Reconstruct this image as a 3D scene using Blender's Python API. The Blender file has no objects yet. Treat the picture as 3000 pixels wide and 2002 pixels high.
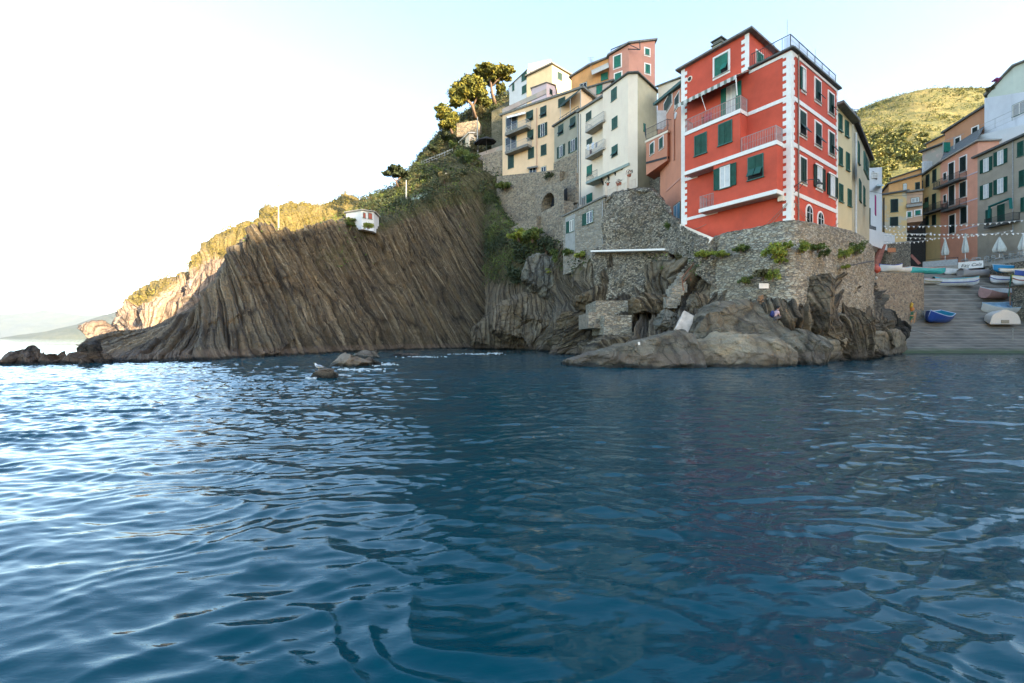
import bpy, math, random
import numpy as np
from mathutils import Vector, Matrix
R = math.radians
F, CX, HY, CH = 1280.0, 1500.0, 992.0, 1.55
rnd = random.Random(7)
C = bpy.context.scene.collection

def P(px, py, D):
    """point seen at photo pixel (px, py) lying D metres in front of the camera"""
    return Vector(((px - CX) / F * D, D, CH + (HY - py) / F * D))

# ------------------------------------------------------------------ noise
def _h(ix, iy, iz, seed):
    n = (ix * 374761393 + iy * 668265263 + iz * 2147483647 + seed * 1274126177) & 0xFFFFFFFF
    n = ((n ^ (n >> 13)) * 1274126177) & 0xFFFFFFFF
    n = (n ^ (n >> 16)) & 0xFFFFFFFF
    n = (n * 2654435761) & 0xFFFFFFFF
    return ((n ^ (n >> 15)) & 0xFFFFFF) / float(0xFFFFFF)
def vn(x, y=0.0, z=0.0, seed=0):
    x, y, z = np.broadcast_arrays(np.asarray(x, float), np.asarray(y, float), np.asarray(z, float))
    ix, iy, iz = np.floor(x).astype(np.int64), np.floor(y).astype(np.int64), np.floor(z).astype(np.int64)
    fx, fy, fz = x - ix, y - iy, z - iz
    fx, fy, fz = [f * f * (3 - 2 * f) for f in (fx, fy, fz)]
    r = 0
    for a in (0, 1):
        for b in (0, 1):
            for c in (0, 1):
                w = (fx if a else 1 - fx) * (fy if b else 1 - fy) * (fz if c else 1 - fz)
                r = r + w * _h(ix + a, iy + b, iz + c, seed)
    return r * 2 - 1
def fbm(x, y=0.0, z=0.0, o=4, seed=0, g=0.5):
    r, a = 0, 1.0
    for i in range(o):
        r = r + a * vn(np.asarray(x) * 2 ** i, np.asarray(y) * 2 ** i, np.asarray(z) * 2 ** i, seed + i * 17)
        a *= g
    return r
def smooth(a, b, x):
    t = np.clip((np.asarray(x, float) - a) / (b - a), 0, 1)
    return t * t * (3 - 2 * t)

# ------------------------------------------------------------------ objects
def tag(o, label=None, cat=None, group=None, kind=None):
    if label: o['label'] = label
    if cat: o['category'] = cat
    if group: o['group'] = group
    if kind: o['kind'] = kind
    return o
BASE = {}
def thing(name, label, cat, loc=(0, 0, 0), group=None, rz=0.0):
    o = bpy.data.objects.new(name, None); C.objects.link(o)
    o.location = loc; o.rotation_euler = (0, 0, rz); o.empty_display_size = 0.3
    BASE[o.name] = Vector(loc)
    return tag(o, label, cat, group)
def link(name, me, mat, parent=None, label=None):
    o = bpy.data.objects.new(name, me); C.objects.link(o)
    if mat is not None and not me.materials:
        me.materials.append(mat)
    if parent: o.parent = parent
    if label: o['label'] = label
    return o
def off_of(parent):
    p = parent
    while p is not None and p.name not in BASE: p = p.parent
    return BASE[p.name] if p is not None else Vector((0, 0, 0))
class MB:
    """collects shapes in world metres and links them as ONE mesh object"""
    def __init__(s): s.v = []; s.f = []; s.sm = False
    def add(s, vs, fs):
        n = len(s.v); s.v += [tuple(v) for v in vs]; s.f += [tuple(i + n for i in f) for f in fs]; return s
    def box(s, c, size, ax=None):
        """ax: (right, depth, up) unit vectors"""
        c = Vector(c); r, d, u = ax or (Vector((1, 0, 0)), Vector((0, 1, 0)), Vector((0, 0, 1)))
        a, b, e = size[0] / 2, size[1] / 2, size[2] / 2
        vs = [c + r * (i * a) + d * (j * b) + u * (k * e) for i in (-1, 1) for j in (-1, 1) for k in (-1, 1)]
        return s.add(vs, [(0, 1, 3, 2), (4, 6, 7, 5), (0, 4, 5, 1), (2, 3, 7, 6), (0, 2, 6, 4), (1, 5, 7, 3)])
    def bar(s, a, b, w, h=None, up=(0, 0, 1)):
        a, b = Vector(a), Vector(b); d = b - a; L = d.length
        if L < 1e-5: return s
        d.normalize(); up = Vector(up)
        if abs(d.dot(up)) > 0.95: up = Vector((0, 1, 0))
        r = d.cross(up).normalized(); u = r.cross(d)
        return s.box((a + b) / 2, (w, L, h or w), (r, d, u))
    def tube(s, pts, rad, n=6, cap=True):
        pts = [Vector(p) for p in pts]
        rr = rad if isinstance(rad, (list, tuple)) else [rad] * len(pts)
        vs = []; fs = []
        for i, p in enumerate(pts):
            d = (pts[min(i + 1, len(pts) - 1)] - pts[max(i - 1, 0)]).normalized()
            up = Vector((0, 0, 1)) if abs(d.z) < 0.9 else Vector((0, 1, 0))
            r = d.cross(up).normalized(); u = r.cross(d)
            for k in range(n):
                t = 2 * math.pi * k / n
                vs.append(p + (r * math.cos(t) + u * math.sin(t)) * rr[i])
        for i in range(len(pts) - 1):
            for k in range(n):
                fs.append((i * n + k, i * n + (k + 1) % n, (i + 1) * n + (k + 1) % n, (i + 1) * n + k))
        if cap:
            fs.append(tuple(reversed(range(n)))); fs.append(tuple((len(pts) - 1) * n + k for k in range(n)))
        return s.add(vs, fs)
    def prism(s, bottom, top):
        n = len(bottom)
        fs = [tuple(reversed(range(n))), tuple(n + i for i in range(n))]
        fs += [(i, (i + 1) % n, n + (i + 1) % n, n + i) for i in range(n)]
        return s.add(list(bottom) + list(top), fs)
    def ell(s, c, r, n=10, m=7, noise=0.0, seed=0):
        c = Vector(c); vs = []; fs = []
        for i in range(m + 1):
            th = math.pi * i / m
            for k in range(n):
                ph = 2 * math.pi * k / n
                v = Vector((math.sin(th) * math.cos(ph), math.sin(th) * math.sin(ph), math.cos(th)))
                q = 1 + noise * float(vn(v.x * 2 + 5, v.y * 2 + 5, v.z * 2 + seed * 3.1, seed))
                vs.append(c + Vector((v.x * r[0], v.y * r[1], v.z * r[2])) * q)
        for i in range(m):
            for k in range(n):
                fs.append((i * n + k, (i + 1) * n + k, (i + 1) * n + (k + 1) % n, i * n + (k + 1) % n))
        return s.add(vs, fs)
    def build(s, name, mat, parent=None, label=None, smooth_=False, local=False):
        me = bpy.data.meshes.new(name)
        o = Vector((0, 0, 0)) if local else off_of(parent)
        me.from_pydata([(v[0] - o.x, v[1] - o.y, v[2] - o.z) for v in s.v], [], s.f)
        if smooth_: me.polygons.foreach_set('use_smooth', [True] * len(me.polygons))
        me.update()
        return link(name, me, mat, parent, label)

def np_mesh(name, verts, quads, smooth_=True, attrs=None):
    me = bpy.data.meshes.new(name)
    verts = np.ascontiguousarray(verts, dtype=np.float32); quads = np.ascontiguousarray(quads, dtype=np.int32)
    k = quads.shape[1]
    me.vertices.add(len(verts)); me.vertices.foreach_set('co', verts.ravel())
    me.loops.add(quads.size); me.loops.foreach_set('vertex_index', quads.ravel())
    me.polygons.add(len(quads)); me.polygons.foreach_set('loop_start', np.arange(0, quads.size, k, dtype=np.int32))
    me.polygons.foreach_set('loop_total', np.full(len(quads), k, dtype=np.int32))
    me.polygons.foreach_set('use_smooth', np.full(len(quads), smooth_))
    for n_, a in (attrs or {}).items():
        a = np.ascontiguousarray(a, dtype=np.float32)
        if a.ndim == 1:
            at = me.attributes.new(n_, 'FLOAT', 'POINT'); at.data.foreach_set('value', a)
        else:
            at = me.attributes.new(n_, 'FLOAT_VECTOR', 'POINT'); at.data.foreach_set('vector', a.ravel())
    me.update(calc_edges=True); me.validate()
    return me
def grid_quads(nv, nu):
    i = np.arange(nv - 1)[:, None] * nu + np.arange(nu - 1)[None, :]
    return np.stack([i, i + 1, i + nu + 1, i + nu], -1).reshape(-1, 4)
def crom(A, n, axis):
    """Catmull-Rom resample along an axis"""
    A = np.moveaxis(A, axis, 0); m = len(A)
    t = np.linspace(0, m - 1, n); i = np.minimum(t.astype(int), m - 2); f = (t - i).reshape((-1,) + (1,) * (A.ndim - 1))
    p0, p1, p2, p3 = A[np.maximum(i - 1, 0)], A[i], A[i + 1], A[np.minimum(i + 2, m - 1)]
    r = p1 + 0.5 * f * ((p2 - p0) + f * ((2 * p0 - 5 * p1 + 4 * p2 - p3) + f * (3 * (p1 - p2) + p3 - p0)))
    return np.moveaxis(r, 0, axis)
def ctrl_world(rows):
    return np.array([[tuple(P(*c)) for c in row] for row in rows], float)
def normals(G):
    du = np.gradient(G, axis=1); dv = np.gradient(G, axis=0)
    n = np.cross(du, dv); n /= np.linalg.norm(n, axis=-1, keepdims=True) + 1e-9
    n[n[..., 1] > 0.2] *= -1
    return n

# ------------------------------------------------------------------ material helpers
class NT:
    def __init__(s, name):
        s.m = bpy.data.materials.new(name); s.m.use_nodes = True; s.t = s.m.node_tree; s.t.nodes.clear()
        s.out = s.n('ShaderNodeOutputMaterial'); s.b = s.n('ShaderNodeBsdfPrincipled')
        s.l(s.b.outputs[0], s.out.inputs[0])
    def n(s, typ, **kw):
        nd = s.t.nodes.new(typ)
        for k, v in kw.items(): setattr(nd, k, v)
        return nd
    def l(s, a, b): s.t.links.new(a, b)
    def inp(s, nd, key, val):
        if isinstance(val, bpy.types.NodeSocket): s.l(val, nd.inputs[key])
        elif val is not None: nd.inputs[key].default_value = val
    def coord(s, kind='Object', scale=(1, 1, 1), rot=(0, 0, 0)):
        tc = s.n('ShaderNodeTexCoord'); mp = s.n('ShaderNodeMapping')
        s.l(tc.outputs[kind], mp.inputs[0]); mp.inputs['Scale'].default_value = scale; mp.inputs['Rotation'].default_value = rot
        return mp.outputs[0]
    def attr(s, name): return s.n('ShaderNodeAttribute', attribute_name=name)
    def mapv(s, v, scale):
        mp = s.n('ShaderNodeMapping'); s.l(v, mp.inputs[0]); mp.inputs['Scale'].default_value = scale; return mp.outputs[0]
    def noise(s, v, scale, detail=4, rough=0.55, dist=0.0):
        nd = s.n('ShaderNodeTexNoise'); s.inp(nd, 'Vector', v); nd.inputs['Scale'].default_value = scale
        nd.inputs['Detail'].default_value = detail; nd.inputs['Roughness'].default_value = rough
        nd.inputs['Distortion'].default_value = dist
        return nd.outputs[0]
    def vor(s, v, scale, feature='F1', rnd_=1.0):
        nd = s.n('ShaderNodeTexVoronoi', feature=feature); s.inp(nd, 'Vector', v); nd.inputs['Scale'].default_value = scale
        nd.inputs['Randomness'].default_value = rnd_
        return nd
    def ramp(s, f, stops, interp='LINEAR'):
        nd = s.n('ShaderNodeValToRGB'); s.inp(nd, 0, f); cr = nd.color_ramp; cr.interpolation = interp
        while len(cr.elements) > 1: cr.elements.remove(cr.elements[-1])
        for i, (p, c) in enumerate(stops):
            e = cr.elements[0] if i == 0 else cr.elements.new(p)
            e.position = p; e.color = (c, c, c, 1) if isinstance(c, (int, float)) else (*c, 1)
        return nd.outputs[0]
    def mix(s, f, a, b, typ='MIX'):
        nd = s.n('ShaderNodeMix', data_type='RGBA', blend_type=typ)
        s.inp(nd, 0, f)
        for k, v in ((6, a), (7, b)):
            if isinstance(v, tuple) and len(v) == 3: v = (*v, 1)
            s.inp(nd, k, v)
        return nd.outputs[2]
    def math(s, op, a, b=None, clamp=False):
        nd = s.n('ShaderNodeMath', operation=op, use_clamp=clamp); s.inp(nd, 0, a)
        if b is not None: s.inp(nd, 1, b)
        return nd.outputs[0]
    def bump(s, h, strength=0.5, dist=0.05, normal=None):
        nd = s.n('ShaderNodeBump'); s.l(h, nd.inputs['Height']); nd.inputs['Strength'].default_value = strength
        nd.inputs['Distance'].default_value = dist
        if normal: s.l(normal, nd.inputs['Normal'])
        s.l(nd.outputs[0], s.b.inputs['Normal']); return nd.outputs[0]
    def done(s, col=None, rough=0.8, **kw):
        if col is not None:
            if isinstance(col, tuple): col = (*col, 1)
            s.inp(s.b, 'Base Color', col)
        s.inp(s.b, 'Roughness', rough)
        for k, v in kw.items(): s.inp(s.b, k.replace('_', ' '), v)
        return s.m
_plain = {}
def plain(col, rough=0.6, var=0.15, metal=0.0, scale=6.0):
    """painted / simple surface with slight worn variation"""
    key = (tuple(round(c, 3) for c in col), rough, var, metal, scale)
    if key in _plain: return _plain[key]
    t = NT('paint'); co = t.coord()
    n1 = t.noise(co, scale, 5, 0.6)
    c = t.mix(t.ramp(n1, [(0.3, 0.0), (0.7, 1.0)]), tuple(x * (1 - var) for x in col), tuple(min(1, x * (1 + var)) for x in col))
    _plain[key] = t.done(c, rough, Metallic=metal)
    return _plain[key]
# ------------------------------------------------------------------ camera, sky, sun
sc = bpy.context.scene
cam = bpy.data.cameras.new('camera'); co = bpy.data.objects.new('camera', cam); C.objects.link(co)
co.location = (0, 0, CH); co.rotation_euler = (R(90), 0, 0)
cam.lens = 36 * F / 3000; cam.sensor_width = 36; cam.shift_y = -(1001 - HY) / 3000
cam.clip_end = 60000; cam.clip_start = 0.1
sc.camera = co
sc.render.resolution_x, sc.render.resolution_y = 1024, 683
SUN_EL, SUN_AZ = 15.0, 130.0
world = bpy.data.worlds.new('World'); sc.world = world; world.use_nodes = True
wt = world.node_tree; wt.nodes.clear()
sky = wt.nodes.new('ShaderNodeTexSky'); sky.sky_type = 'NISHITA'; sky.sun_disc = False
sky.sun_elevation = R(SUN_EL); sky.sun_rotation = R(SUN_AZ); sky.altitude = 0
sky.air_density = 1.0; sky.dust_density = 0.8; sky.ozone_density = 1.2
bg = wt.nodes.new('ShaderNodeBackground'); bg.inputs[1].default_value = 0.15
wo = wt.nodes.new('ShaderNodeOutputWorld')
wt.links.new(sky.outputs[0], bg.inputs[0]); wt.links.new(bg.outputs[0], wo.inputs[0])
sun = bpy.data.lights.new('sun', 'SUN'); so = bpy.data.objects.new('sun', sun); C.objects.link(so)
sun.energy = 4.2; sun.angle = R(0.6); sun.color = (1.0, 0.77, 0.48)
sdir = Vector((math.sin(R(SUN_AZ)) * math.cos(R(SUN_EL)), math.cos(R(SUN_AZ)) * math.cos(R(SUN_EL)), math.sin(R(SUN_EL))))
so.rotation_euler = sdir.to_track_quat('Z', 'Y').to_euler()
vs = sc.view_settings; vs.view_transform = 'Standard'; vs.look = 'None'; vs.exposure = 2.3; vs.gamma = 1.0
sc.cycles.use_denoising = True
sc.cycles.max_bounces = 6; sc.cycles.diffuse_bounces = 3; sc.cycles.glossy_bounces = 3
sc.cycles.transmission_bounces = 3; sc.cycles.transparent_max_bounces = 6; sc.cycles.volume_bounces = 1
sc.cycles.caustics_reflective = False; sc.cycles.caustics_refractive = False

# ------------------------------------------------------------------ sea
def build_sea():
    t = NT('sea_water')
    co_ = t.coord('Object')
    n1 = t.noise(t.mapv(co_, (0.5, 1.5, 1)), 6.5, 4, 0.6, 0.4)
    n2 = t.noise(t.mapv(co_, (0.7, 1.6, 1)), 0.55, 3, 0.5, 0.3)
    n3 = t.noise(t.mapv(co_, (0.35, 1.0, 1)), 0.045, 3, 0.5)
    patch = t.ramp(n3, [(0.42, 0.25), (0.62, 1.0)])
    h = t.math('ADD', t.math('MULTIPLY', n1, t.math('MULTIPLY', patch, 0.013)), t.math('MULTIPLY', n2, 0.03))
    t.bump(h, 1.0, 1.0)
    col = t.mix(t.ramp(n3, [(0.35, 0.0), (0.7, 1.0)]), (0.000, 0.033, 0.040), (0.000, 0.074, 0.112))
    m = t.done(col, 0.012, IOR=1.333, Specular_Tint=(0.12, 0.75, 0.95, 1))
    nr, nc = 1180, 1000
    y0 = -3.0
    d = np.concatenate([np.geomspace(2.6, 90, 980, endpoint=False), np.geomspace(90, 38000, nr - 980)])
    a = np.linspace(-math.atan(3.4), math.atan(3.4), nc)
    D, A = np.meshgrid(d, a, indexing='ij')
    X = D * np.sin(A) / np.cos(A) ; Y = y0 + D
    def wave(ang, lam, amp, sx, seed):
        c_, s_ = math.cos(R(ang)), math.sin(R(ang))
        u = X * c_ + Y * s_; v = -X * s_ + Y * c_
        ph = fbm(u / (lam * 3.2), v / (lam * 4.5), 0, 3, seed) * 1.25
        am = 0.45 + 0.9 * np.clip(vn(u / (lam * 5), v / (lam * 6), 3.3, seed + 9) + 0.35, 0, 1.2)
        q = np.sin(2 * np.pi * (u / lam + ph))
        q = 1 - 2 * np.sqrt(np.clip(1 - (q * 0.5 + 0.5), 0, 1)) * 0.9
        return q * amp * am
    fade = 1 - smooth(50, 140, D)
    Z = wave(78, 0.80, 0.0095, 1, 3) + wave(104, 0.47, 0.0080, 1, 5) + wave(64, 0.30, 0.0050, 1, 8) + wave(88, 1.8, 0.0085, 1, 12) + wave(115, 0.21, 0.0032, 1, 15) + wave(92, 0.155, 0.0016, 1, 18)
    Z += 0.012 * fbm(X / 0.8, Y / 0.40, 0, 4, 21, 0.55)
    calm = 0.68 + 0.80 * smooth(-1.5, -9, X) + .35 * smooth(2, 12, X)
    Z = Z * fade * calm * 1.3
    V = np.stack([X, Y, Z], -1).reshape(-1, 3)
    me = np_mesh('sea', V, grid_quads(nr, nc))
    o = link('water', me, m); tag(o, 'deep teal harbour water with small ripples', None, None, 'structure')
build_sea()
# ------------------------------------------------------------------ rock
def rock_mat(name='layered_rock', dark=(0.028, 0.023, 0.017), mid=(0.155, 0.118, 0.066), pale=(0.50, 0.41, 0.26), veg=(0.045, 0.048, 0.014), tide=True, strength=1.0, asp=1.0, crack=1.0):
    t = NT(name)
    st = t.attr('st').outputs['Vector']
    oc = t.coord('Object')
    wv = t.noise(oc, 0.25, 3)
    band = t.noise(t.mapv(st, (1.0, 0.035 * asp, 1)), 3.6 / asp ** .4, 7, 0.70, 0.25)
    band2 = t.noise(t.mapv(st, (1.0, 0.10, 1)), 0.45, 3, 0.5, 0.5)
    blot = t.noise(oc, 0.9, 5, 0.6)
    fine = t.noise(oc, 6.0, 5, 0.7)
    c = t.ramp(band, [(0.30, dark), (0.44, mid), (0.54, tuple(x * 1.3 for x in mid)), (0.66, pale)])
    c2 = t.mix(t.ramp(band2, [(0.38, 0.0), (0.62, 0.6)]), c, t.mix(0.5, c, (mid[0] * 0.55, mid[1] * 0.58, mid[2] * 0.6)))
    c3 = t.mix(t.ramp(blot, [(0.45, 0.0), (0.7, 0.55)]), c2, (mid[0] * 1.5, mid[1] * 1.25, mid[2] * 0.95))
    crk = t.vor(t.mapv(st, (1.0, 0.09 * asp, 1)), 1.25 / asp ** .4, 'DISTANCE_TO_EDGE').outputs['Distance']; crk2 = t.vor(t.mapv(oc, (1, 1, 1.6)), .75, 'DISTANCE_TO_EDGE').outputs['Distance']
    ck = t.math('MINIMUM', t.ramp(t.math('ADD', crk, t.math('MULTIPLY', t.math('SUBTRACT', fine, .5), .10)), [(.0, 0.0), (.07, 1.0)]), t.ramp(t.math('ADD', crk2, t.math('MULTIPLY', t.math('SUBTRACT', fine, .5), .08)), [(.0, 0.45), (.03, 1.0)]))
    sepc = t.n('ShaderNodeSeparateColor'); t.l(t.vor(t.mapv(st, (1.0, 0.09 * asp, 1)), 1.25 / asp ** .4).outputs['Color'], sepc.inputs[0])
    c3 = t.mix(t.math('MULTIPLY', sepc.outputs[0], .80), c3, t.mix(1.0, c3, (.42, .42, .44), 'MULTIPLY'))
    c3 = t.mix(t.math('SUBTRACT', 1.0, t.math('MULTIPLY', t.math('SUBTRACT', 1.0, ck), crack)), t.mix(1.0, c3, (.30, .28, .26), 'MULTIPLY'), c3)
    c3 = t.mix(t.ramp(t.noise(oc, 14.0, 4, 0.7), [(0.35, 0.55), (0.6, 0.0)]), c3, t.mix(1.0, c3, (0.35, 0.35, 0.35), 'MULTIPLY'))
    lich = t.noise(oc, 2.2, 6, 0.75)
    c3 = t.mix(t.ramp(lich, [(0.60, 0.0), (0.72, 0.55)]), c3, (pale[0] * 1.1, pale[1] * 1.15, pale[2] * 1.15))
    vg = t.attr('veg').outputs['Fac']
    vn_ = t.noise(oc, 1.3, 6, 0.7)
    vf = t.ramp(t.math('ADD', t.math('MULTIPLY', vg, 1.1), t.math('SUBTRACT', vn_, 0.62)), [(0.24, 0.0), (0.50, 0.8)])
    vc = t.mix(t.ramp(t.noise(oc, 3.2, 5, 0.7), [(0.35, 0.0), (0.65, 1.0)]), (veg[0] * 0.6, veg[1] * 0.6, veg[2] * 0.6), (veg[0] * 2.4, veg[1] * 2.0, veg[2] * 1.8))
    c4 = t.mix(vf, c3, vc)
    rough = 0.85
    if tide:
        geo = t.n('ShaderNodeNewGeometry'); sp = t.n('ShaderNodeSeparateXYZ'); t.l(geo.outputs['Position'], sp.inputs[0])
        z = t.math('ADD', sp.outputs[2], t.math('MULTIPLY', t.math('SUBTRACT', blot, 0.5), 0.5))
        tb = t.ramp(t.math('MULTIPLY', z, 0.5), [(0.08, 0.0), (0.13, 1.0), (0.34, 0.8), (0.42, 0.0)])
        c4 = t.mix(t.math('MULTIPLY', tb, 0.55), c4, (0.17, 0.12, 0.085))
        wet = t.ramp(t.math('MULTIPLY', z, 0.5), [(0.06, 1.0), (0.12, 0.0)])
        c4 = t.mix(t.math('MULTIPLY', wet, 0.85), c4, (0.010, 0.010, 0.008))
    h = t.math('ADD', t.math('ADD', t.math('MULTIPLY', band, 0.7), t.math('MULTIPLY', ck, .35)), t.math('ADD', t.math('MULTIPLY', fine, 0.12), t.math('MULTIPLY', blot, 0.3)))
    h = t.math('ADD', h, t.math('MULTIPLY', t.noise(oc, 18.0, 3, 0.7), 0.05)); t.bump(h, 1.0, 0.40 * strength)
    return t.done(c4, rough)
M_ROCK = rock_mat()
M_ROCKBLUE = rock_mat('blue_grey_rock', (0.05, 0.054, 0.05), (0.20, 0.195, 0.155), (0.42, 0.40, 0.32), asp=4)
M_ROCKBROWN = rock_mat('brown_rock', (0.06, 0.05, 0.034), (0.22, 0.175, 0.11), (0.42, 0.36, 0.25))
M_ROCKPALE = rock_mat('sunlit_pale_rock', (0.16, 0.12, 0.09), (0.38, 0.29, 0.22), (0.55, 0.45, 0.36), (0.10, 0.095, 0.02))

def bedding(a, z, th, seed, scales, warp=1.2, lw=9.0, ends=0.11):
    """stepped relief of tilted beds: a = metres along the face, z = height, th = bed dip angle"""
    c_, s_ = np.cos(th), np.sin(th)
    w = warp * fbm(a / lw, z / lw, 0, 2, seed)
    s = a * s_ + z * c_ + w
    t = -a * c_ + z * s_
    h = 0
    for i, (wd, amp) in enumerate(scales):
        q = s / wd + 0.08 * vn(s / wd * 0.4, t * 0.03, 0, seed + 40 + i)
        k = np.floor(q); f = q - k
        cell = vn(k * 7.31 + 0.5, t * ends / (0.5 + wd) , 0.5, seed + i)      # each bed breaks off at its own places
        cell = np.tanh(cell * 3.0) + .25 * vn(t / (.6 + wd * 1.2), k * 3.3, 0, seed + 70 + i)
        edge = np.minimum(f, 1 - f) * wd
        h = h + amp * cell - amp * 0.9 * np.exp(-edge / 0.09)
    if len(scales) > 1:                                   # fracture blocks across the beds
        wb = scales[0][0] * 1.6; kb = np.floor(s / wb + .3 * vn(t * .15, s * .1, 0, seed + 3)); off = vn(kb * 3.7, .5, 0, seed + 91) * 5
        for lb, ab in ((3.6, .42), (1.3, .16)):
            cb = np.floor((t + off * lb) / lb + .25 * vn(s * .8, t * .2, 0, seed + 8)); f2 = (t + off * lb) / lb - np.floor((t + off * lb) / lb)
            h = h + scales[0][1] * (ab * 1.6 * vn(cb * 2.9 + .5, kb * 1.7 + .5, .5, seed + 92) )
    return h, s, t

def sheet(name, rows, nu, nv, mat, th=None, seed=0, scales=((2.2, .5), (.9, .32), (.38, .16)), lump=(0.5, 5.0), rough=0.06,
          veg=None, keep=None, dispmask=None, label=None, kind='structure', cat=None, group=None, warp=1.2, parent=None, lift=None, lw=9.0, hdir=None):
    W = ctrl_world(rows) if not isinstance(rows, np.ndarray) else rows
    G = crom(crom(W, nv, 0), nu, 1)
    d = np.linalg.norm(np.diff(G[nv // 2, :, :2], axis=0), axis=1)
    arc = np.concatenate([[0], np.cumsum(d)])
    # signed horizontal coordinate along the face
    A = np.broadcast_to(arc[None, :], G.shape[:2]); Z = G[..., 2]
    N = normals(G)
    if hdir: A = G[..., 0] * hdir[0] + G[..., 1] * hdir[1]
    TH = th(A, Z, G) if callable(th) else (th if th is not None else R(60))
    hb, s, t = bedding(A, Z, TH, seed, scales, warp, lw)
    x, y, z = G[..., 0], G[..., 1], G[..., 2]
    hl = lump[0] * fbm(x / lump[1], y / lump[1], z / lump[1], 3, seed + 5)
    hr = rough * fbm(x * 2.2, y * 2.2, z * 2.2, 3, seed + 6)
    m = dispmask(A, Z, G) if dispmask else 1.0
    H = hb * m + hl * np.minimum(1, np.asarray(m) * 1.3) + hr
    vgt = veg(A, Z, G) if veg else np.zeros_like(Z)
    if keep is not None: H = H * keep(np.linspace(0, 1, nu)[None, :], np.linspace(0, 1, nv)[:, None])
    G2 = G + N * H[..., None]
    if lift is not None: G2[..., 2] += lift(G)
    V = G2.reshape(-1, 3)
    me = np_mesh(name, V, grid_quads(nv, nu), mat not in FLAT, {'st': np.stack([s, t, s * 0], -1).reshape(-1, 3), 'veg': np.broadcast_to(vgt, Z.shape).reshape(-1)})
    o = link(name, me, mat, parent)
    tag(o, label, cat, group, kind)
    return o, G2, N

FLAT = [M_ROCK, M_ROCKBROWN, M_ROCKPALE]
def rows_from(cols, back=None):
    """cols: list of columns, each a list of (px, py, D) from the bottom up"""
    n = max(len(c) for c in cols)
    return [[c[min(i, len(c) - 1)] for c in cols] for i in range(n)]
def base_y(D): return HY + CH * F / D
def wl(D, dz=0.0): return HY + (CH - dz) * F / D

# main dark cliff: (px, D at water, [(py, D)...] rising, last = top edge, then slope behind)
def cliff_cols():
    spec = [  # px, D0, y_mid, D_mid, y_top, D_top, y_sky, D_sky
        (234, 28.0, 1034, 28.6, 1018, 30, 1022, 35),
        (268, 29.0, 1022, 30, 994, 33, 1000, 40),
        (345, 30.5, 1010, 32, 972, 37, 980, 46),
        (430, 31.5, 1005, 33.5, 968, 39, 975, 50),
        (500, 32.2, 990, 34.5, 930, 41, 950, 54),
        (580, 33.5, 970, 36.5, 890, 43, 900, 58),
        (640, 35.0, 930, 38.5, 800, 45, 815, 60),
        (690, 36.5, 900, 40, 722, 47, 735, 60),
        (750, 38.5, 880, 42.5, 668, 49, 690, 62),
        (850, 42.0, 870, 46, 668, 52, 690, 68),
        (930, 46.0, 860, 50, 652, 56, 668, 72),
        (1010, 51.0, 850, 55, 655, 61, 640, 80),
        (1090, 56.0, 850, 60, 660, 66, 590, 90),
        (1170, 61.0, 840, 65, 640, 71, 552, 95),
        (1250, 66.0, 830, 70, 590, 77, 450, 106),
        (1330, 70.0, 820, 74, 545, 81, 372, 112),
        (1410, 72.0, 810, 76, 525, 84, 318, 112),
        (1490, 72.0, 800, 76, 520, 86, 292, 108),
        (1570, 70.0, 790, 75, 560, 84, 320, 100),
        (1650, 66.0, 780, 72, 580, 80, 360, 96),
    ]
    cols = []
    for px, D0, ym, Dm, yt, Dt, ys, Ds in spec:
        D0 *= 0.935; yw = wl(D0); col = [(px, wl(D0 - .4, -2.2), D0 - .4), (px, yw, D0)]
        col += [(px, ym * 0.5 + yw * 0.5, D0 * 0.55 + Dm * 0.45), (px, ym, Dm), (px, (ym + yt) / 2, Dm * 0.5 + Dt * 0.5), (px, yt, Dt),
                (px, (2 * yt + ys) / 3 , Dt + (Ds - Dt) * 0.33), (px, (yt + 2 * ys) / 3, Dt + (Ds - Dt) * 0.66), (px, ys, Ds), (px, ys + 30, Ds + 25), (px, ys + 260, Ds + 60)]
        cols.append(col)
    return rows_from(cols)
def cliff_theta(A, Z, G):
    px = G[..., 0] / G[..., 1] * F + CX
    return R(60)
def cliff_veg(A, Z, G):
    px = G[..., 0] / G[..., 1] * F + CX; py = HY - (Z - CH) / G[..., 1] * F
    top = (.22 + .78 * smooth(980, 1150, px)) * smooth(60, -10, py - np.interp(px, [150, 500, 700, 930, 1090, 1250, 1410, 1650], [1000, 930, 715, 650, 655, 590, 530, 560]))
    right = smooth(1200, 1520, px) * smooth(860, 640, py)
    rgt = smooth(1440, 1540, px) * smooth(960, 780, py)
    b = np.exp(-((px - 1000) / 130) ** 2 - ((py - 745) / 70) ** 2) * 0.55
    return smooth(280, 480, px) * np.clip(top * 0.9 + right * 0.55 + rgt * 0.5 + b * .7 + 0.05, 0, 1)
def cliff_mask(A, Z, G):
    v = cliff_veg(A, Z, G)
    py = HY - (Z - CH) / G[..., 1] * F
    px = G[..., 0] / G[..., 1] * F + CX; return (1 - 0.5 * v) * (0.45 + 0.55 * smooth(100, 40, G[..., 1])) * (.18 + .82 * smooth(230, 600, px))
cliff, GC, NC = sheet('cliff', cliff_cols(), 1450, 500, M_ROCK, cliff_theta, 3, ((1.5, .42), (.62, .32), (.27, .15)), (.45, 12.0), 0.10,
      cliff_veg, None, cliff_mask, 'dark striated sea cliff of steep tilted rock beds', warp=.5, lw=30.0, hdir=(1.0, .35))

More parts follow.
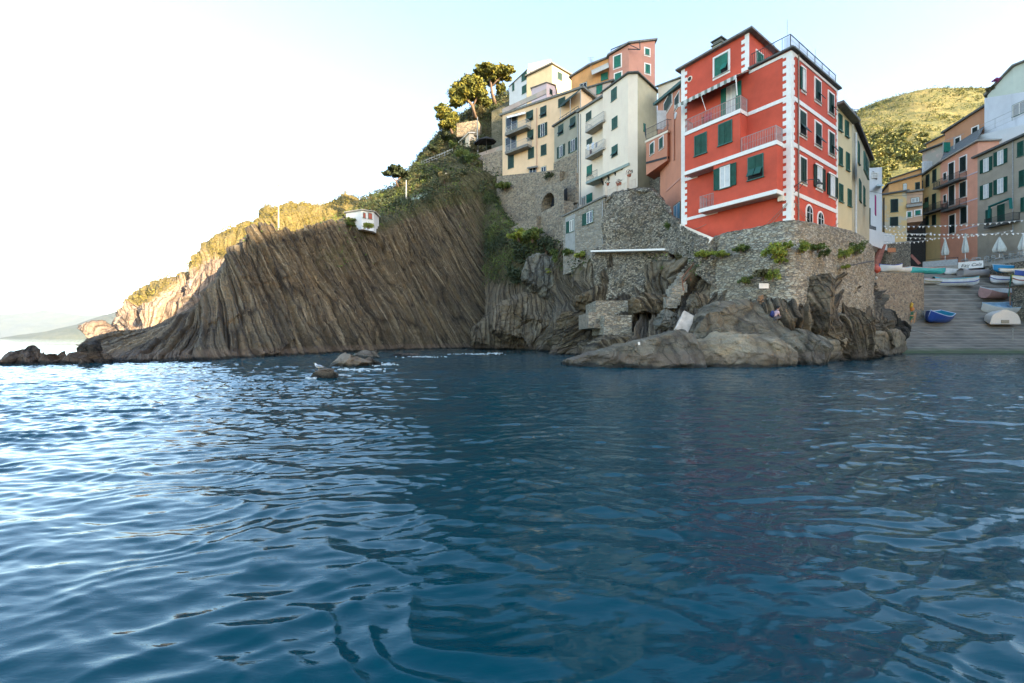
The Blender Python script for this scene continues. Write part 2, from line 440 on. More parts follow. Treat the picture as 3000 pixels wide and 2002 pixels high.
# sunlit headland beyond the dark cliff
def headland_rows():
    sky = [(258, 992), (286, 975), (345, 961), (360, 938), (398, 906), (417, 881), (452, 850), (509, 829), (551, 804), (563, 770), (605, 739), (643, 716),
           (689, 697), (747, 664), (777, 618), (816, 607), (862, 609), (900, 598), (953, 594), (1018, 585), (1060, 592), (1120, 600), (1200, 620)]
    cols = []
    for px, py in sky:
        D = float(np.interp(px, [258, 400, 750, 1200], [72, 86, 112, 150]))
        D0 = D * 0.80
        yb = wl(D0)
        m = lambda k: yb + (py - yb) * k
        cols.append([(px, yb + 12, D0 - 2), (px, m(0.12), D0), (px, m(0.40), D0 * 1.03), (px, m(0.62), D0 * 1.07), (px, m(0.85), D0 * 1.16), (px, py, D), (px, py + 25, D + 25), (px, py + 200, D + 70)])
    return rows_from(cols)
def head_veg(A, Z, G):
    px = G[..., 0] / G[..., 1] * F + CX; py = HY - (Z - CH) / G[..., 1] * F
    n = fbm(px / 60, py / 60, 0, 3, 4)
    t = 0.25 + 0.75 * smooth(700, 770, px) + smooth(60, 0, py - np.interp(px, [276, 398, 563, 689, 747], [976, 906, 770, 697, 664])) * 0.55
    t = np.where(py > 897, 0.05, t)
    return np.clip(t + n * 0.25, 0, 1)
head, GH, NH = sheet('headland', headland_rows(), 420, 200, M_ROCKPALE, R(72), 9, ((3.5, .6), (1.4, .4)), (2.2, 9.0), 0.25,
      head_veg, None, None, 'pale sunlit headland beyond the dark cliff', hdir=(.9, .2))
# unseen ridge of the opposite shore, its outline shaped to keep sun off the harbour
def build_shade_ridge():
    az = R(SUN_AZ); sx, sy = math.sin(az), math.cos(az); ux, uy = -sy, sx
    prof = [(-40, 4), (-20, 14), (5, 20), (14, 24), (23, 29), (31, 33), (40, 41), (54, 50), (60, 60), (63, 65), (70, 69), (80, 68), (95, 66), (120, 60), (160, 50), (230, 38), (300, 20)]
    s0 = 110.0; te = math.tan(R(SUN_EL))
    us = np.linspace(-40, 300, 120); ws = np.linspace(-55, 60, 40)
    H = np.interp(us, [p[0] for p in prof], [p[1] for p in prof]) + te * s0
    U, W_ = np.meshgrid(us, ws, indexing='ij'); HH = H[:, None] * np.clip(1 - (np.abs(W_) / 58) ** 1.4, -0.1, 1)
    HH = HH + 0.8 * fbm(U / 9, W_ / 9, 0, 3, 2) * (HH > 3)
    X = sx * (s0 + W_) + ux * U; Y = sy * (s0 + W_) + uy * U
    me = np_mesh('ridge', np.stack([X, Y, HH], -1).reshape(-1, 3), grid_quads(120, 40))
    t = NT('scrub_slope'); n = t.noise(t.coord(), 0.4, 5)
    m = t.done(t.ramp(n, [(0.35, (0.035, 0.045, 0.02)), (0.65, (0.12, 0.105, 0.06))]), 0.9)
    tag(link('ridge', me, m), 'unseen scrub covered ridge of the opposite shore, shaped to shade the harbour', None, None, 'structure')
build_shade_ridge()
# ------------------------------------------------------------------ wall materials
def stucco(col, stain=0.25, streak=0.35, patch=None, name='painted_render'):
    t = NT(name); co_ = t.coord()
    n1 = t.noise(co_, 0.55, 6, 0.6); n2 = t.noise(t.mapv(co_, (1, 1, 0.16)), 1.6, 5, 0.65); n3 = t.noise(co_, 9, 4, 0.7)
    dk = tuple(c * (1 - stain) for c in col); lt = tuple(min(0.9, c * (1 + stain * 0.4)) for c in col)
    c = t.mix(t.ramp(n1, [(0.3, 0.0), (0.68, 1.0)]), dk, lt)
    g = tuple(c_ * 0.45 + 0.05 for c_ in col)
    c = t.mix(t.ramp(n2, [(0.56, 0.0), (0.78, streak)]), c, g)
    if patch:
        c = t.mix(t.ramp(t.noise(co_, 0.35, 4, 0.7), [(0.52, 0.0), (0.56, 0.8)]), c, patch)
    t.bump(t.math('ADD', t.math('MULTIPLY', n3, 0.4), n1), 0.25, 0.04)
    return t.done(c, 0.85)
def stone(cols, scale=2.2, flat=2.2, mortar=(0.3, 0.28, 0.23), mw=0.06, name='rubble_stone', warp=0.15, dark=0.5):
    t = NT(name); co_ = t.coord()
    w = t.n('ShaderNodeVectorMath', operation='ADD')
    nz = t.n('ShaderNodeTexNoise'); nz.inputs['Scale'].default_value = 1.4; nz.inputs['Detail'].default_value = 3
    t.l(co_, nz.inputs['Vector'])
    sc_ = t.n('ShaderNodeVectorMath', operation='SCALE'); t.l(nz.outputs[1], sc_.inputs[0]); sc_.inputs['Scale'].default_value = warp
    t.l(co_, w.inputs[0]); t.l(sc_.outputs[0], w.inputs[1])
    v = t.mapv(w.outputs[0], (1, 1, flat))
    a = t.vor(v, scale); e = t.vor(v, scale, 'DISTANCE_TO_EDGE')
    sep = t.n('ShaderNodeSeparateColor'); t.l(a.outputs['Color'], sep.inputs[0])
    n = len(cols)
    c = t.ramp(sep.outputs[0], [(i / n, k) for i, k in enumerate(cols)], 'CONSTANT')
    c = t.mix(t.ramp(t.noise(co_, 5, 5, 0.7), [(0.3, 0.45), (0.7, 0.0)]), c, t.mix(1.0, c, (0.45, 0.45, 0.45), 'MULTIPLY'))
    big = t.noise(co_, 0.4, 4, 0.6)
    c = t.mix(t.ramp(big, [(0.4, 0.0), (0.7, dark)]), c, t.mix(1.0, c, (0.5, 0.48, 0.42), 'MULTIPLY'))
    ed = t.ramp(e.outputs['Distance'], [(mw * 0.3, 1.0), (mw, 0.0)])
    c = t.mix(ed, c, mortar)
    hgt = t.math('ADD', t.ramp(e.outputs['Distance'], [(0.0, 0.0), (mw * 2.2, 1.0)]), t.math('MULTIPLY', t.noise(co_, 8, 4, 0.7), 0.5))
    t.bump(hgt, 1.0, 0.07)
    return t.done(c, 0.9)
M_RED = stucco((0.64, 0.092, 0.046), 0.22, 0.34, name='red_render')
M_CREAM = stucco((0.84, 0.58, 0.35), 0.10, 0.20, name='peach_render')
M_CREAMW = stucco((0.90, 0.73, 0.56), 0.08, 0.20, name='cream_render')
M_OLIVE = stucco((0.50, 0.43, 0.28), 0.15, 0.35, name='weathered_and_shade_render')
M_GG = stucco((0.36, 0.33, 0.25), 0.2, 0.35, name='grey_green_render')
M_PINK = stucco((0.58, 0.27, 0.19), 0.12, 0.25, name='pink_render')
M_PALEPINK = stucco((0.66, 0.52, 0.52), 0.06, 0.15, name='pale_pink_render')
M_ORANGE = stucco((0.70, 0.35, 0.13), 0.2, 0.35, name='ochre_render')
M_TAN = stucco((0.52, 0.43, 0.28), 0.15, 0.3, name='tan_render')
M_CORAL = stucco((0.60, 0.24, 0.135), 0.14, 0.3, name='coral_render')
M_YEL = stucco((0.66, 0.53, 0.30), 0.08, 0.2, name='yellow_render')
M_YEL2 = stucco((0.68, 0.50, 0.23), 0.15, 0.4, name='mustard_render')
M_WHITE = stucco((0.70, 0.70, 0.68), 0.08, 0.3, name='white_render')
M_PEEL = stucco((0.55, 0.42, 0.35), 0.25, 0.5, (0.40, 0.37, 0.30), name='peeling_render')
M_GREYH = stucco((0.40, 0.345, 0.26), 0.22, 0.4, name='grey_render')
M_PALEGREEN = stucco((0.56, 0.60, 0.50), 0.08, 0.2, name='pale_green_render')
M_STONE_RED = stone([(0.50, 0.43, 0.31), (0.31, 0.28, 0.22), (0.64, 0.56, 0.41), (0.42, 0.34, 0.23), (0.56, 0.52, 0.41)], 3.7, 2.8, (0.15, 0.135, 0.105), 0.055, 'coursed_stone', 0.2)
M_STONE_DK = stone([(0.33, 0.29, 0.21), (0.50, 0.44, 0.32), (0.15, 0.14, 0.11), (0.62, 0.54, 0.40), (0.36, 0.29, 0.19)], 5.4, 1.5, (0.10, 0.09, 0.075), 0.10, 'pebble_stone', 0.25)
M_STONE_TAN = stone([(0.40, 0.32, 0.22), (0.27, 0.225, 0.16), (0.48, 0.40, 0.28), (0.34, 0.26, 0.18), (0.21, 0.185, 0.145)], 2.6, 1.7, (0.34, 0.29, 0.22), 0.09, 'tan_stone', 0.2)
M_STONE_GR = stone([(0.42, 0.37, 0.28), (0.50, 0.44, 0.33), (0.33, 0.29, 0.22), (0.40, 0.33, 0.23)], 2.6, 1.8, (0.30, 0.28, 0.235), 0.10, 'pale_stone', 0.25, 0.4)
M_CONC = plain((0.34, 0.32, 0.28), 0.9, 0.2, 0, 3)
M_TRIM = plain((0.88, 0.83, 0.75), 0.7, 0.06, 0, 4)
M_SLATE = plain((0.10, 0.105, 0.095), 0.8, 0.35, 0, 2.5)
M_SLATE2 = plain((0.18, 0.175, 0.15), 0.8, 0.3, 0, 2.5)
def louvre(col, name='louvred_shutter'):
    t = NT(name); co_ = t.coord()
    sp = t.n('ShaderNodeSeparateXYZ'); t.l(co_, sp.inputs[0])
    w = t.math('FRACT', t.math('MULTIPLY', sp.outputs[2], 14.0))
    t.bump(w, 0.8, 0.03)
    n = t.noise(co_, 2.0, 5, 0.6)
    c = t.mix(t.ramp(n, [(0.3, 0.0), (0.7, 1.0)]), tuple(k * 0.7 for k in col), tuple(k * 1.25 for k in col))
    return t.done(c, 0.55)
G_DARK = louvre((0.008, 0.045, 0.036)); G_MID = louvre((0.008, 0.085, 0.06)); G_TEAL = louvre((0.01, 0.19, 0.13)); G_BLK = louvre((0.006, 0.02, 0.018))
G_PALE = louvre((0.16, 0.27, 0.20))
M_GFRAME = plain((0.035, 0.13, 0.10), 0.5, 0.2)
M_GLASS = plain((0.02, 0.025, 0.028), 0.08, 0.2)
M_CURT = plain((0.62, 0.62, 0.60), 0.8, 0.12, 0, 3)
M_BLACK = plain((0.012, 0.012, 0.012), 0.7, 0.3)
M_IRON = plain((0.045, 0.045, 0.042), 0.6, 0.3)
M_RAILP = plain((0.42, 0.30, 0.27), 0.6, 0.15)
M_PIPE = plain((0.28, 0.22, 0.17), 0.5, 0.2)
M_GREYP = plain((0.33, 0.33, 0.31), 0.5, 0.2)

class Fac:
    """a vertical wall plane running between two plan points; pixels are cast onto it"""
    def __init__(s, A, B, off=0.0):
        s.A = Vector((A[0], A[1])); s.B = Vector((B[0], B[1]))
        s.d = (s.B - s.A).normalized(); s.n = Vector((s.d.y, -s.d.x))
        if s.n.dot(-(s.A + s.B) / 2) < 0: s.n = -s.n
        s.A = s.A + s.n * off; s.B = s.B + s.n * off
        s.L = (s.B - s.A).length
        s.ax = (Vector((s.d.x, s.d.y, 0)), Vector((s.n.x, s.n.y, 0)), Vector((0, 0, 1)))
    def shift(s, off): return Fac(s.A, s.B, off)
    def sD(s, px):
        k = (px - CX) / F          # A + d t = (k D, D)
        den = s.d.x - k * s.d.y
        t = (k * s.A.y - s.A.x) / den
        return t, s.A.y + s.d.y * t
    def sz(s, px, py):
        t, D = s.sD(px); return t, CH + (HY - py) / F * D
    def pt(s, t, z, off=0.0):
        q = s.A + s.d * t + s.n * off; return Vector((q.x, q.y, z))
    def at(s, px, py, off=0.0):
        t, z = s.sz(px, py); return s.pt(t, z, off)
def plan(px, D): p = P(px, 0, D); return (p.x, p.y)

def leaf(fac, t0, t1, z0, z1, off, flap=False, mat=None, parent=None, simple=False):
    m = MB(); ax = fac.ax; w = t1 - t0; h = z1 - z0; fr = min(0.09, w * 0.16)
    tc = (t0 + t1) / 2
    def bx(ta, tb, za, zb, o, th): m.box(fac.pt((ta + tb) / 2, (za + zb) / 2, o), (tb - ta, th, zb - za), ax)
    zm = z0 + h * 0.47
    if flap:
        bx(t0, t1, zm, z1, off, 0.045)
        # lower half swung outwards about its top edge
        a = fac.pt(tc, zm, off); b = fac.pt(tc, z0 + h * 0.12, off + h * 0.22)
        m.bar(a, b, w * 0.92, 0.04, up=ax[1])
    else:
        bx(t0 + fr, t1 - fr, z0 + fr, z1 - fr, off - 0.012, 0.03)
        bx(t0, t0 + fr, z0, z1, off, 0.055); bx(t1 - fr, t1, z0, z1, off, 0.055)
        bx(t0 + fr, t1 - fr, z0, z0 + fr, off, 0.05); bx(t0 + fr, t1 - fr, z1 - fr, z1, off, 0.05)
        bx(t0 + fr, t1 - fr, zm - fr / 2, zm + fr / 2, off, 0.05)
    return m.build('shutter', mat, parent)

def window(root, fac, px, py, w, h, style='closed', mat=None, trim=None, pane=None, lbl=None, arch=False):
    """one window; w, h are its size in photo pixels"""
    mat = mat or G_DARK
    t, z = fac.sz(px, py); _, D = fac.sD(px)
    ta = fac.sD(px - w / 2)[0]; tb = fac.sD(px + w / 2)[0]
    if ta > tb: ta, tb = tb, ta
    hh = h / F * D; z0, z1 = z - hh / 2, z + hh / 2
    W_ = tb - ta
    if style in ('open', 'openL'):
        k = 0.27 if style == 'open' else 0.42
        i0 = ta + W_ * k; i1 = tb - (W_ * k if style == 'open' else 0)
    else: i0, i1 = ta, tb
    ax = fac.ax
    def bx(m, a, b, c, d, o, th): m.box(fac.pt((a + b) / 2, (c + d) / 2, o), (b - a, th, d - c), ax)
    f = MB(); e = 0.05
    bx(f, i0 - e, i0, z0, z1, 0.03, 0.07); bx(f, i1, i1 + e, z0, z1, 0.03, 0.07)
    bx(f, i0 - e, i1 + e, z1, z1 + e, 0.03, 0.072); bx(f, i0 - e - 0.05, i1 + e + 0.05, z0 - 0.06, z0, 0.06, 0.14)
    wn = f.build('window', M_GFRAME if not trim else M_CONC, root, lbl)
    if trim:
        m = MB(); q = trim
        bx(m, i0 - e - q, i0 - e, z0 - 0.0, z1 + e, 0.025, 0.05); bx(m, i1 + e, i1 + e + q, z0, z1 + e, 0.025, 0.05)
        bx(m, i0 - e - q, i1 + e + q, z1 + e, z1 + e + q, 0.025, 0.055); bx(m, i0 - e - q, i1 + e + q, z0 - 0.06 - q, z0 - 0.06, 0.027, 0.05)
        m.build('window_trim', M_TRIM, wn)
    mp = MB(); bx(mp, i0, i1, z0, z1, 0.012, 0.02)
    if style in ('open', 'openL', 'glass'):
        mp.build('pane', pane or M_GLASS, wn)
        m = MB(); c = (i0 + i1) / 2
        for a in (i0 + 0.03, c, i1 - 0.03): bx(m, a - 0.03, a + 0.03, z0, z1, 0.035, 0.03)
        for a in (z0 + 0.03, z1 - 0.03): bx(m, i0 + 0.06, i1 - 0.06, a - 0.03, a + 0.03, 0.035, 0.028)
        m.build('sash', M_TRIM, wn)
    else: mp.build('pane', M_BLACK, wn)
    c = (i0 + i1) / 2
    if style == 'closed':
        leaf(fac, i0, c - 0.01, z0, z1, 0.05, False, mat, wn); leaf(fac, c + 0.01, i1, z0, z1, 0.05, False, mat, wn)
    elif style == 'flap':
        leaf(fac, i0, c - 0.01, z0, z1, 0.05, True, mat, wn); leaf(fac, c + 0.01, i1, z0, z1, 0.05, True, mat, wn)
    elif style == 'half':
        leaf(fac, i0, c - 0.01, z0, z1, 0.05, False, mat, wn); leaf(fac, c + 0.01, i1, z0, z1, 0.05, True, mat, wn)
    elif style == 'open':
        leaf(fac, ta, i0 - e, z0, z1, 0.06, False, mat, wn); leaf(fac, i1 + e, tb, z0, z1, 0.06, False, mat, wn)
    elif style == 'openL':
        leaf(fac, ta, i0 - e, z0, z1, 0.06, False, mat, wn)
    return wn
def windows(root, fac, rows, mat=None, trim=None):
    for r in rows:
        px, py, w, h = r[:4]; st = r[4] if len(r) > 4 else 'closed'
        window(root, fac, px, py, w, h, st, r[5] if len(r) > 5 and r[5] else mat, trim, r[6] if len(r) > 6 else None)

def railing(parent, pts, h, mat, step=0.13, r=0.012, name='railing', belly=0.0, nrm=None, bars=True, rails=2):
    m = MB(); pts = [Vector(p) for p in pts]
    for a, b in zip(pts[:-1], pts[1:]):
        L = (b - a).length; n = max(1, int(L / step))
        up = Vector((0, 0, h))
        m.bar(a + up, b + up, 0.045, 0.035); m.bar(a + Vector((0, 0, 0.07)), b + Vector((0, 0, 0.07)), 0.03, 0.02)
        for k in range(1, rails): m.bar(a + up * (k / rails), b + up * (k / rails), 0.02, 0.015)
        if bars:
            for i in range(n + 1):
                p = a.lerp(b, i / n); m.bar(p, p + up, r * 2)
    for p in pts: m.bar(p, p + Vector((0, 0, h + 0.03)), 0.05)
    return m.build(name, mat, parent)

def balcony(root, fac, pxa, pya, pxb, pyb, depth=1.0, th=0.2, rail=None, rh=1.0, slab=None, mats=None, solid=False, off=0.0):
    """a slab seen between two pixels of its outer bottom edge"""
    f2 = fac.shift(off + depth); ta, za = f2.sz(pxa, pya); tb, zb = f2.sz(pxb, pyb); z = (za + zb) / 2
    m = MB(); m.box(fac.pt((ta + tb) / 2, z + th / 2, off + depth / 2 + 0.005), (tb - ta, depth - 0.01, th), fac.ax)
    b = m.build('balcony', slab or M_CONC, root)
    e = 0.06
    pts = [fac.pt(ta + e, z + th, off + 0.03), fac.pt(ta + e, z + th, off + depth - e), fac.pt(tb - e, z + th, off + depth - e), fac.pt(tb - e, z + th, off + 0.03)]
    railing(b, pts, rh, rail or M_IRON)
    return b, z

def slabpoly(pts, th, over, fac_center=None):
    c = sum((Vector(p) for p in pts), Vector()) / len(pts)
    out = []
    for p in pts:
        p = Vector(p); v = Vector((p.x - c.x, p.y - c.y, 0)); out.append(p + v.normalized() * over * 1.3)
    return out, [p + Vector((0, 0, th)) for p in out]

BLD = {}
def building(name, label, chain, tops, ybot, back, mat, cat='house', roof=(0.35, 0.18), roofmat=None, group=None, rise=0.0, zbot=None):
    """chain: (px, D) of the visible wall corners, left to right; tops: py of the wall head at each"""
    pl = [plan(*c) for c in chain]
    zt = [P(c[0], t, c[1]).z for c, t in zip(chain, tops)]
    zb = zbot if zbot is not None else min(P(c[0], ybot, c[1]).z for c in chain)
    facs = [Fac(a, b) for a, b in zip(pl[:-1], pl[1:])]
    nb = Vector((0, 0))
    for f in facs: nb -= f.n * f.L
    nb.normalize()
    if len(pl) == 2:
        bk = [Vector(pl[1]) + nb * back, Vector(pl[0]) + nb * back]; bz = [zt[1] + rise, zt[0] + rise]
    else:
        bk = [Vector(pl[0]) + Vector(pl[-1]) - Vector(pl[1])]; bz = [(zt[0] + zt[-1]) / 2 + rise]
        if back: bk = [Vector(pl[-1]) + nb * back, Vector(pl[0]) + nb * back]; bz = [zt[-1] + rise, zt[0] + rise]
    allp = [Vector(p) for p in pl] + bk; allz = zt + bz
    cx = sum(p.x for p in allp) / len(allp); cy = sum(p.y for p in allp) / len(allp)
    root = thing(name, label, cat, (cx, cy, zb), group)
    MB().prism([Vector((p.x, p.y, zb)) for p in allp], [Vector((p.x, p.y, z)) for p, z in zip(allp, allz)]).build('wall', mat, root)
    if roof:
        lo, hi = slabpoly([Vector((p.x, p.y, z + 0.01)) for p, z in zip(allp, allz)], roof[1], roof[0])
        MB().prism(lo, hi).build('roof', roofmat or M_SLATE, root)
    return root, facs
def pipe(root, fac, px, y0, y1, r=0.05, mat=None, name='drainpipe'):
    t, za = fac.sz(px, y0); _, zb = fac.sz(px, y1)
    m = MB().tube([fac.pt(t, za, 0.08), fac.pt(t, zb, 0.08)], r, 6)
    return m.build(name, mat or M_PIPE, root)
def awning(root, fac, a, b, c, d, mat, name='awning', th=0.05):
    """fabric between two wall pixels (a, b) and two outer pixels: (px, py, off)"""
    ps = [fac.shift(q[2]).at(q[0], q[1]) if len(q) > 2 else fac.at(*q) for q in (a, b, c, d)]
    m = MB().prism(ps, [p + Vector((0, 0, th)) for p in ps]); return m.build(name, mat, root)
# ------------------------------------------------------------------ the red corner house
def red_house():
    Bc = Vector(plan(2318, 30.0)); dr = Vector((.815, .58)).normalized(); dl = Vector((-.703, 1.0)).normalized()
    Ac = Bc + dl * 8.45; Cc = Bc + dr * 8.25; Dc = Ac + dr * 8.25
    FL, FR = Fac(Ac, Bc), Fac(Bc, Cc)
    L0, L1, L2, L3 = 21.37, 18.15, 14.95, 11.6; ZB = 6.2
    root = thing('red_house', 'tall red corner house with white quoins, balconies and green shutters on the stone wall', 'house', (Bc.x, Bc.y, ZB))
    q = lambda v, z: Vector((v.x, v.y, z))
    MB().prism([q(v, ZB) for v in (Ac, Bc, Cc, Dc)], [q(v, L0) for v in (Ac, Bc, Cc, Dc)]).build('wall', M_RED, root)
    # attic storey over the left end
    tA = FL.sD(2195)[0]; za = 24.2
    a0, a1 = Ac, Ac + FL.d * tA; b1, b0 = a1 + dr * 5.4, a0 + dr * 5.4
    MB().prism([q(v, L0) for v in (a0, a1, b1, b0)], [q(a0, za), q(a1, za), q(b1, za - 0.2), q(b0, za - 0.2)]).build('attic_wall', M_RED, root)
    lo, hi = slabpoly([q(a0, za + .01), q(a1, za + .01), q(b1, za - .19), q(b0, za - .19)], 0.14, 0.38)
    MB().prism(lo, hi).build('attic_roof', M_SLATE2, root)
    c = FL.at(2083, 158); cen = Vector((c.x, c.y, 0)) + Vector((dr.x, dr.y, 0)) * 1.2
    ch = MB().box((cen.x, cen.y, za + 0.55), (0.75, 0.75, 0.95), FL.ax).build('chimney', M_OLIVE, root)
    MB().box((cen.x, cen.y, za + 1.12), (0.9, 0.9, 0.08), FL.ax).box((cen.x, cen.y, za + 1.32), (0.7, 0.7, 0.12), FL.ax).box((cen.x, cen.y, za + 1.46), (0.95, 0.95, 0.07), FL.ax).build('chimney_cap', M_SLATE2, ch)
    # main eaves
    lo, hi = slabpoly([q(v, L0 + 0.02) for v in (Ac + FL.d * (tA + .05), Bc, Cc, Dc, Dc + (Ac - Dc) * 0.35)], 0.10, 0.16)
    m = MB()
    m.bar(FL.pt(tA + 0.02, L0 + 0.07, 0.12), FL.pt(FL.L + 0.22, L0 + 0.07, 0.12), 0.26, 0.12)
    m.bar(FR.pt(-0.0, L0 + 0.075, 0.12), FR.pt(FR.L + 0.25, L0 + 0.075, 0.12), 0.26, 0.13)
    m.build('eaves', M_SLATE, root)
    MB().prism([q(v, L0 + 0.002) for v in (a1, Bc, Cc, Dc, b0, b1)], [q(v, L0 + 0.05) for v in (a1, Bc, Cc, Dc, b0, b1)]).build('roof_terrace', M_SLATE2, root)
    # quoins
    def quoins(fac, t0, dirn, z0, z1, w=0.36, w2=0.24, corner=True):
        m = MB(); z = z0; k = 0; ax = fac.ax
        m.box(fac.pt(t0 + dirn * w / 2, (z0 + z1) / 2, 0.02), (w, 0.05, z1 - z0), ax)
        while z < z1 - 0.2:
            m.box(fac.pt(t0 + dirn * (w + w2 / 2), z + 0.15, 0.021), (w2, 0.05, 0.30), ax); z += 0.52
        m.build('quoins', M_TRIM, root)
    quoins(FL, FL.L, -1, 8.0, L0 - .06, .30, .22); quoins(FR, 0.0, 1, 8.0, L0 - .06, 0.30, 0.16); quoins(FR, FR.L, -1, 8.0, L0 - .06, 0.14, 0.14)
    quoins(FL, 0.0, 1, 9.0, za - .05, 0.34, 0.2); quoins(FL, tA, -1, L0 + .1, za - .05, 0.30, 0.26)
    # string courses
    m = MB()
    for L, h in ((L1, .30), (L2, .30), (L3, .30)):
        MB().box(FR.pt(FR.L / 2, L, 0.024), (FR.L - 0.02, 0.056, h), FR.ax).build('string_course', M_TRIM, root)
    MB().box(FR.pt(FR.L / 2, L0 - 0.16, 0.024), (FR.L - 0.02, 0.056, .20), FR.ax).build('string_course', M_TRIM, root)
    MB().box(FL.pt((tA + FL.L) / 2, L0 - .16, 0.024), (FL.L - tA, 0.056, .20), FL.ax).build('string_course', M_TRIM, root)
    tp = FL.sD(2193)[0]
    MB().box(FL.pt((tp + FL.L) / 2, L1, 0.024), (FL.L - tp, 0.056, .26), FL.ax).build('string_course', M_TRIM, root)
    MB().box(FL.pt(0.75, L2 - .12, 0.024), (1.5, 0.056, .24), FL.ax).build('string_course', M_TRIM, root)
    MB().box(FL.pt(1.6, L3 - .1, 0.024), (3.2, 0.056, .24), FL.ax).build('string_course', M_TRIM, root)
    # projecting bays and white slabs
    off = 1.0; FO = FL.shift(off)
    tl, tm = FO.sD(2006)[0], FO.sD(2168)[0]; tb0, tb1 = FO.sD(2090)[0], FO.sD(2275)[0]; tc0 = FO.sD(2048)[0]
    def bay(t0, t1, z0, z1, nm='bay'):
        return MB().box(FL.pt((t0 + t1) / 2, (z0 + z1) / 2, off / 2 - .01), (t1 - t0, off - 0.02, z1 - z0), FL.ax).build(nm, M_RED, root)
    bay(tl, tm, L2 + .15, L1 - .15); bay(tb0, tb1 + .0, L3 + .15, L2 - .15)
    def slab(t0, t1, z, nm):
        m = MB().box(FL.pt((t0 + t1) / 2, z, (off + .06) / 2), (t1 - t0, off + .06, .28), FL.ax)
        return m.build(nm, M_TRIM, root)
    s1 = slab(tl - .03, tm + .06, L1, 'balcony'); s2 = slab(tl - .03, tb1 + .05, L2, 'balcony'); s3 = slab(tc0, tb1 + .05, L3, 'balcony')
    for (t0, t1, z) in ((tl, tm, L1), (tl, tb1, L2), (tc0, tb1, L3)):     # grey undersides
        MB().box(FL.pt((t0 + t1) / 2, z - .15, off / 2 + .0), (t1 - t0 - .1, off - .1, .02), FL.ax).build('slab_underside', M_GREYP, root)
    e = .06
    railing(s1, [FL.pt(tl + e, L1 + .14, .03), FL.pt(tl + e, L1 + .14, off - e), FL.pt(tm, L1 + .14, off - e), FL.pt(tm, L1 + .14, .03)], 1.0, M_RAILP, 0.12)
    railing(s2, [FL.pt(tm + e, L2 + .14, off - e), FL.pt(tb1 - e, L2 + .14, off - e), FL.pt(tb1 - e, L2 + .14, .05)], 1.05, M_RAILP, 0.11)
    railing(s3, [FL.pt(tc0 + e, L3 + .14, .03), FL.pt(tc0 + e, L3 + .14, off - e), FL.pt(tb0 - e, L3 + .14, off - e)], 1.0, M_RAILP, 0.12)
    # awning over the upper balcony
    a = FL.pt(0.35, L0 - .05, .03); b = FL.pt(tA + .15, L0 - .05, .03)
    c1 = FL.pt(tA - .35, L0 - .62, 1.25); d1 = FL.pt(0.2, L0 - .62, 1.25)
    t = NT('striped_canvas'); co_ = t.coord(); nn = t.vor(t.mapv(co_, (3.2, 3.2, 0.01)), 1.0)
    sp = t.n('ShaderNodeSeparateXYZ'); t.l(co_, sp.inputs[0])
    fr = t.math('FRACT', t.math('MULTIPLY', sp.outputs[0], 3.4))
    M_STR = t.done(t.mix(t.math('GREATER_THAN', fr, 0.55), (0.62, 0.60, 0.54), (0.20, 0.21, 0.17)), 0.85)
    aw = MB().prism([a, b, c1, d1], [p + Vector((0, 0, .03)) for p in (a, b, c1, d1)]).build('awning', M_STR, root)
    m = MB(); n = 16
    for i in range(n):
        p0, p1 = d1.lerp(c1, i / n), d1.lerp(c1, (i + 1) / n)
        m.add([p0, p1, p1 - Vector((0, 0, .24)), (p0 + p1) / 2 - Vector((0, 0, .30)), p0 - Vector((0, 0, .24))], [(0, 1, 2, 3, 4)])
    m.build('valance', M_STR, aw)
    MB().bar(c1 - Vector((0, 0, .0)), FL.pt(tA - .35, L1 + 1.2, 1.05), .06).build('awning_post', M_TRIM, aw); MB().bar(d1 + (c1 - d1) * .45, FL.pt(tA * .5, L1 + 1.15, 1.0), .03).build('awning_post', M_TRIM, aw)
    # windows, left side
    window(root, FL, 2114, 191, 37, 54, 'half', G_TEAL, 0.14)
    window(root, FL, 2143, 292, 60, 84, 'open', G_TEAL, None, M_CURT)
    F1 = FL.shift(off - .02)
    window(root, F1, 2053, 424, 33, 58, 'closed', G_MID); window(root, F1, 2125, 391, 37, 62, 'closed', G_MID)
    window(root, F1, 2125, 519, 66, 64, 'open', G_MID, None, M_CURT); window(root, F1, 2214, 491, 42, 66, 'flap', G_MID)
    m = MB(); cc = FL.at(2021, 232); r = 0.24
    ring = [cc + FL.ax[0] * (math.cos(k * math.pi / 8) * r) + Vector((0, 0, math.sin(k * math.pi / 8) * r)) for k in range(16)]
    m.prism([p + FL.ax[1] * 0.0 for p in ring], [p + FL.ax[1] * 0.04 for p in ring]).build('round_vent', M_CREAMW, root)
    r = 0.16; ring2 = [cc + FL.ax[0] * (math.cos(k * math.pi / 8) * r) + Vector((0, 0, math.sin(k * math.pi / 8) * r)) for k in range(16)]
    MB().prism([p + FL.ax[1] * 0.041 for p in ring2], [p + FL.ax[1] * 0.05 for p in ring2]).build('vent_hole', M_BLACK, root)
    # attic side door
    FA = Fac(a1, b1); window(root, FA, 2225, 178, 18, 40, 'closed', G_TEAL, .08)
    # windows, right side
    for (x, y, w, h, s, p) in ((2350, 233, 15, 64, 'openL', M_CURT), (2395, 268, 15, 60, 'half', None), (2434, 306, 14, 58, 'half', None),
                            (2351, 364, 17, 68, 'flap', None), (2396, 396, 16, 64, 'flap', None), (2435, 423, 14, 62, 'half', None),
                            (2352, 501, 16, 70, 'closed', None), (2399, 522, 33, 64, 'open', M_CURT), (2437, 546, 30, 62, 'open', M_CURT)):
        window(root, FR, x, y, w, h, s, G_DARK if y > 240 else G_MID, 0.12, p)
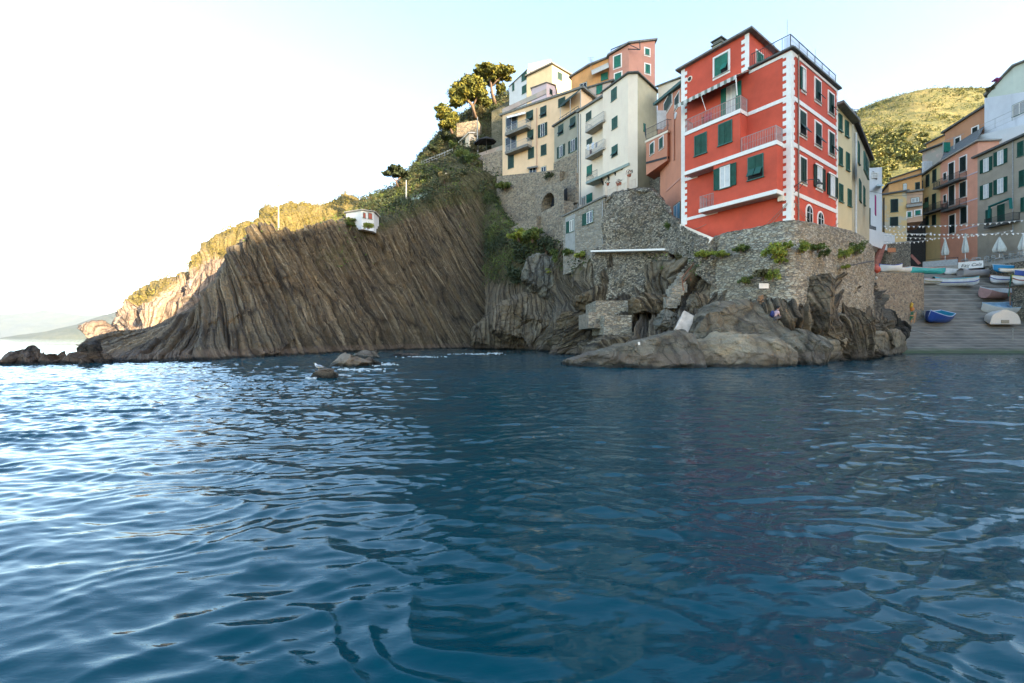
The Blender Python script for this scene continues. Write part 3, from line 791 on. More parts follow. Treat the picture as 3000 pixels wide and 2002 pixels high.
    for x, y, w, h in ((2370, 634, 16, 60), (2403, 650, 15, 52)):       # arched ground floor openings
        t_, z_ = FR.sz(x, y); ww = abs(FR.sD(x + w / 2)[0] - FR.sD(x - w / 2)[0]) / 2; D_ = FR.sD(x)[1]; hh = h / F * D_ / 2
        def arc(rad, zt, n=10): return [(t_ + math.cos(math.pi * k / n) * rad, zt + math.sin(math.pi * k / n) * rad) for k in range(n + 1)]
        o_ = [(t_ + ww + .13, z_ - hh)] + arc(ww + .13, z_ + hh - ww) + [(t_ - ww - .13, z_ - hh)]
        i_ = [(t_ + ww, z_ - hh)] + arc(ww, z_ + hh - ww) + [(t_ - ww, z_ - hh)]
        wn = MB().prism([FR.pt(a_, b_, .0) for a_, b_ in o_], [FR.pt(a_, b_, .05) for a_, b_ in o_]).build('arched_window', M_TRIM, root)
        MB().prism([FR.pt(a_, b_, .051) for a_, b_ in i_], [FR.pt(a_, b_, .056) for a_, b_ in i_]).build('pane', M_GLASS, wn)
        MB().box(FR.pt(t_, z_, .07), (.04, .03, hh * 1.9), FR.ax).box(FR.pt(t_, z_ + hh * .3, .07), (ww * 1.9, .028, .04), FR.ax).build('sash', M_CURT, wn)
    pipe(root, FR, 2336, 160, 655, .05)
    MB().tube([FL.pt(FL.sD(2170)[0], L1 - .2, .12), FL.pt(FL.sD(2170)[0], L2 + .2, .12)], .05, 6).build('drainpipe', M_PIPE, root)
    # roof terrace railing
    ang = Vector((0, 0, 0))
    p0 = FL.pt(tA + .1, L0 + .1, -.05); p1 = FL.pt(FL.L - .08, L0 + .1, -.08); p2 = FR.pt(FR.L * .5, L0 + .1, -.08); p3 = FR.pt(FR.L - .1, L0 + .1, -.08)
    m = MB()
    for a_, b_, st in ((p0, p1, .13), (p1, p2, 1.3), (p2, p3, 1.3)):
        m.bar(a_ + Vector((0, 0, 1.05)), b_ + Vector((0, 0, 1.05)), .04); n = max(1, int((b_ - a_).length / st))
        lim = n if st > 1 else n
        for i in range(lim + 1):
            if st < 1 and i / n > .62 and i % 8: continue
            p = a_.lerp(b_, i / n); m.bar(p, p + Vector((0, 0, 1.05)), .024 if st < 1 else .045)
        if st > 1:
            for hgt in (.35, .7): m.bar(a_ + Vector((0, 0, hgt)), b_ + Vector((0, 0, hgt)), .02)
    m.build('terrace_railing', M_IRON, root)
    t = NT('frosted_screen'); M_SCR = t.done((0.72, 0.76, 0.80), 0.25, Alpha=0.45)
    MB().bar(p1.lerp(p0, .16) + Vector((0, 0, .55)), p1 + Vector((0, 0, .55)), .015, .85).bar(p1 + Vector((0, 0, .55)), p3 + Vector((0, 0, .55)), .015, .85).build('railing_screen', M_SCR, root)
    MB().box(p3 + Vector((-.3, .1, .35)), (.5, .5, .6), FR.ax).build('roof_tank', M_GREYP, root)
    m = MB()
    for px, y0, y1, bk in ((2318, 150, 60, .3), (2364, 190, 130, 2.5), (2400, 225, 150, 3.5)):
        t_, D_ = FR.sD(px); b_ = FR.pt(t_, L0 + .1, -.25); top = b_.z + (y0 - y1) / F * D_
        m.bar(b_, (b_.x, b_.y, top), .022)
    m.build('antenna_mast', M_GREYP, root)
    # planters and folding rack on the balconies
    rk = FL.pt(FL.sD(2083)[0], L1 + .16, .6)
    m = MB()
    for i in range(7): m.bar(rk + FL.ax[0] * (i * .12 - .36), rk + FL.ax[0] * (i * .12 - .36) + Vector((0, 0, .8)), .05, .02)
    m.bar(rk + FL.ax[0] * -.45 + Vector((0, 0, .78)), rk + FL.ax[0] * .45 + Vector((0, 0, .78)), .04)
    tag(m.build('clothes_rack', M_BLACK), 'black clothes rack on the upper balcony of the red house', 'clothes rack')
    tag(MB().box(rk + FL.ax[0] * .12 + Vector((0, 0, .62)) + FL.ax[1] * .06, (.62, .05, .5), FL.ax).build('towel', plain((0.55, 0.06, 0.09), .9, .4, 0, 9)), 'red and white towel hung on the rack on the red house balcony', 'towel')
    # wires along the walls
    m = MB()
    def sag(a_, b_, s_, r_=.018, n=10): m.tube([a_.lerp(b_, i / n) - Vector((0, 0, s_ * 4 * (i / n) * (1 - i / n))) for i in range(n + 1)], r_, 4)
    sag(FL.pt(FL.L - .2, L3 - .7, .1), FL.pt(2.6, L3 - 4.2, .1), .5); sag(FL.pt(FL.L - .2, L3 - .8, .12), FL.pt(3.2, L3 - 4.0, .12), .75)
    sag(FR.pt(.3, L3 - .6, .1), FR.pt(FR.L - .1, L3 - .9, .1), 1.0); sag(FR.pt(.3, L3 - .7, .12), FR.pt(FR.L - .1, L3 - .9, .12), 1.35)
    sag(FL.pt(.2, L3 - 1., .1), FL.pt(2.3, L3 - .9, .1), .15)
    m.build('cables', M_PIPE, root)
    MB().box(FL.pt(FL.L - .55, L3 - .35, .2), (.34, .3, .34), FL.ax).build('junction_box', M_CREAMW, root)
    # street lamp bracket on the corner
    lr = thing('wall_lamp', 'black bell shaped lantern on a curled bracket at the red corner', 'lamp', tuple(FR.pt(.35, 12.2, .05)))
    m = MB(); p = [FR.pt(.3, 12.0, .05), FR.pt(.5, 12.3, .45), FR.pt(.75, 12.36, .9), FR.pt(1.0, 12.3, 1.3)]
    m.tube(p, .03, 6); m.tube([FR.pt(.3, 11.6, .05), FR.pt(.45, 11.9, .4), FR.pt(.6, 12.3, .6)], .02, 5); m.build('bracket', M_IRON, lr)
    c = p[-1]
    m = MB().tube([c, c - Vector((0, 0, .18)), c - Vector((0, 0, .30)), c - Vector((0, 0, .34))], [.03, .10, .24, .25], 10); m.build('lamp_shade', M_IRON, lr)
    MB().ell(c - Vector((0, 0, .40)), (.13, .13, .14)).build('bulb_glass', plain((.6, .6, .55), .3, .1), lr)
    return FL, FR, Bc, dr, dl, Cc, L3
FL_R, FR_R, Bc_R, dr_R, dl_R, Cc_R, L3_R = red_house()
GV = 'houses stacked on the cliff'
# ------------------------------------------------------------------ houses left of the red one
def left_village():
    # peach house
    r, (f,) = building('peach_house', 'peach rendered house with two balconies at the left end of the cliff terrace', [(1472, 84), (1702, 72.5)], [338, 262], 515, 7, M_CREAM, roof=(.5, .35), roofmat=M_SLATE2, group=GV)
    for x, y, w, h in ((1499, 361, 33, 42), (1497, 420, 32, 40)):
        window(r, f, x, y, w, h, 'glass', None, None, M_GLASS)
    balcony(r, f, 1479, 392, 1543, 380, 1.3, .45, M_GREYP, 1.1, M_SLATE2); balcony(r, f, 1479, 446, 1545, 435, 1.3, .45, M_GREYP, 1.1, M_SLATE2)
    awning(r, f, (1484, 342), (1538, 328), (1540, 333, .8), (1486, 347, .8), M_TRIM)
    windows(r, f, [(1552, 341, 19, 29, 'flap'), (1592, 328, 17, 30, 'flap'), (1554, 397, 17, 28, 'flap'), (1590, 382, 27, 38, 'open'), (1556, 449, 16, 30), (1593, 440, 15, 30),
                   (1646, 300, 19, 24), (1497, 471, 16, 44), (1561, 502, 20, 22, 'glass'), (1593, 498, 14, 18, 'glass')], G_DARK)
    awning(r, f, (1545, 491), (1574, 486), (1576, 490, .6), (1543, 495, .6), M_SLATE2, 'door_canopy')
    pipe(r, f, 1573, 318, 512, .08, plain((.5, .3, .2), .6))
    fp = f.shift(-.3)
    m = MB(); a, b = f.at(1474, 330), f.at(1590, 292)
    zt = a.z; m.box(fp.pt(5.0, zt + .45, 0), (10.5, .2, .9), f.ax); m.build('parapet', M_PEEL, r)
    # dark awning and terrace of the grey green house
    r, (f,) = building('grey_green_house', 'narrow grey green house with rubble stone lower walls beside the peach house', [(1624, 75.0), (1696, 70.2)], [372, 325], 640, 6, M_GG, roof=(.35, .25), roofmat=M_SLATE, group=GV)
    windows(r, f, [(1643, 381, 14, 28, 'flap'), (1678, 360, 15, 30, 'flap'), (1644, 444, 23, 34, 'open'), (1679, 427, 27, 36, 'open')], G_DARK)
    windows(r, f, [(1648, 509, 14, 18), (1680, 494, 11, 20)], G_TEAL); window(r, f, 1668, 568, 10, 18, 'glass')
    fb = f.shift(.06); m = MB(); z0 = f.at(1624, 700).z; z1 = f.at(1624, 478).z
    m.box(f.pt(f.L / 2, (z0 + z1) / 2, .0), (f.L + .1, .24, z1 - z0), f.ax); 
    for (px, py, w, h) in (): pass
    m.build('stone_facing', M_STONE_TAN, r)
    M_AWN = plain((.015, .04, .03), .85, .3)
    fa = Fac((f.A.x, f.A.y), (f.B.x, f.B.y), -1.5)
    ps = [fa.at(1640, 306), fa.at(1700, 262), fa.at(1722, 273), fa.at(1662, 324)]
    ps[2] += f.ax[1] * 1.6; ps[3] += f.ax[1] * 1.6
    aw = MB().prism(ps, [p + Vector((0, 0, .06)) for p in ps]).build('awning', M_AWN, r)
    m = MB(); zr = f.at(1650, 352).z
    for p in (ps[2], ps[3], ps[2].lerp(ps[3], .5)): m.bar(p, (p.x, p.y, zr), .09)
    m.build('awning_frame', M_GREYP, aw)
    tp = f.pt(0, 0, 0); t0, zz = f.sz(1630, 366); 
    m = MB(); m.bar(f.pt(1.0, f.at(1640, 362).z + 1.0, -.2), f.pt(f.L - .3, f.at(1690, 329).z + 1.0, -.2), .06)
    for i in range(6):
        k = i / 5; p = f.pt(1.0 + (f.L - 1.3) * k, f.at(1640, 362).z * (1 - k) + f.at(1690, 329).z * k, -.2); m.bar(p, p + Vector((0, 0, 1.0)), .05)
    m.build('roof_railing', M_IRON, r)
    pipe(r, f, 1694, 335, 610, .09, M_GREYP)
    # low white house
    r, (f,) = building('low_white_house', 'low cream house with three balconies between the grey green and the tall white house', [(1696, 69.5), (1770, 64.3)], [330, 285], 640, 7, M_CREAMW, roof=(.35, .3), roofmat=M_SLATE2, group=GV)
    windows(r, f, [(1725, 341, 14, 22), (1727, 415, 15, 16)], G_DARK); windows(r, f, [(1727, 500, 14, 28), (1727, 583, 16, 28)], G_TEAL)
    window(r, f, 1709, 591, 10, 26, 'glass', None, None, plain((.2, .17, .13), .6))
    balcony(r, f, 1714, 386, 1768, 360, 1.3, .25, M_GREYP, 1.2, M_CONC); balcony(r, f, 1714, 463, 1768, 440, 1.3, .25, M_GREYP, 1.2, M_CONC)
    pipe(r, f, 1701, 335, 600, .08, M_GREYP)
    fo = f.shift(1.25)
    cl = thing('laundry', 'white and dark washing hung below the low cream house balcony', 'laundry', tuple(fo.at(1730, 430)))
    for i, (px, py, w, h, c) in enumerate(((1722, 432, 11, 16, (.7, .7, .7)), (1737, 427, 10, 18, (.62, .64, .7)), (1731, 446, 8, 16, (.12, .07, .08)), (1748, 424, 9, 14, (.3, .31, .34)))):
        p = fo.at(px, py); D = p.y
        m = MB()
        n = 5; pts = []
        for k in range(n + 1):
            o = Vector((0, 0, 0)) + fo.ax[0] * ((k / n - .5) * w / F * D) + fo.ax[1] * (.06 * math.sin(k * 2.3 + i))
            pts.append(p + o)
        H_ = Vector((0, 0, h / F * D / 2)); b = [q + H_ for q in pts]; t_ = [q - H_ + Vector((0, 0, .1 * math.sin(k + i))) for k, q in enumerate(pts)]
        fs = [(k, k + 1, n + 2 + k, n + 1 + k) for k in range(n)]
        m.add(b + t_, fs).build('cloth', plain(c, .9, .2, 0, 3), cl)
    # tall white house
    r, fs = building('tall_white_house', 'tall cream tower house with four small green windows and a long balcony on struts', [(1766, 63.2), (1840, 58.4), (1868, 57.6), (1925, 60.5)], [271, 218, 217, 272], 548, 0, M_CREAMW, roof=(.3, .16), roofmat=M_SLATE, group=GV)
    bpy.data.objects.remove([o for o in r.children if o.name.startswith('wall')][0])
    pl = [plan(*c) for c in [(1766, 63.2), (1840, 58.4), (1868, 57.6), (1925, 60.5)]]; zt = [P(0, t, D).z for t, D in ((271, 63.2), (218, 58.4), (217, 57.6), (272, 60.5))]
    zt[0] = zt[0]; zb = P(0, 500, 57.6).z - 2.2
    bkx = Vector(pl[0]) + Vector(pl[3]) - Vector(pl[1])
    base = [Vector((x, y, zb)) for x, y in pl] + [Vector((bkx.x, bkx.y, zb))]; top = [Vector((p.x, p.y, z)) for p, z in zip(base, zt + [zt[0] - .5])]
    m = MB(); n = 5
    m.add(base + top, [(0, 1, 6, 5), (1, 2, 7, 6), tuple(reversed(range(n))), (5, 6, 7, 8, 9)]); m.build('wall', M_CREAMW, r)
    m = MB(); m.add(base + top, [(2, 3, 8, 7), (3, 4, 9, 8), (4, 0, 5, 9)]); m.build('shade_side_wall', M_OLIVE, r)  # olive colour paints the shade on this side of the cream tower
    f, fr = fs[0], fs[2]
    windows(r, f, [(1799, 277, 15, 33), (1801, 361, 15, 32), (1801, 443, 16, 30, 'flap')], G_MID)
    window(r, fr, 1888, 375, 5, 22, 'closed', G_TEAL)
    fl = f.shift(-.9)   # lower storeys set back behind the balcony line
    lowz = P(0, 612, 63).z
    a = Vector(plan(1694, 69.0)); b_ = Vector(plan(1872, 58.6)); ff = Fac(a, b_)
    m = MB().box(ff.pt(ff.L / 2, (lowz + zb) / 2 + .4, -2.5), (ff.L, 5, zb - lowz + .8), ff.ax); m.build('lower_wall', M_CREAMW, r)
    fo = ff.shift(1.5); ta, z_a = fo.sz(1716, 541); tb, z_b = fo.sz(1842, 484); zz = (z_a + z_b) / 2
    m = MB().box(ff.pt((ta + tb) / 2, zz + .18, .75), (tb - ta, 1.5, .36), ff.ax); sl = m.build('long_balcony', plain((.30, .36, .31), .8, .2), r)
    tt = ff.sD(1770)[0]
    railing(sl, [ff.pt(ta + .1, zz + .36, .1), ff.pt(ta + .1, zz + .36, 1.4), ff.pt(tt, zz + .36, 1.4)], 1.1, M_IRON, .16)
    for px in (1780, 1799, 1820, 1842):
        t_, _ = ff.sD(px)
        MB().bar(ff.pt(t_, zz - 2.2, .02), ff.pt(t_, zz + .0, 1.25), .16, .2).build('strut', M_BLACK, sl)
    windows(r, ff, [(1788, 557, 9, 30)], G_MID); 
    # small terrace with pots under the balcony
    tr = thing('pot_terrace', 'small pale terrace with potted plants below the strutted balcony', 'terrace', tuple(P(1815, 600, 56)))
    m = MB(); A_, B_ = P(1776, 578, 57.5), P(1862, 545, 54.5)
    for i in range(9): 
        p = A_.lerp(B_, i / 8); m.bar(p, p + Vector((0, 0, 1.5 if i % 3 == 0 else .9)), .28 if i % 3 == 0 else .08)
    m.bar(A_ + Vector((0, 0, .9)), B_ + Vector((0, 0, .9)), .08); m.build('fence_post', M_CREAMW, tr)
    for i, px in enumerate((1781, 1811, 1818, 1842, 1846)):
        k = (px - 1776) / 86; p = A_.lerp(B_, k) + Vector((0, 0, 1.7 if i in (0, 3, 4) else 1.1)); pr = thing('potted_plant', ['clay pot with a dark plant above the fence post', 'small red flowering pot on the pale terrace fence', 'tiny clay pot low on the terrace fence', 'tall red flowering pot near the house corner', 'clay pot on the terrace corner post'][i], 'potted plant', tuple(p), 'pots on the small terrace')
        MB().tube([p - Vector((0, 0, .25)), p + Vector((0, 0, .05))], [.13, .2], 8).build('pot', plain((.42, .13, .07), .8), pr)
        m = MB()
        for k in range(26):
            q = p + Vector((rnd.uniform(-.3, .3), rnd.uniform(-.3, .3), rnd.uniform(.05, .6))); d = Vector((rnd.uniform(-1, 1), rnd.uniform(-1, 1), rnd.uniform(-1, 1))).normalized(); e_ = d.orthogonal().normalized() * .09; d = d * .09
            m.add([q - d, q + e_, q + d, q - e_], [(0, 1, 2, 3)])
        m.build('foliage', plain((.35, .05, .04), .8, .5) if i in (1, 3) else plain((.04, .07, .025), .8, .4), pr)
    # pink tower behind
    r, fs = building('pink_tower_house', 'tall pink tower house with green windows, highest of the roofs', [(1785, 80), (1842, 78), (1919, 80)], [165, 131, 118], 330, 5, M_PINK, roof=(.35, .3), roofmat=M_SLATE2, group=GV)
    windows(r, fs[0], [(1809, 181, 19, 34), (1811, 230, 18, 30)], G_TEAL, .18); windows(r, fs[1], [(1896, 153, 12, 18), (1897, 203, 13, 26)], G_TEAL, .2)
    m = MB(); a = P(1790, 146, 80); b_ = P(1835, 127, 78); c = P(1874, 119, 77); d = P(1875, 146, 77); e_ = P(1840, 144, 78)
    m.bar(a, b_, .12).bar(c, d, .12).bar(d, e_, .12).bar(b_, d, .1).bar(a, P(1790, 165, 80), .12); m.build('antenna_frame', M_IRON, r)
    # gabled house
    r, fs = building('gabled_cream_house', 'weathered cream gabled house high behind the peach house', [(1543, 95), (1617, 92), (1679, 96)], [225, 189, 226], 340, 8, M_TAN, roof=(.35, .3), roofmat=M_SLATE2, group=GV)
    window(r, fs[1], 1640, 224, 12, 20, 'closed', G_DARK)
    r, fs = building('gabled_white_house', 'white house with arched green doors left of the gabled cream house', [(1492, 99), (1545, 95)], [256, 206], 330, 8, M_WHITE, roof=(.15, .2), roofmat=M_SLATE2, group=GV)
    windows(r, fs[0], [(1536, 225, 14, 22), (1537, 262, 14, 22), (1504, 256, 5, 20)], G_MID)
    building('sunlit_white_house', 'sunlit white house top highest on the hill', [(1548, 108), (1612, 106)], [190, 176], 300, 8, M_WHITE, roof=(.1, .1), roofmat=M_WHITE, group=GV)
    r, fs = building('pale_pink_house', 'small pale pink house on the terrace above the peach house', [(1557, 87), (1601, 84), (1626, 86)], [260, 244, 252], 330, 6, M_PALEPINK, roof=(.2, .14), roofmat=M_SLATE2, group=GV)
    window(r, fs[1], 1614, 270, 7, 14, 'closed', G_BLK)
    r, fs = building('orange_terrace_house', 'orange house with roof awning between the cream gable and the pink tower', [(1674, 84.5), (1726, 82.5), (1786, 80.5)], [228, 196, 170], 340, 6, M_ORANGE, roof=(.4, .3), roofmat=M_SLATE2, group=GV)
    windows(r, fs[1], [(1771, 225, 19, 20)], G_TEAL); windows(r, fs[0], [(1709, 251, 20, 14, 'glass')], G_DARK)
    awning(r, fs[1], (1732, 207), (1782, 184), (1784, 198, 1.2), (1734, 220, 1.2), plain((.5, .47, .4), .9, .2))
    r, fs = building('grey_pink_house', 'grey pink house with one teal window and long eave left of the pink tower', [(1668, 78.5), (1790, 75.0)], [276, 240], 340, 3, M_PEEL, roof=(.5, .25), roofmat=M_SLATE, group=GV)
    windows(r, fs[0], [(1756, 263, 16, 24)], G_TEAL)
    # dark roofs and green shutters between the white tower and the coral house
    r, fs = building('green_eaved_house', 'coral house top with green eaves and shutters left of the red house', [(1926, 52), (1999, 43)], [303, 254], 420, 6, M_CORAL, roof=(.5, .3), roofmat=plain((.03, .10, .08), .7), group=GV)
    windows(r, fs[0], [(1958, 303, 22, 36)], G_DARK, .15); windows(r, fs[0], [(1984, 298, 12, 34)], G_DARK, .1)
    r, fs = building('rooftop_canopy', 'white canopy roof with dark posts between the white tower and the red house', [(1928, 58), (1994, 54)], [253, 232], 262, 3, M_CREAMW, cat='canopy', roof=(.3, .15), roofmat=M_SLATE2, group=GV)
    # coral house
    r, fs = building('coral_house', 'coral house with a jettied box and terrace railing against the red house', [(1934, 46.5), (2001, 40.5)], [390, 310], 640, 6, M_CORAL, roof=None, group=GV)
    f = fs[0]
    pipe(r, f, 1977, 330, 470, .07, plain((.45, .2, .12), .6))
    m = MB(); m.box(f.pt(f.sD(1968)[0] + .9, f.at(1968, 546).z, .02), (4.5, .05, .18), f.ax).build('string_course', M_PINK, r)
    ring = f.at(1980, 339); MB().prism([ring + f.ax[0] * math.cos(k * .785) * .32 + Vector((0, 0, math.sin(k * .785) * .32)) for k in range(8)], [ring + f.ax[1] * .07 + f.ax[0] * math.cos(k * .785) * .32 + Vector((0, 0, math.sin(k * .785) * .32)) for k in range(8)]).build('round_window', M_CURT, r)
    window(r, f, 1984, 626, 18, 56, 'glass', None, None, plain((.13, .33, .45), .6))
    j, jf = building('jettied_room', 'coral jettied room with two green windows under an iron terrace', [(1893, 47.5), (1955, 43.5), (1979, 44.8)], [418, 390, 394], 470, 0, M_CORAL, roof=(.12, .2), roofmat=M_CREAMW, group=GV, cat='room')
    windows(j, jf[0], [(1911, 436, 10, 30), (1938, 420, 10, 30)], G_MID, .08)
    p = [P(1893, 417, 47.5) + Vector((0, 0, .25)), P(1955, 389, 43.5) + Vector((0, 0, .2)), P(1979, 392, 44.8) + Vector((0, 0, .2))]
    railing(j, [P(1890, 396, 49) , p[0], p[1], p[2]], 1.15, M_IRON, .25)
    MB().bar(P(1895, 478, 47.4), P(1955, 462, 43.6), .2).bar(P(1955, 462, 43.6), P(1979, 478, 46), .2).bar(P(1960, 465, 44), P(1975, 490, 45.5), .14).build('beams', M_BLACK, j)
    pr = thing('terrace_parasol', 'pale folded screen standing on the iron terrace', 'screen', tuple(P(1938, 385, 46)))
    MB().box(P(1938, 352, 46.5), (1.0, .08, 2.0)).build('screen_cloth', M_CURT, pr); MB().bar(P(1925, 385, 46.5), P(1925, 330, 46.5), .06).bar(P(1950, 385, 46.5), P(1950, 330, 46.5), .06).build('frame', M_IRON, pr)
    # stone block behind the gap, so no sky shows under the jetty
    building('rear_wall', 'dark rubble wall in the gap between the white tower and the coral house', [(1872, 63), (1958, 54)], [420, 400], 660, 4, M_STONE_DK, cat='wall', roof=None)
    # stone house at the foot
    r, (f,) = building('stone_house', 'low grey stone house with slanted eave below the balconies', [(1650, 51), (1771, 44)], [636, 579], 775, 5, M_STONE_GR, roof=(.2, .16), roofmat=M_SLATE2, group=GV)
    windows(r, f, [(1671, 664, 22, 34, 'openL', G_MID)]); windows(r, f, [(1722, 640, 30, 34, 'openL', G_MID)])
    pipe(r, f, 1767, 588, 715, .05, M_GREYP); 
    m = MB().box(f.pt(f.sD(1671)[0], f.at(1671, 672).z - .6, .01), (2.0, .05, 4.2), f.ax).build('render_patch', plain((.33, .33, .30), .9, .15, 0, 2), r)
    # arched masonry
    ar = thing('arched_wall', 'tan stone wall with a dark arched opening under the peach house', 'wall', tuple(P(1610, 690, 64)))
    f = Fac(plan(1568, 68), plan(1652, 60.5)); zb = f.at(1600, 780).z; 
    tc, zc = f.sz(1605, 598); zf = f.at(1605, 613).z; rr = 1.0; tA, tB = f.sD(1586)[0], f.sD(1624)[0]; rr = (tB - tA) / 2; tc = (tA + tB) / 2
    za_, zb_ = f.at(1570, 552).z, f.at(1650, 530).z
    arc = [(tc - math.cos(math.pi * k / 12) * rr, zc + math.sin(math.pi * k / 12) * rr * .85) for k in range(13)]
    top = [(tc - math.cos(math.pi * k / 12) * f.L / 2, za_ + (zb_ - za_) * k / 12) for k in range(13)]
    m = MB(); vs = []; 
    low = [(tA, zf)] + arc + [(tB, zf)]; outer = [(0, zf)] + [(f.L * k / 12, za_ + (zb_ - za_) * k / 12) for k in range(13)] + [(f.L, zf)]
    vs = [f.pt(*q, 0.0) for q in low] + [f.pt(*q, 0.0) for q in outer] + [f.pt(*q, -1.6) for q in low]
    n = len(low); m.add(vs, [(i, i + 1, n + i + 1, n + i) for i in range(n - 1)] + [(i, i + 1, 2 * n + i + 1, 2 * n + i) for i in range(n - 1)])
    m.box(f.pt(f.L / 2, (zb + zf) / 2, -.8), (f.L, 1.6, zf - zb), f.ax); m.box(f.pt(f.L / 2, (za_ + zf) / 2, -2.2), (f.L, .5, za_ - zf), f.ax)
    m.build('wall_face', M_STONE_TAN, ar)
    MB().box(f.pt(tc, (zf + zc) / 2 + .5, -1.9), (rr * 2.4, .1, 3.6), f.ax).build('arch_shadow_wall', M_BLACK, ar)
    building('ramp_wall', 'tan stone ramp wall stepping down left of the arch', [(1498, 71), (1572, 66)], [668, 632], 800, 3, M_STONE_TAN, cat='wall', roof=None)
    building('retaining_wall', 'low stone retaining wall under the peach house', [(1455, 82.5), (1640, 72)], [517, 497], 640, 5, M_STONE_TAN, cat='wall', roof=None)
left_village()

# ------------------------------------------------------------------ lane and right hand row
def right_village():
    G2 = 'houses round the slipway'
    # yellow house continuing the red wall line
    dr = dr_R; 
    def onR(px, off=0.0):
        f = Fac((Cc_R.x, Cc_R.y), (Cc_R.x + dr.x * 20, Cc_R.y + dr.y * 20)); t, D = f.sD(px); return (px, D)
    c1 = (2452.5, onR(2452.5)[1]); c2 = onR(2496)
    r, (f,) = building('yellow_house', 'pale yellow house with narrow green shutters right of the red house', [c1, c2], [312, 362], 760, 7, M_YEL, roof=(.45, .2), roofmat=M_SLATE2, group=G2)
    windows(r, f, [(2461, 361, 9, 46), (2480, 379, 9, 44), (2462, 460, 9, 50), (2483, 475, 9, 50), (2463, 567, 10, 50), (2488, 581, 9, 48)], G_MID)
    r, fs = building('shaded_grey_house', 'grey green side of a house with big dark eaves receding into the lane', [(2496.5, 37.6), (2547, 47.5)], [352, 466], 740, 5, M_OLIVE, roof=(.75, .3), roofmat=plain((.05, .035, .03), .9), group=G2)
    f = fs[0]; windows(r, f, [(2515, 450, 4, 60), (2519, 560, 5, 60), (2531, 575, 4, 50)], G_MID)
    window(r, f.shift(.8), 2536, 486, 12, 52, 'closed', G_MID); pipe(r, f, 2504, 390, 700, .09, M_CURT)
    tag(MB().box(f.at(2531, 608, .9), (.9, .06, 1.9), f.ax).build('hanging_cloth', plain((.32, .02, .13), .9, .3)), 'magenta cloth hanging in the lane beside the white house', 'cloth')
    r, (f,) = building('white_lane_house', 'narrow white house with a lattice terrace at the lane entrance', [(2534, 60), (2584, 63)], [494, 490], 770, 6, M_WHITE, roof=None, group=G2)
    windows(r, f, [(2542, 560, 4, 40), (2545, 634, 7, 48)], G_DARK); balcony(r, f, 2542, 690, 2568, 690, 1.0, .1, M_IRON, 1.2)
    MB().box(f.at(2562, 515, .04), (1.3, .06, .9), f.ax).build('lattice_opening', M_GLASS, r)
    m = MB()
    for k in range(6):
        a, b_ = f.at(2552 + k * 3.5, 523, .1), f.at(2552 + k * 3.5, 506, .1); m.bar(a, b_, .06); 
    for k in range(4):
        a, b_ = f.at(2551, 507 + k * 5, .1), f.at(2573, 507 + k * 5, .1); m.bar(a, b_, .06)
    m.build('lattice', M_TRIM, r)
    awning(r, f, (2571, 541), (2586, 541), (2592, 546, 1.), (2569, 546, 1.), plain((.30, .36, .33), .8), 'awning')
    r, (f,) = building('tan_lane_house', 'tan ochre house with two dark shuttered windows facing the slipway', [(2586, 66), (2657, 65)], [573, 561], 760, 6, M_YEL2 if False else stucco((.70, .47, .21), .15, .3, (.50, .44, .34), 'tan_ochre_render'), roof=(.3, .2), group=G2)
    windows(r, f, [(2620, 603, 20, 37), (2619, 650, 22, 26)], G_BLK); pipe(r, f, 2589, 580, 690, .08, M_BLACK)
    r, (f,) = building('ochre_terrace_house', 'ochre orange house above the tan house with a thin dark cornice', [(2604, 72), (2700, 70)], [541, 512], 600, 6, M_ORANGE, roof=(.35, .2), group=G2)
    windows(r, f, [(2651, 549, 9, 20, 'glass', None, M_GREYP), (2688, 546, 12, 22)], G_BLK)
    building('ochre_upper_house', 'ochre upper wall set back over the lane houses', [(2609, 78), (2698, 75)], [526, 496], 560, 5, M_ORANGE, roof=(.25, .15), group=G2)
    r, (f,) = building('small_pink_house', 'small pink house over a dark passage beside the tan house', [(2657.5, 65), (2703, 64)], [566, 560], 648, 6, stucco((.62, .38, .24), .2, .3, None, 'old_pink_render'), roof=(.3, .25), roofmat=M_SLATE2, group=G2)
    window(r, f, 2681, 587, 22, 13, 'glass', None, None, M_GREYP); window(r, f, 2664, 629, 9, 14, 'closed', G_TEAL, .12); window(r, f, 2689, 624, 14, 13, 'half', G_TEAL, .12)
    balcony(r, f, 2656, 607, 2702, 603, .5, .35, M_SLATE2, .2)
    building('passage', 'dark block painting the shade of the passage below the small pink house', [(2640, 72), (2712, 71)], [640, 640], 790, 4, plain((.03, .028, .026), .9, .4), cat='passage', roof=None)  # solid near-black block, its colour stands in for the alley's shade
    # mustard narrow house, pink house
    cy, cp, cg, ce = (2700, 72.0), (2755, 68.5), (2864, 62.5), (3075, 54)
    r, (f,) = building('mustard_house', 'narrow mustard house with a green balcony left of the pink house', [cy, cp], [520, 480], 775, 6, M_YEL2, roof=(.45, .18), group=G2)
    windows(r, f, [(2718, 530, 9, 35), (2738, 516, 10, 36), (2715, 592, 10, 24, 'flap'), (2737, 592, 10, 46), (2737, 645, 10, 28), (2717, 647, 8, 26)], G_BLK)
    b, _ = balcony(r, f, 2700, 629, 2756, 616, 1.0, .25, M_IRON, 1.0, M_SLATE)
    MB().box(f.pt(f.sD(2716)[0], f.at(2716, 607).z, 1.02), (3.2, .04, .9), f.ax).build('balcony_screen', plain((.04, .09, .045), .9, .3), b)
    pipe(r, f, 2703, 530, 740, .12, M_SLATE)
    r, (f,) = building('salmon_house', 'salmon pink house with white banded front and two dark balconies', [cp, cg], [479, 416], 775, 7, stucco((.78, .36, .23), .12, .2, None, 'salmon_render'), roof=(.4, .2), roofmat=M_CONC, group=G2)
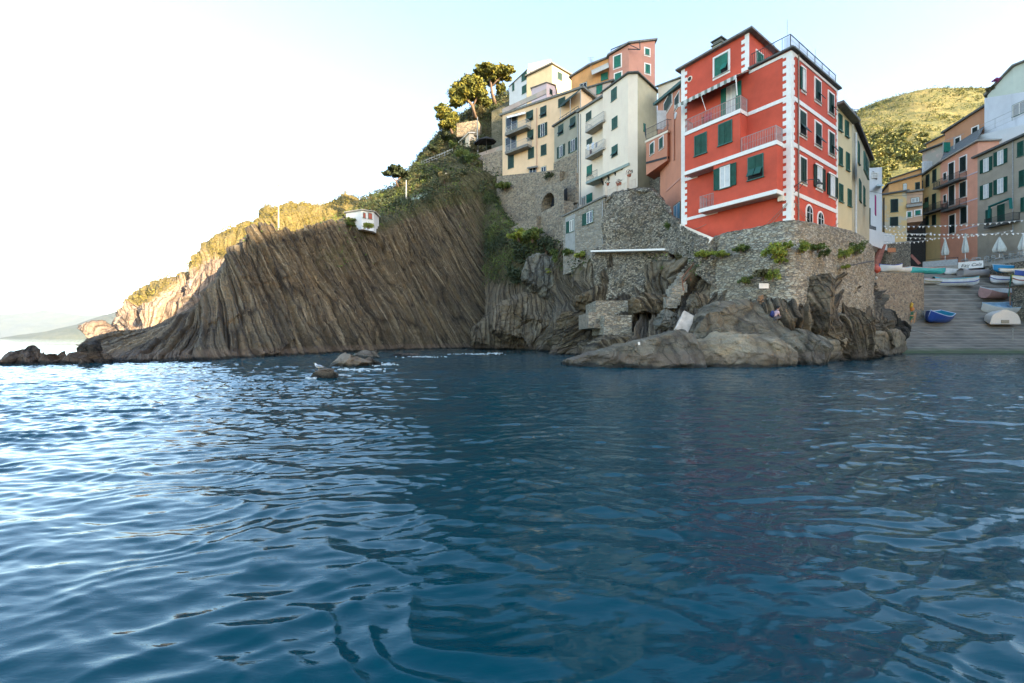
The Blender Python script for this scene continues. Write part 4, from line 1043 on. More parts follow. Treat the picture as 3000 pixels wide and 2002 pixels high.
    windows(r, f, [(2822, 481, 17, 42), (2822, 556, 17, 43), (2824, 632, 17, 46), (2788, 503, 14, 50), (2789, 573, 15, 56), (2790, 657, 15, 52)], G_BLK, .12); windows(r, f, [(2769, 517, 7, 18), (2769, 583, 6, 20)], G_BLK, .1)
    balcony(r, f, 2732, 553, 2811, 530, 1.0, .25, M_IRON, 1.0, M_SLATE); balcony(r, f, 2756, 624, 2811, 605, 1.0, .25, M_IRON, 1.0, M_SLATE)
    for px, py in ((2838, 514), (2838, 590), (2838, 668)):
        t_, z_ = f.sz(px, py); MB().box(f.pt((f.sD(2812)[0] + f.L) / 2, z_, .02), (f.L - f.sD(2812)[0], .05, .16), f.ax).build('string_course', M_PALEPINK, r)
    # slate roof and upper storey above the salmon house
    r, (f,) = building('orange_upper_house', 'orange upper house with white framed window behind the salmon roof', [(2768, 73.5), (2884, 67.5)], [390, 314], 475, 6, stucco((.55, .26, .13), .12, .3, None, 'orange_render'), roof=(.4, .3), group=G2)
    windows(r, f, [(2857, 388, 14, 28), (2806, 416, 12, 22)], G_BLK, .15)
    p = [P(2757, 470, 68.1), P(2862, 412, 62.2), P(2884, 372, 67.2), P(2774, 440, 73)]
    MB().prism(p, [q + Vector((0, 0, .15)) for q in p]).build('lower_roof', M_SLATE, r)
    MB().box(P(2773, 432, 69.4), (.95, .3, 1.5)).build('roof_hatch', G_TEAL, r); MB().bar(P(2763, 452, 68.9), P(2763, 415, 68.9), .08).bar(P(2795, 437, 67.2), P(2795, 402, 67.2), .1).bar(P(2763, 415, 68.9), P(2824, 392, 66), .05).build('pergola', M_GREYP, r)
    r, (f,) = building('peeling_house', 'patchy peeling pink house front behind the mustard house', [(2702, 77), (2762, 74)], [447, 424], 530, 5, M_PEEL, roof=(.5, .2), group=G2)
    tag(MB().box(P(2716, 490, 74.2), (1.5, .3, 1.9)).build('sheet', M_CURT), 'white sheet hung out below the peeling house', 'sheet')
    building('orange_corner_house', 'small orange house top left of the orange upper house', [(2714, 85), (2776, 81)], [424, 393], 480, 5, M_ORANGE, roof=(.3, .2), group=G2)
    # grey house at the right edge
    r, (f,) = building('grey_house', 'dark grey house with green shutters and teal awning frame at the right edge', [cg, ce], [462, 366], 775, 8, M_GREYH, roof=(.5, .25), roofmat=M_SLATE, group=G2)
    windows(r, f, [(2890, 484, 36, 40, 'open', G_MID, M_CURT), (2932, 462, 40, 42, 'open', G_MID, M_CURT), (2890, 561, 36, 42, 'open', G_MID, M_CURT), (2932, 545, 40, 44, 'open', G_MID, M_CURT),
                   (2990, 437, 16, 42), (2994, 523, 14, 46), (2897, 635, 16, 40), (2933, 624, 19, 48), (2996, 600, 8, 40)], G_MID)
    pipe(r, f, 2969, 415, 690, .07, M_GREYP)
    fo = f.shift(.8); a, b_, c_ = fo.at(2899, 606), fo.at(2960, 581), fo.at(2962, 612)
    MB().bar(a, b_, .45, .12).bar(b_, c_, .35, .1).bar(a, fo.at(2897, 640), .3, .08).build('awning', plain((.01, .16, .14), .8, .2), r)
    balcony(r, f, 2882, 668, 2968, 652, .9, .25, M_IRON, 1.0, M_SLATE)
    # white terrace house above
    r, (f,) = building('white_terrace_house', 'white house with parapet terrace and railings above the grey house', [(2862, 65), (3080, 56.6)], [398, 345], 480, 3, M_WHITE, roof=None, group=G2)
    z0 = f.at(2865, 398).z; railing(r, [f.pt(.2, z0, -.1), f.pt(f.L * .5, z0 + .2, -.1), f.pt(f.L - .2, z0 + .6, -.1)], 1.4, M_GREYP, 1.6)
    r, (f,) = building('stained_white_house', 'white stained house wall behind the parapet terrace', [(2884, 66.6), (3085, 58.5)], [288, 256], 440, 7, stucco((.66, .67, .68), .1, .5, None, 'stained_white_render'), roof=None, group=G2)
    window(r, f, 2987, 318, 40, 34, 'glass', None, None, M_GREYP)
    building('pale_green_house', 'pale green house at the top right with a steep dark roof edge and pink flowers', [(2893, 77), (2968, 74), (3080, 71)], [280, 197, 150], 330, 5, M_PALEGREEN, roof=(.4, .3), roofmat=M_SLATE2, group=G2)
    # terrace bar
    dk = thing('bar_terrace', 'bar terrace deck on dark piers above the stored boats', 'terrace', tuple(P(2800, 800, 62)))
    z = 11.6
    pl = [P(2700, 0, 62.5), P(2884, 0, 58.2), P(3070, 0, 52), P(3090, 0, 58), P(2700, 0, 76)]
    MB().prism([(p.x, p.y, z - .45) for p in pl], [(p.x, p.y, z) for p in pl]).build('deck', M_CONC, dk)
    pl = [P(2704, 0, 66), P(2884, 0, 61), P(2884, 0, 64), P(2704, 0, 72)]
    MB().prism([(p.x, p.y, z - 4) for p in pl], [(p.x, p.y, z - .46) for p in pl]).build('rear_wall', M_BLACK, dk)  # black block puts the shade under the deck into its colour
    for px, D in ((2806, 60.4), (2884, 58.8)): MB().bar(P(px, 860, D), (P(px, 0, D).x, D, z - .3), .4).build('pillar', M_SLATE, dk)
    m = MB().bar(P(2845, 830, 59.6), P(2845, 770, 59.6), .15).build('post', M_GREYP, dk)
    a, b_ = P(2703, 0, 62.3), P(2806, 0, 60.0); a.z = b_.z = z
    MB().bar(a + Vector((0, 0, .45)), b_ + Vector((0, 0, .45)), .06, .85).build('parapet_screen', plain((.38, .39, .38), .8, .2), dk)
    railing(dk, [a, b_], 1.1, M_BLACK, 3)
    a, b_ = P(2807, 0, 59.9), P(2881, 0, 58.2); a.z = b_.z = z - .12
    sg = thing('banner', 'white banner with small black lettering on the terrace edge', 'banner', tuple((a + b_) / 2))
    MB().bar(a, b_, .06, .95).build('panel', M_TRIM, sg)
    fb = Fac((a.x, a.y), (b_.x, b_.y), .045)
    for txt, t in (('Eau', .25), ('Cala', fb.L - 1.15)):
        cu = bpy.data.curves.new('lettering', 'FONT'); cu.body = txt; cu.size = .55; cu.extrude = .01; cu.shear = .3
        o = bpy.data.objects.new('lettering', cu); C.objects.link(o); bpy.context.view_layer.update()
        lm = bpy.data.meshes.new_from_object(o.evaluated_get(bpy.context.evaluated_depsgraph_get())); bpy.data.objects.remove(o)
        lm.materials.clear(); o = link('lettering', lm, M_BLACK, sg)
        p = fb.pt(t, a.z - .18, 0) - BASE[sg.name]; o.location = p
        o.rotation_euler = (R(90), 0, math.atan2(fb.d.y, fb.d.x))
    # stone side of the deck, right part
    a, b_ = P(2886, 0, 58.1), P(3075, 0, 51.9); f = Fac((a.x, a.y), (b_.x, b_.y))
    tag(MB().box(f.pt(f.L / 2, z - 2.6, -.4), (f.L, .8, 4.3), f.ax).build('terrace_wall', M_STONE_DK), 'dark rubble wall below the right half of the bar terrace', 'wall')
    f = Fac((a.x, a.y), (b_.x, b_.y), -.2)
    rl = railing(None, [f.pt(0, z, 0), f.pt(f.L, z, 0)], 1.0, M_GREYP, 1.4, name='terrace_railing'); tag(rl, 'grey metal railing along the right half of the bar terrace', 'railing')
    return z
ZT = right_village()
# ------------------------------------------------------------------ rocks under the houses
def prom_cols():
    spec = [
        (1420, 65, [(940, 68), (860, 71), (760, 75), (640, 80), (560, 86)]),
        (1480, 61, [(950, 63), (890, 66), (800, 68), (720, 71), (650, 74)]),
        (1540, 57, [(950, 58.5), (890, 61), (800, 63.5), (720, 66), (690, 68)]),
        (1600, 51, [(950, 54), (890, 57), (800, 60), (740, 62), (705, 64)]),
        (1660, 42, [(970, 45.5), (910, 49), (840, 52), (770, 52.5), (728, 53)]),
        (1720, 35, [(980, 39), (920, 43), (860, 45.5), (800, 46), (745, 47)]),
        (1800, 29, [(1000, 32), (950, 36), (905, 38.5), (870, 41), (760, 43.5)]),
        (1880, 26.2, [(1010, 29), (960, 32.5), (905, 36.5), (865, 39), (760, 41.5)]),
        (1960, 25.2, [(1010, 27.5), (960, 30.5), (905, 34), (850, 36.5), (760, 39)]),
        (2040, 25.2, [(1010, 27), (960, 28.8), (910, 31), (860, 33.2), (780, 35.5)]),
        (2120, 25.4, [(1010, 26.4), (960, 27.6), (910, 29.5), (880, 31), (800, 33.5)]),
        (2200, 25.8, [(1010, 26.6), (960, 27.3), (910, 28.4), (880, 29.6), (800, 32)]),
        (2280, 26.3, [(1010, 26.9), (960, 27.3), (910, 27.9), (880, 28.6), (800, 31)]),
        (2345, 27.0, [(1010, 27.3), (950, 27.6), (900, 27.9), (860, 28.8), (820, 31.5)]),
        (2410, 28.6, [(1000, 28.8), (930, 29.2), (880, 29.8), (840, 31.4), (800, 34)]),
        (2480, 31.0, [(990, 31.2), (930, 31.8), (880, 32.6), (840, 34.5), (800, 37)]),
        (2540, 34.0, [(980, 34.2), (930, 34.9), (880, 36), (840, 38), (800, 41)]),
        (2600, 40.0, [(985, 41), (950, 42), (920, 44), (890, 46), (860, 50)]),
    ]
    cols = []
    for px, D0, l in spec:
        c = [(px, wl(D0 - .5, -2.5), D0 - .5), (px, wl(D0), D0)] + [(px, y, D) for y, D in l]
        py, D = l[-1]; c += [(px, py + 30, D + 8), (px, py + 400, D + 10)]
        cols.append(c)
    return rows_from(cols)
def prom_theta(A, Z, G):
    px = G[..., 0] / G[..., 1] * F + CX
    return R(125) - R(62) * smooth(1700, 2050, px) + R(10) * np.sin(Z * .5)
def prom_veg(A, Z, G):
    px = G[..., 0] / G[..., 1] * F + CX; py = HY - (Z - CH) / G[..., 1] * F
    n = fbm(px / 50, py / 50, 0, 3, 44)
    v = smooth(1640, 1560, px) * smooth(900, 740, py) * 1.0 + smooth(860, 740, py) * .45 * (px < 2060)
    return np.clip(v + n * .25 * (v > .02), 0, 1)
def prom_mask(A, Z, G):
    return .25 + .75 * smooth(75, 35, G[..., 1]) * (1 - prom_veg(A, Z, G) * .5)
_, GP, NP_ = sheet('promontory', prom_cols(), 900, 260, M_ROCKBROWN, prom_theta, 31, ((2.1, .42), (.8, .24), (.33, .11)), (.75, 3.4), .06, prom_veg, None, prom_mask,
      'rough rocks at the foot of the village', warp=1.0)

def boulder(name, label, px, ytop, D, rx, ry, ht, mat, tilt=0.0, yaw=0.0, seed=0, beds=None, e=2.3, lump=.16, zb=-0.5, group=None, n=150, m=100, cat='rock', fine=.028, facets=14):
    """rock of half widths rx, ry whose top shows at pixel row ytop and which reaches ht below it"""
    ztop = P(px, ytop, D).z; rz = ht / 2; c = np.array([P(px, 0, D).x, D, ztop - rz])
    th = np.linspace(0, np.pi, m)[:, None]; ph = np.linspace(0, 2 * np.pi, n)[None, :]
    sp = lambda v: np.sign(v) * np.abs(v) ** (2 / e)
    x = sp(np.sin(th)) * sp(np.cos(ph)); y = sp(np.sin(th)) * sp(np.sin(ph)); z = sp(np.cos(th)) + 0 * ph
    x, y, z = np.broadcast_arrays(x, y, z)
    k = 1 + lump * fbm(x * 1.3 + seed, y * 1.3, z * 1.3, 5, seed, .55)
    X, Y, Z = x * rx * k, y * ry * k, z * rz * k
    rs = np.random.RandomState(seed + 300)
    for _ in range(int(facets)):
        d = rs.normal(size=3); d /= np.linalg.norm(d); cut = rs.uniform(.62, .9); dd = x * k * d[0] + y * k * d[1] + z * k * d[2]; ex = np.clip(dd - cut, 0, None) * .88
        X, Y, Z = X - ex * d[0] * rx, Y - ex * d[1] * ry, Z - ex * d[2] * rz
    a = beds[0] if beds else R(75)
    s = X * math.sin(a) + Z * math.cos(a) + .25 * Y; t = -X * math.cos(a) + Z * math.sin(a)
    if beds:
        h = 0
        for i, (w, am) in enumerate(((beds[1], beds[2]), (beds[1] * .4, beds[2] * .45))):
            q = s / w + .3 * vn(s / w * .5, t * .2, 0, seed); kk = np.floor(q); f = q - kk
            h = h + am * np.tanh(3 * vn(kk * 5.3 + .5, t * .35, .5, seed + i)) - am * .7 * np.exp(-np.minimum(f, 1 - f) * w / .06)
        X = X * (1 + h / rx); Y = Y * (1 + h / ry); Z = Z * (1 + h / rz)
    fr = fine * 2.5 * fbm(X * 3, Y * 3, Z * 3, 3, seed + 3) 
    X, Y, Z = X + fr, Y + fr, Z + fr
    ct, st_ = math.cos(tilt), math.sin(tilt); X, Z = X * ct + Z * st_, -X * st_ + Z * ct
    cy, sy = math.cos(yaw), math.sin(yaw); X, Y = X * cy - Y * sy, X * sy + Y * cy
    V = np.stack([X, Y, Z], -1).reshape(-1, 3)
    me = np_mesh(name, V, grid_quads(m, n)[:, ::-1], False, {'st': np.stack([s, t, s * 0], -1).reshape(-1, 3), 'veg': np.zeros(V.shape[0])})
    o = link(name, me, mat); o.location = c
    return tag(o, label, cat, group)
M_ROCKSMOOTH = rock_mat('smooth_dark_rock', (0.055, 0.047, 0.034), (0.175, 0.152, 0.105), (0.38, 0.33, 0.235), strength=.8, asp=9, crack=.55)
M_ROCKTAN = rock_mat('smooth_tan_rock', (0.12, 0.095, 0.056), (0.33, 0.265, 0.165), (0.50, 0.42, 0.29), strength=.6, asp=9, crack=.4)
M_ROCKDK = rock_mat('wet_and_shade_black_rock', (0.02, 0.019, 0.016), (0.055, 0.05, 0.04), (0.10, 0.09, 0.07))
boulder('boulder', 'broad dark sloping boulder at the water in front of the pale tilted slab', 1865, 960, 26.3, 4.8, 3.6, 5.2, M_ROCKSMOOTH, R(-4), 0, 5, (R(80), 1.3, .05), 2.3, .12, facets=6)
boulder('boulder', 'dark rock foot under the stepped masonry pier', 1790, 958, 31.6, 2.3, 1.5, 3.4, M_ROCK, R(-10), 0, 43, (R(60), .5, .08), 2.3, .18, facets=9)
boulder('boulder', 'smooth tan boulder at the water right of the broad dark boulder', 2160, 978, 25.6, 3.0, 2.2, 3.9, M_ROCKTAN, R(9), 0, 8, None, 2.5, .14, facets=3)
boulder('boulder', 'large rounded rock the seated person sits on', 2175, 888, 27.6, 3.5, 2.1, 5.4, M_ROCKSMOOTH, R(6), 0, 12, (R(60), 1.0, .06), 2.5, .13, facets=5)
boulder('boulder', 'striated black rock shoulder below the wall, right of the seated person', 2330, 950, 26.7, 1.8, 1.6, 5.0, M_ROCKSMOOTH, R(18), 0, 14, (R(55), .5, .10), 2.2, .15, facets=5)
boulder('boulder', 'folded brown rock bulging from the right end of the stone bastion', 2395, 790, 29.3, 1.25, 1.2, 5.6, M_ROCKBROWN, R(8), 0, 15, (R(60), .7, .12), 2.2, .2)
boulder('boulder', 'ribbed rock buttress at the right corner below the bastion', 2485, 860, 31.6, 1.6, 1.2, 6, M_ROCK, R(12), 0, 16, (R(65), .5, .14), 2.2, .18)
boulder('boulder', 'ribbed slab ridge running down left from the dark conglomerate wall', 1668, 880, 43, 1.9, 1.6, 6.8, M_ROCK, R(28), 0, 18, (R(125), .6, .13), 2.4, .14)
boulder('boulder', 'upper ribbed rock ridge below the conglomerate wall', 1745, 838, 43.5, 2.4, 1.5, 3.6, M_ROCK, R(-30), 0, 19, (R(130), .5, .12), 2.4, .14)
boulder('boulder', 'dark bedded slab face above the pale tilted slab', 1910, 862, 35.4, 2.6, 1.8, 3.2, M_ROCK, R(4), 0, 20, (R(55), .6, .12), 2.6, .12)
boulder('boulder', 'brown rock mass between the cliff and the ribbed ridge', 1545, 850, 57, 5.0, 3.5, 9, M_ROCKBROWN, R(-22), 0, 22, (R(120), 1.2, .2), 2.3, .2)
boulder('boulder', 'brown rock toe sloping into the water where the cliff ends', 1478, 888, 61, 5.2, 3.2, 7.5, M_ROCKBROWN, R(-38), 0, 41, (R(125), 1.0, .15), 2.3, .2, facets=8)
boulder('boulder', 'pale upright crag among green shrubs under the arch', 1580, 738, 58, 2.6, 2.0, 6.5, M_ROCKBLUE, R(4), 0, 23, (R(90), .8, .15), 2.6, .18)
boulder('boulder', 'blue grey angular rock beside the pale tilted slab', 1955, 914, 30.5, .78, .7, 1.5, M_ROCKBLUE, R(20), .5, 24, None, 3.2, .2)
boulder('boulder', 'dark rock lump standing in for the shaded hollow at the foot of the harbour wall', 2610, 905, 44.5, 1.6, 1.0, 4.0, M_ROCKDK, R(5), 0, 26, (R(70), .6, .1), 2.3, .2)  # added lump, its dark colour stands in for the shade of a recess
boulder('boulder', 'cracked rock crag between the bastion and the stair', 2035, 845, 32.0, .9, .8, 2.6, M_ROCKBROWN, R(14), 0, 27, (R(60), .35, .07), 2.3, .16)
# long ledge at the slipway corner
lr = []
for px, D, yt in ((2330, 26.6, 1030), (2370, 27.2, 1008), (2430, 28.8, 1000), (2500, 31.6, 988), (2570, 35.8, 976), (2625, 40.5, 970), (2655, 44.5, 985)):
    lr.append([(px, wl(D + .2, -1.0), D + .2), (px, wl(D, .05), D), (px, (wl(D) + yt) / 2 + 4, D - .35), (px, yt + 6, D - .25), (px, yt, D + .3), (px, yt - 2, D + 2.2), (px, yt + 60, D + 3)])
sheet('rock_ledge', rows_from(lr), 300, 70, M_ROCKTAN, R(5), 51, ((.5, .04),), (.12, 1.6), .03, None, None, None, 'long tan rock ledge curving along the water to the slipway', None, 'rock')

G_OUT = 'black rocks at the tip of the point'
for i, (px, yt, rx, lab) in enumerate(((25, 1032, .75, 'low black rock at the left edge of the photo'), (70, 1037, .35, 'smallest black rock, between the left edge rock and the tall dome rock'), (110, 1015, .78, 'tall domed black rock second from the left edge'),
                                      (172, 1013, .72, 'black rock with pointed top in the middle of the row'), (232, 1015, .85, 'squarish black rock joining the row to the cliff'), (268, 985, .8, 'dark jagged rock at the foot of the sunlit headland'))):
    boulder('point_rock', lab, px, yt, 26.6 + i * .2, rx, .8, 2.3 if yt < 1030 else 1.6, M_ROCKDK, R(rnd.uniform(-8, 8)), 0, 60 + i, (R(65), .4, .05), 2.5, .2, group=G_OUT)
for i in range(5):
    boulder('shore_rock', 'small wet rock at the waterline beneath the dark cliff', 290 + i * 62 + rnd.uniform(-15, 15), 1040 + rnd.uniform(-8, 6), 27.6 + i * .55, rnd.uniform(.5, .9), .5, 1.5, M_ROCKDK, R(rnd.uniform(-12, 12)), 0, 80 + i, (R(60), .3, .06), 2.4, .25, group='wet rocks under the cliff', n=40, m=26)
boulder('gull_rock', 'small round rock in the water under the gull', 953, 1073, 17.6, .74, .6, 1.1, M_ROCKSMOOTH, 0, 0, 91, None, 2.2, .12)
boulder('shoal_rock', 'low lichen covered rock just behind the gull rock', 1025, 1036, 24.6, 1.15, .9, 1.5, M_ROCKTAN, R(5), 0, 92, None, 2.3, .2)
boulder('shoal_rock', 'flat jagged rock tail right of the lichen covered rock', 1090, 1048, 25.2, .62, .5, .9, M_ROCKBROWN, R(4), 0, 93, (R(70), .3, .05), 2.3, .25)
boulder('shoal_rock', 'blue grey flat rock awash behind the lichen covered rock', 1085, 1026, 35, 1.4, .8, 1.5, M_ROCKBLUE, 0, 0, 94, None, 2.2, .2)
boulder('shoal_rock', 'dark low reef rock farthest right of the shoal', 1165, 1028, 38, 1.8, .8, 1.2, M_ROCKDK, 0, 0, 95, (R(70), .5, .05), 2.2, .3)
# pale tilted slab
c = P(2006, 949, 28.6); ax = (Vector((.86, .05, -.30)).normalized(),)
u = (P(2024, 915, 28.9) - P(1990, 983, 28.1)).normalized(); r_ = (P(2043, 919, 28.6) - P(2005, 910, 28.6)).normalized(); d_ = r_.cross(u).normalized(); r_ = u.cross(d_)
me = MB().box(c, (.86, .34, 1.62), (r_, d_, u)).build('stone_slab', plain((.52, .44, .36), .9, .25, 0, 2.5))
bv = me.modifiers.new('bevel', 'BEVEL'); bv.width = .07; bv.segments = 3; sb = me.modifiers.new('sub', 'SUBSURF'); sb.subdivision_type = 'SIMPLE'; sb.levels = sb.render_levels = 3
tx = bpy.data.textures.new('slab_relief', 'CLOUDS'); tx.noise_scale = .35; dm = me.modifiers.new('relief', 'DISPLACE'); dm.texture = tx; dm.strength = .07; dm.texture_coords = 'LOCAL'
tag(me, 'pale rectangular stone slab leaning tilted among the dark boulders', 'stone slab')

# ------------------------------------------------------------------ masonry
def wallsheet(name, label, cols, mat, nu=260, nv=90, cat='wall', lump=(.10, 1.5), rough=.05, seed=0, thick=1.0):
    rows = []
    for px, D, yt, yb, batter in cols:
        rows.append([(px, yb, D - batter), (px, (yt + yb * 2) / 3, D - batter * .66), (px, (yt * 2 + yb) / 3, D - batter * .33), (px, yt + 4, D), (px, yt, D + .12), (px, yt - 1, D + thick), (px, yt + 60, D + thick + .1)])
    return sheet(name, rows_from(rows), nu, nv, mat, R(90), seed, (), lump, rough, None, None, None, label, None, cat)
wallsheet('bastion_wall', 'curved coursed stone bastion wall carrying the red house', [(2042, 34.6, 745, 900, 1.0), (2068, 34.0, 716, 905, 1.0), (2090, 33.4, 701, 910, 1.0), (2135, 32.2, 684, 910, 1.0), (2200, 30.8, 674, 915, 1.0), (2260, 29.6, 660, 920, .9),
    (2310, 28.9, 651, 925, .8), (2345, 28.9, 652, 930, .7), (2390, 30.1, 661, 940, .7), (2440, 31.6, 670, 950, .7), (2490, 33.3, 683, 960, .8), (2530, 35.0, 702, 965, .8), (2552, 37.0, 724, 970, .8), (2562, 41, 745, 970, .6)], M_STONE_RED, 420, 130, seed=3)
wallsheet('rubble_wall', 'rough pebbly stone wall mass between the stone house and the red house', [(1762, 44.2, 588, 740, .8), (1800, 43.4, 572, 740, .8), (1850, 42.4, 562, 742, .8), (1888, 41.6, 556, 742, .8), (1915, 41.0, 562, 742, .8), (1945, 40.2, 592, 742, .8),
    (1975, 38.2, 640, 745, .8), (2000, 35.9, 664, 760, .6), (2040, 34.3, 686, 800, .6), (2075, 33.3, 706, 830, .6), (2098, 33.0, 725, 850, .5)], M_STONE_DK, 260, 110, lump=(.35, 2.2), rough=.12, seed=4)
wallsheet('conglomerate_wall', 'dark pebbly wall below the white ledge', [(1738, 44.0, 742, 880, .6), (1780, 42.8, 738, 880, .9), (1850, 41.0, 736, 885, 1.0), (1920, 39.4, 737, 880, 1.0), (1958, 38.4, 742, 880, .9), (1985, 38.0, 790, 880, .9)], M_STONE_DK, 220, 90, lump=(.3, 2.0), rough=.12, seed=6)
a, b_ = P(1738, 738, 43.4), P(1955, 733, 38.0)
tag(MB().bar(a, b_, .9, .16).build('stone_ledge', M_TRIM), 'thin white ledge slab along the top of the dark pebbly wall', 'ledge')
# ramp strip below the red wall
ps = [P(1992, 656, 36.4), P(2090, 697, 33.0), P(2074, 716, 33.1), P(1992, 676, 36.3)]
tag(MB().prism(ps, [p + Vector((.3, .5, 0)) for p in ps]).build('stair_parapet', M_CREAMW), 'pale sloping stair parapet at the foot of the red wall', 'parapet')
# masonry pier blocks by the water
def block(px0, px1, y0, y1, D, dep, mat, nm, lab):
    a, b_ = P(px0, y1, D), P(px1, y0, D)
    o = MB().box(((a.x + b_.x) / 2, D + dep / 2, (a.z + b_.z) / 2), (b_.x - a.x, dep, b_.z - a.z)).build(nm, mat); return tag(o, lab, 'masonry')
pr = thing('masonry_pier', 'stepped stone masonry pier above the broad dark boulder', 'pier', tuple(P(1790, 945, 35)))
for (x0, x1, y0, y1, D, dep, mt) in ((1746, 1840, 881, 940, 36.0, 5, M_STONE_RED), (1724, 1782, 916, 962, 34.2, 5, M_STONE_TAN), (1770, 1851, 924, 982, 32.8, 5, M_STONE_RED)):
    a, b_ = P(x0, y1, D), P(x1, y0, D); MB().box(((a.x + b_.x) / 2, D + dep / 2, (a.z + b_.z) / 2), (b_.x - a.x, dep, b_.z - a.z)).build('course', mt, pr)
# stair and hand rail
st_ = thing('rock_stair', 'worn stone stair climbing from the rocks to the bastion', 'stair', tuple(P(1960, 880, 34)))
m = MB(); N_ = 13
for i in range(N_):
    k = i / (N_ - 1); p = P(1966 + 58 * k, 880 - 108 * k, 33.2 + 1.8 * k); m.box(p - Vector((.05 * math.sin(i * 2.1), -.5, .30)), (.85 + .2 * math.sin(i * 1.7), 1.3, .62))
m.build('steps', M_STONE_GR, st_)
hr = thing('stair_handrail', 'rusty brown handrail beside the rock stair', 'handrail', tuple(P(2002, 850, 33)))
m = MB(); a0, a1 = P(1998, 814, 33.2), P(2046, 756, 34.4); b0, b1 = P(2001, 828, 33.2), P(2046, 774, 34.4)
m.bar(a0, a1, .06).bar(b0, b1, .05).bar(a0, P(2002, 852, 33.2), .06).bar(a1, P(2047, 790, 34.4), .06).bar(a0.lerp(a1, .5), b0.lerp(b1, .5) - Vector((0, 0, .6)), .05)
m.build('rail', plain((.22, .09, .045), .7, .3), hr)

# ------------------------------------------------------------------ slipway and quay
SLIP = [(40.5, -1.3), (43.0, -0.05), (46.5, 1.45), (49.3, 2.97), (51.8, 4.67), (54, 6.5), (56, 8.5), (58, 9.7), (60.5, 10.6), (70, 10.9), (100, 15)]
def slipD(py):
    for D in np.arange(43, 64, .05):
        if CH + (HY - py) / F * D <= np.interp(D, [p[0] for p in SLIP], [p[1] for p in SLIP]): return float(D)
    return 60.0
def slip():
    prof = SLIP
    xs = np.linspace(34, 90, 260); ds = np.concatenate([np.linspace(40.5, 64, 420), np.linspace(64.3, 100, 40)])
    X, D = np.meshgrid(xs, ds); Z = np.interp(D, [p[0] for p in prof], [p[1] for p in prof])
    k = np.floor(D / .62); f = D / .62 - k
    Z = Z + (.05 * vn(k * 3.7, 0.5, 0, 5) + .035 * (f > .86)) * (D < 60) + .03 * fbm(X * .8, D * .8, 0, 3, 6)
    me = np_mesh('slipway', np.stack([X, D, Z], -1).reshape(-1, 3), grid_quads(*X.shape), False)
    t = NT('slipway_boards'); co_ = t.coord()
    sp = t.n('ShaderNodeSeparateXYZ'); t.l(co_, sp.inputs[0])
    row = t.math('FLOOR', t.math('DIVIDE', sp.outputs[1], .62)); fr = t.math('FRACT', t.math('DIVIDE', sp.outputs[1], .62))
    cmb = t.n('ShaderNodeCombineXYZ'); t.l(row, cmb.inputs[1]); t.l(t.math('MULTIPLY', sp.outputs[0], .12), cmb.inputs[0])
    rn = t.noise(cmb.outputs[0], 3.7, 2); nz = t.noise(t.mapv(co_, (.3, 3, 3)), 2.2, 5, .65)
    c = t.mix(t.ramp(rn, [(.3, 0.0), (.7, 1.0)]), (.13, .11, .083), (.30, .255, .19)); c = t.mix(t.ramp(nz, [(.35, .7), (.7, 0.0)]), c, (.07, .068, .06))
    edge = t.math('GREATER_THAN', fr, .86); c = t.mix(t.math('MULTIPLY', edge, .5), c, (.36, .33, .27))
    n2 = t.math('ADD', sp.outputs[2], t.math('MULTIPLY', t.noise(co_, .8, 4), .5))
    c = t.mix(t.ramp(n2, [(.15, 0.0), (.25, .85), (.55, .7), (.85, 0.0)]), c, (.035, .07, .012))
    c = t.mix(t.ramp(sp.outputs[2], [(.0, 1.0), (.12, 0.0)]), c, (.02, .022, .02))
    t.bump(nz, .4, .04)
    tag(link('slipway', me, t.done(c, .8)), 'grey boarded slipway rising from the water', None, None, 'structure')
slip()
building('harbour_wall', 'rough tan stone harbour wall left of the slipway', [(2548, 45.5), (2707, 50.8)], [797, 800], 1045, 6.5, M_STONE_TAN, cat='wall', roof=None)
building('quay_wall', 'stone quay wall at the right edge beside the slipway', [(2966, 51), (3110, 46.5)], [838, 828], 1040, 8, M_STONE_DK, cat='wall', roof=(.1, .25), roofmat=M_CONC)
building('lane_wall', 'dark stone wall with cap behind the long turquoise boat', [(2596, 60), (2668, 62.5)], [718, 708], 800, 4, M_STONE_DK, cat='wall', roof=(.15, .12), roofmat=M_CONC)
building('white_ramp_wall', 'white parapet wall of the lane ramp', [(2545, 56), (2622, 62)], [670, 690], 716, 2, M_WHITE, cat='wall', roof=None)
ps = [P(2556, 795, 56), P(2572, 795, 55.8), P(2597, 716, 59), P(2584, 716, 59.5)]
tag(MB().prism(ps, [p + Vector((0, .4, .1)) for p in ps]).build('brick_ramp', plain((.30, .10, .06), .9, .3, 0, 3)), 'red brick sloping ramp edge beside the lane wall', 'ramp')
tag(MB().box(P(2612, 733, 59.7), (1.1, .06, .6)).build('orange_board', plain((.50, .19, .08), .8, .2)), 'orange board on the lane wall', 'board')
tag(MB().prism([P(2664, 748, 63), P(2672, 745, 63), P(2699, 772, 62), P(2690, 776, 62)], [P(2664, 748, 63.4), P(2672, 745, 63.4), P(2699, 772, 62.4), P(2690, 776, 62.4)]).build('stair_stringer', plain((.28, .10, .07), .9, .3)), 'red stair edge going up the dark passage', 'stair')

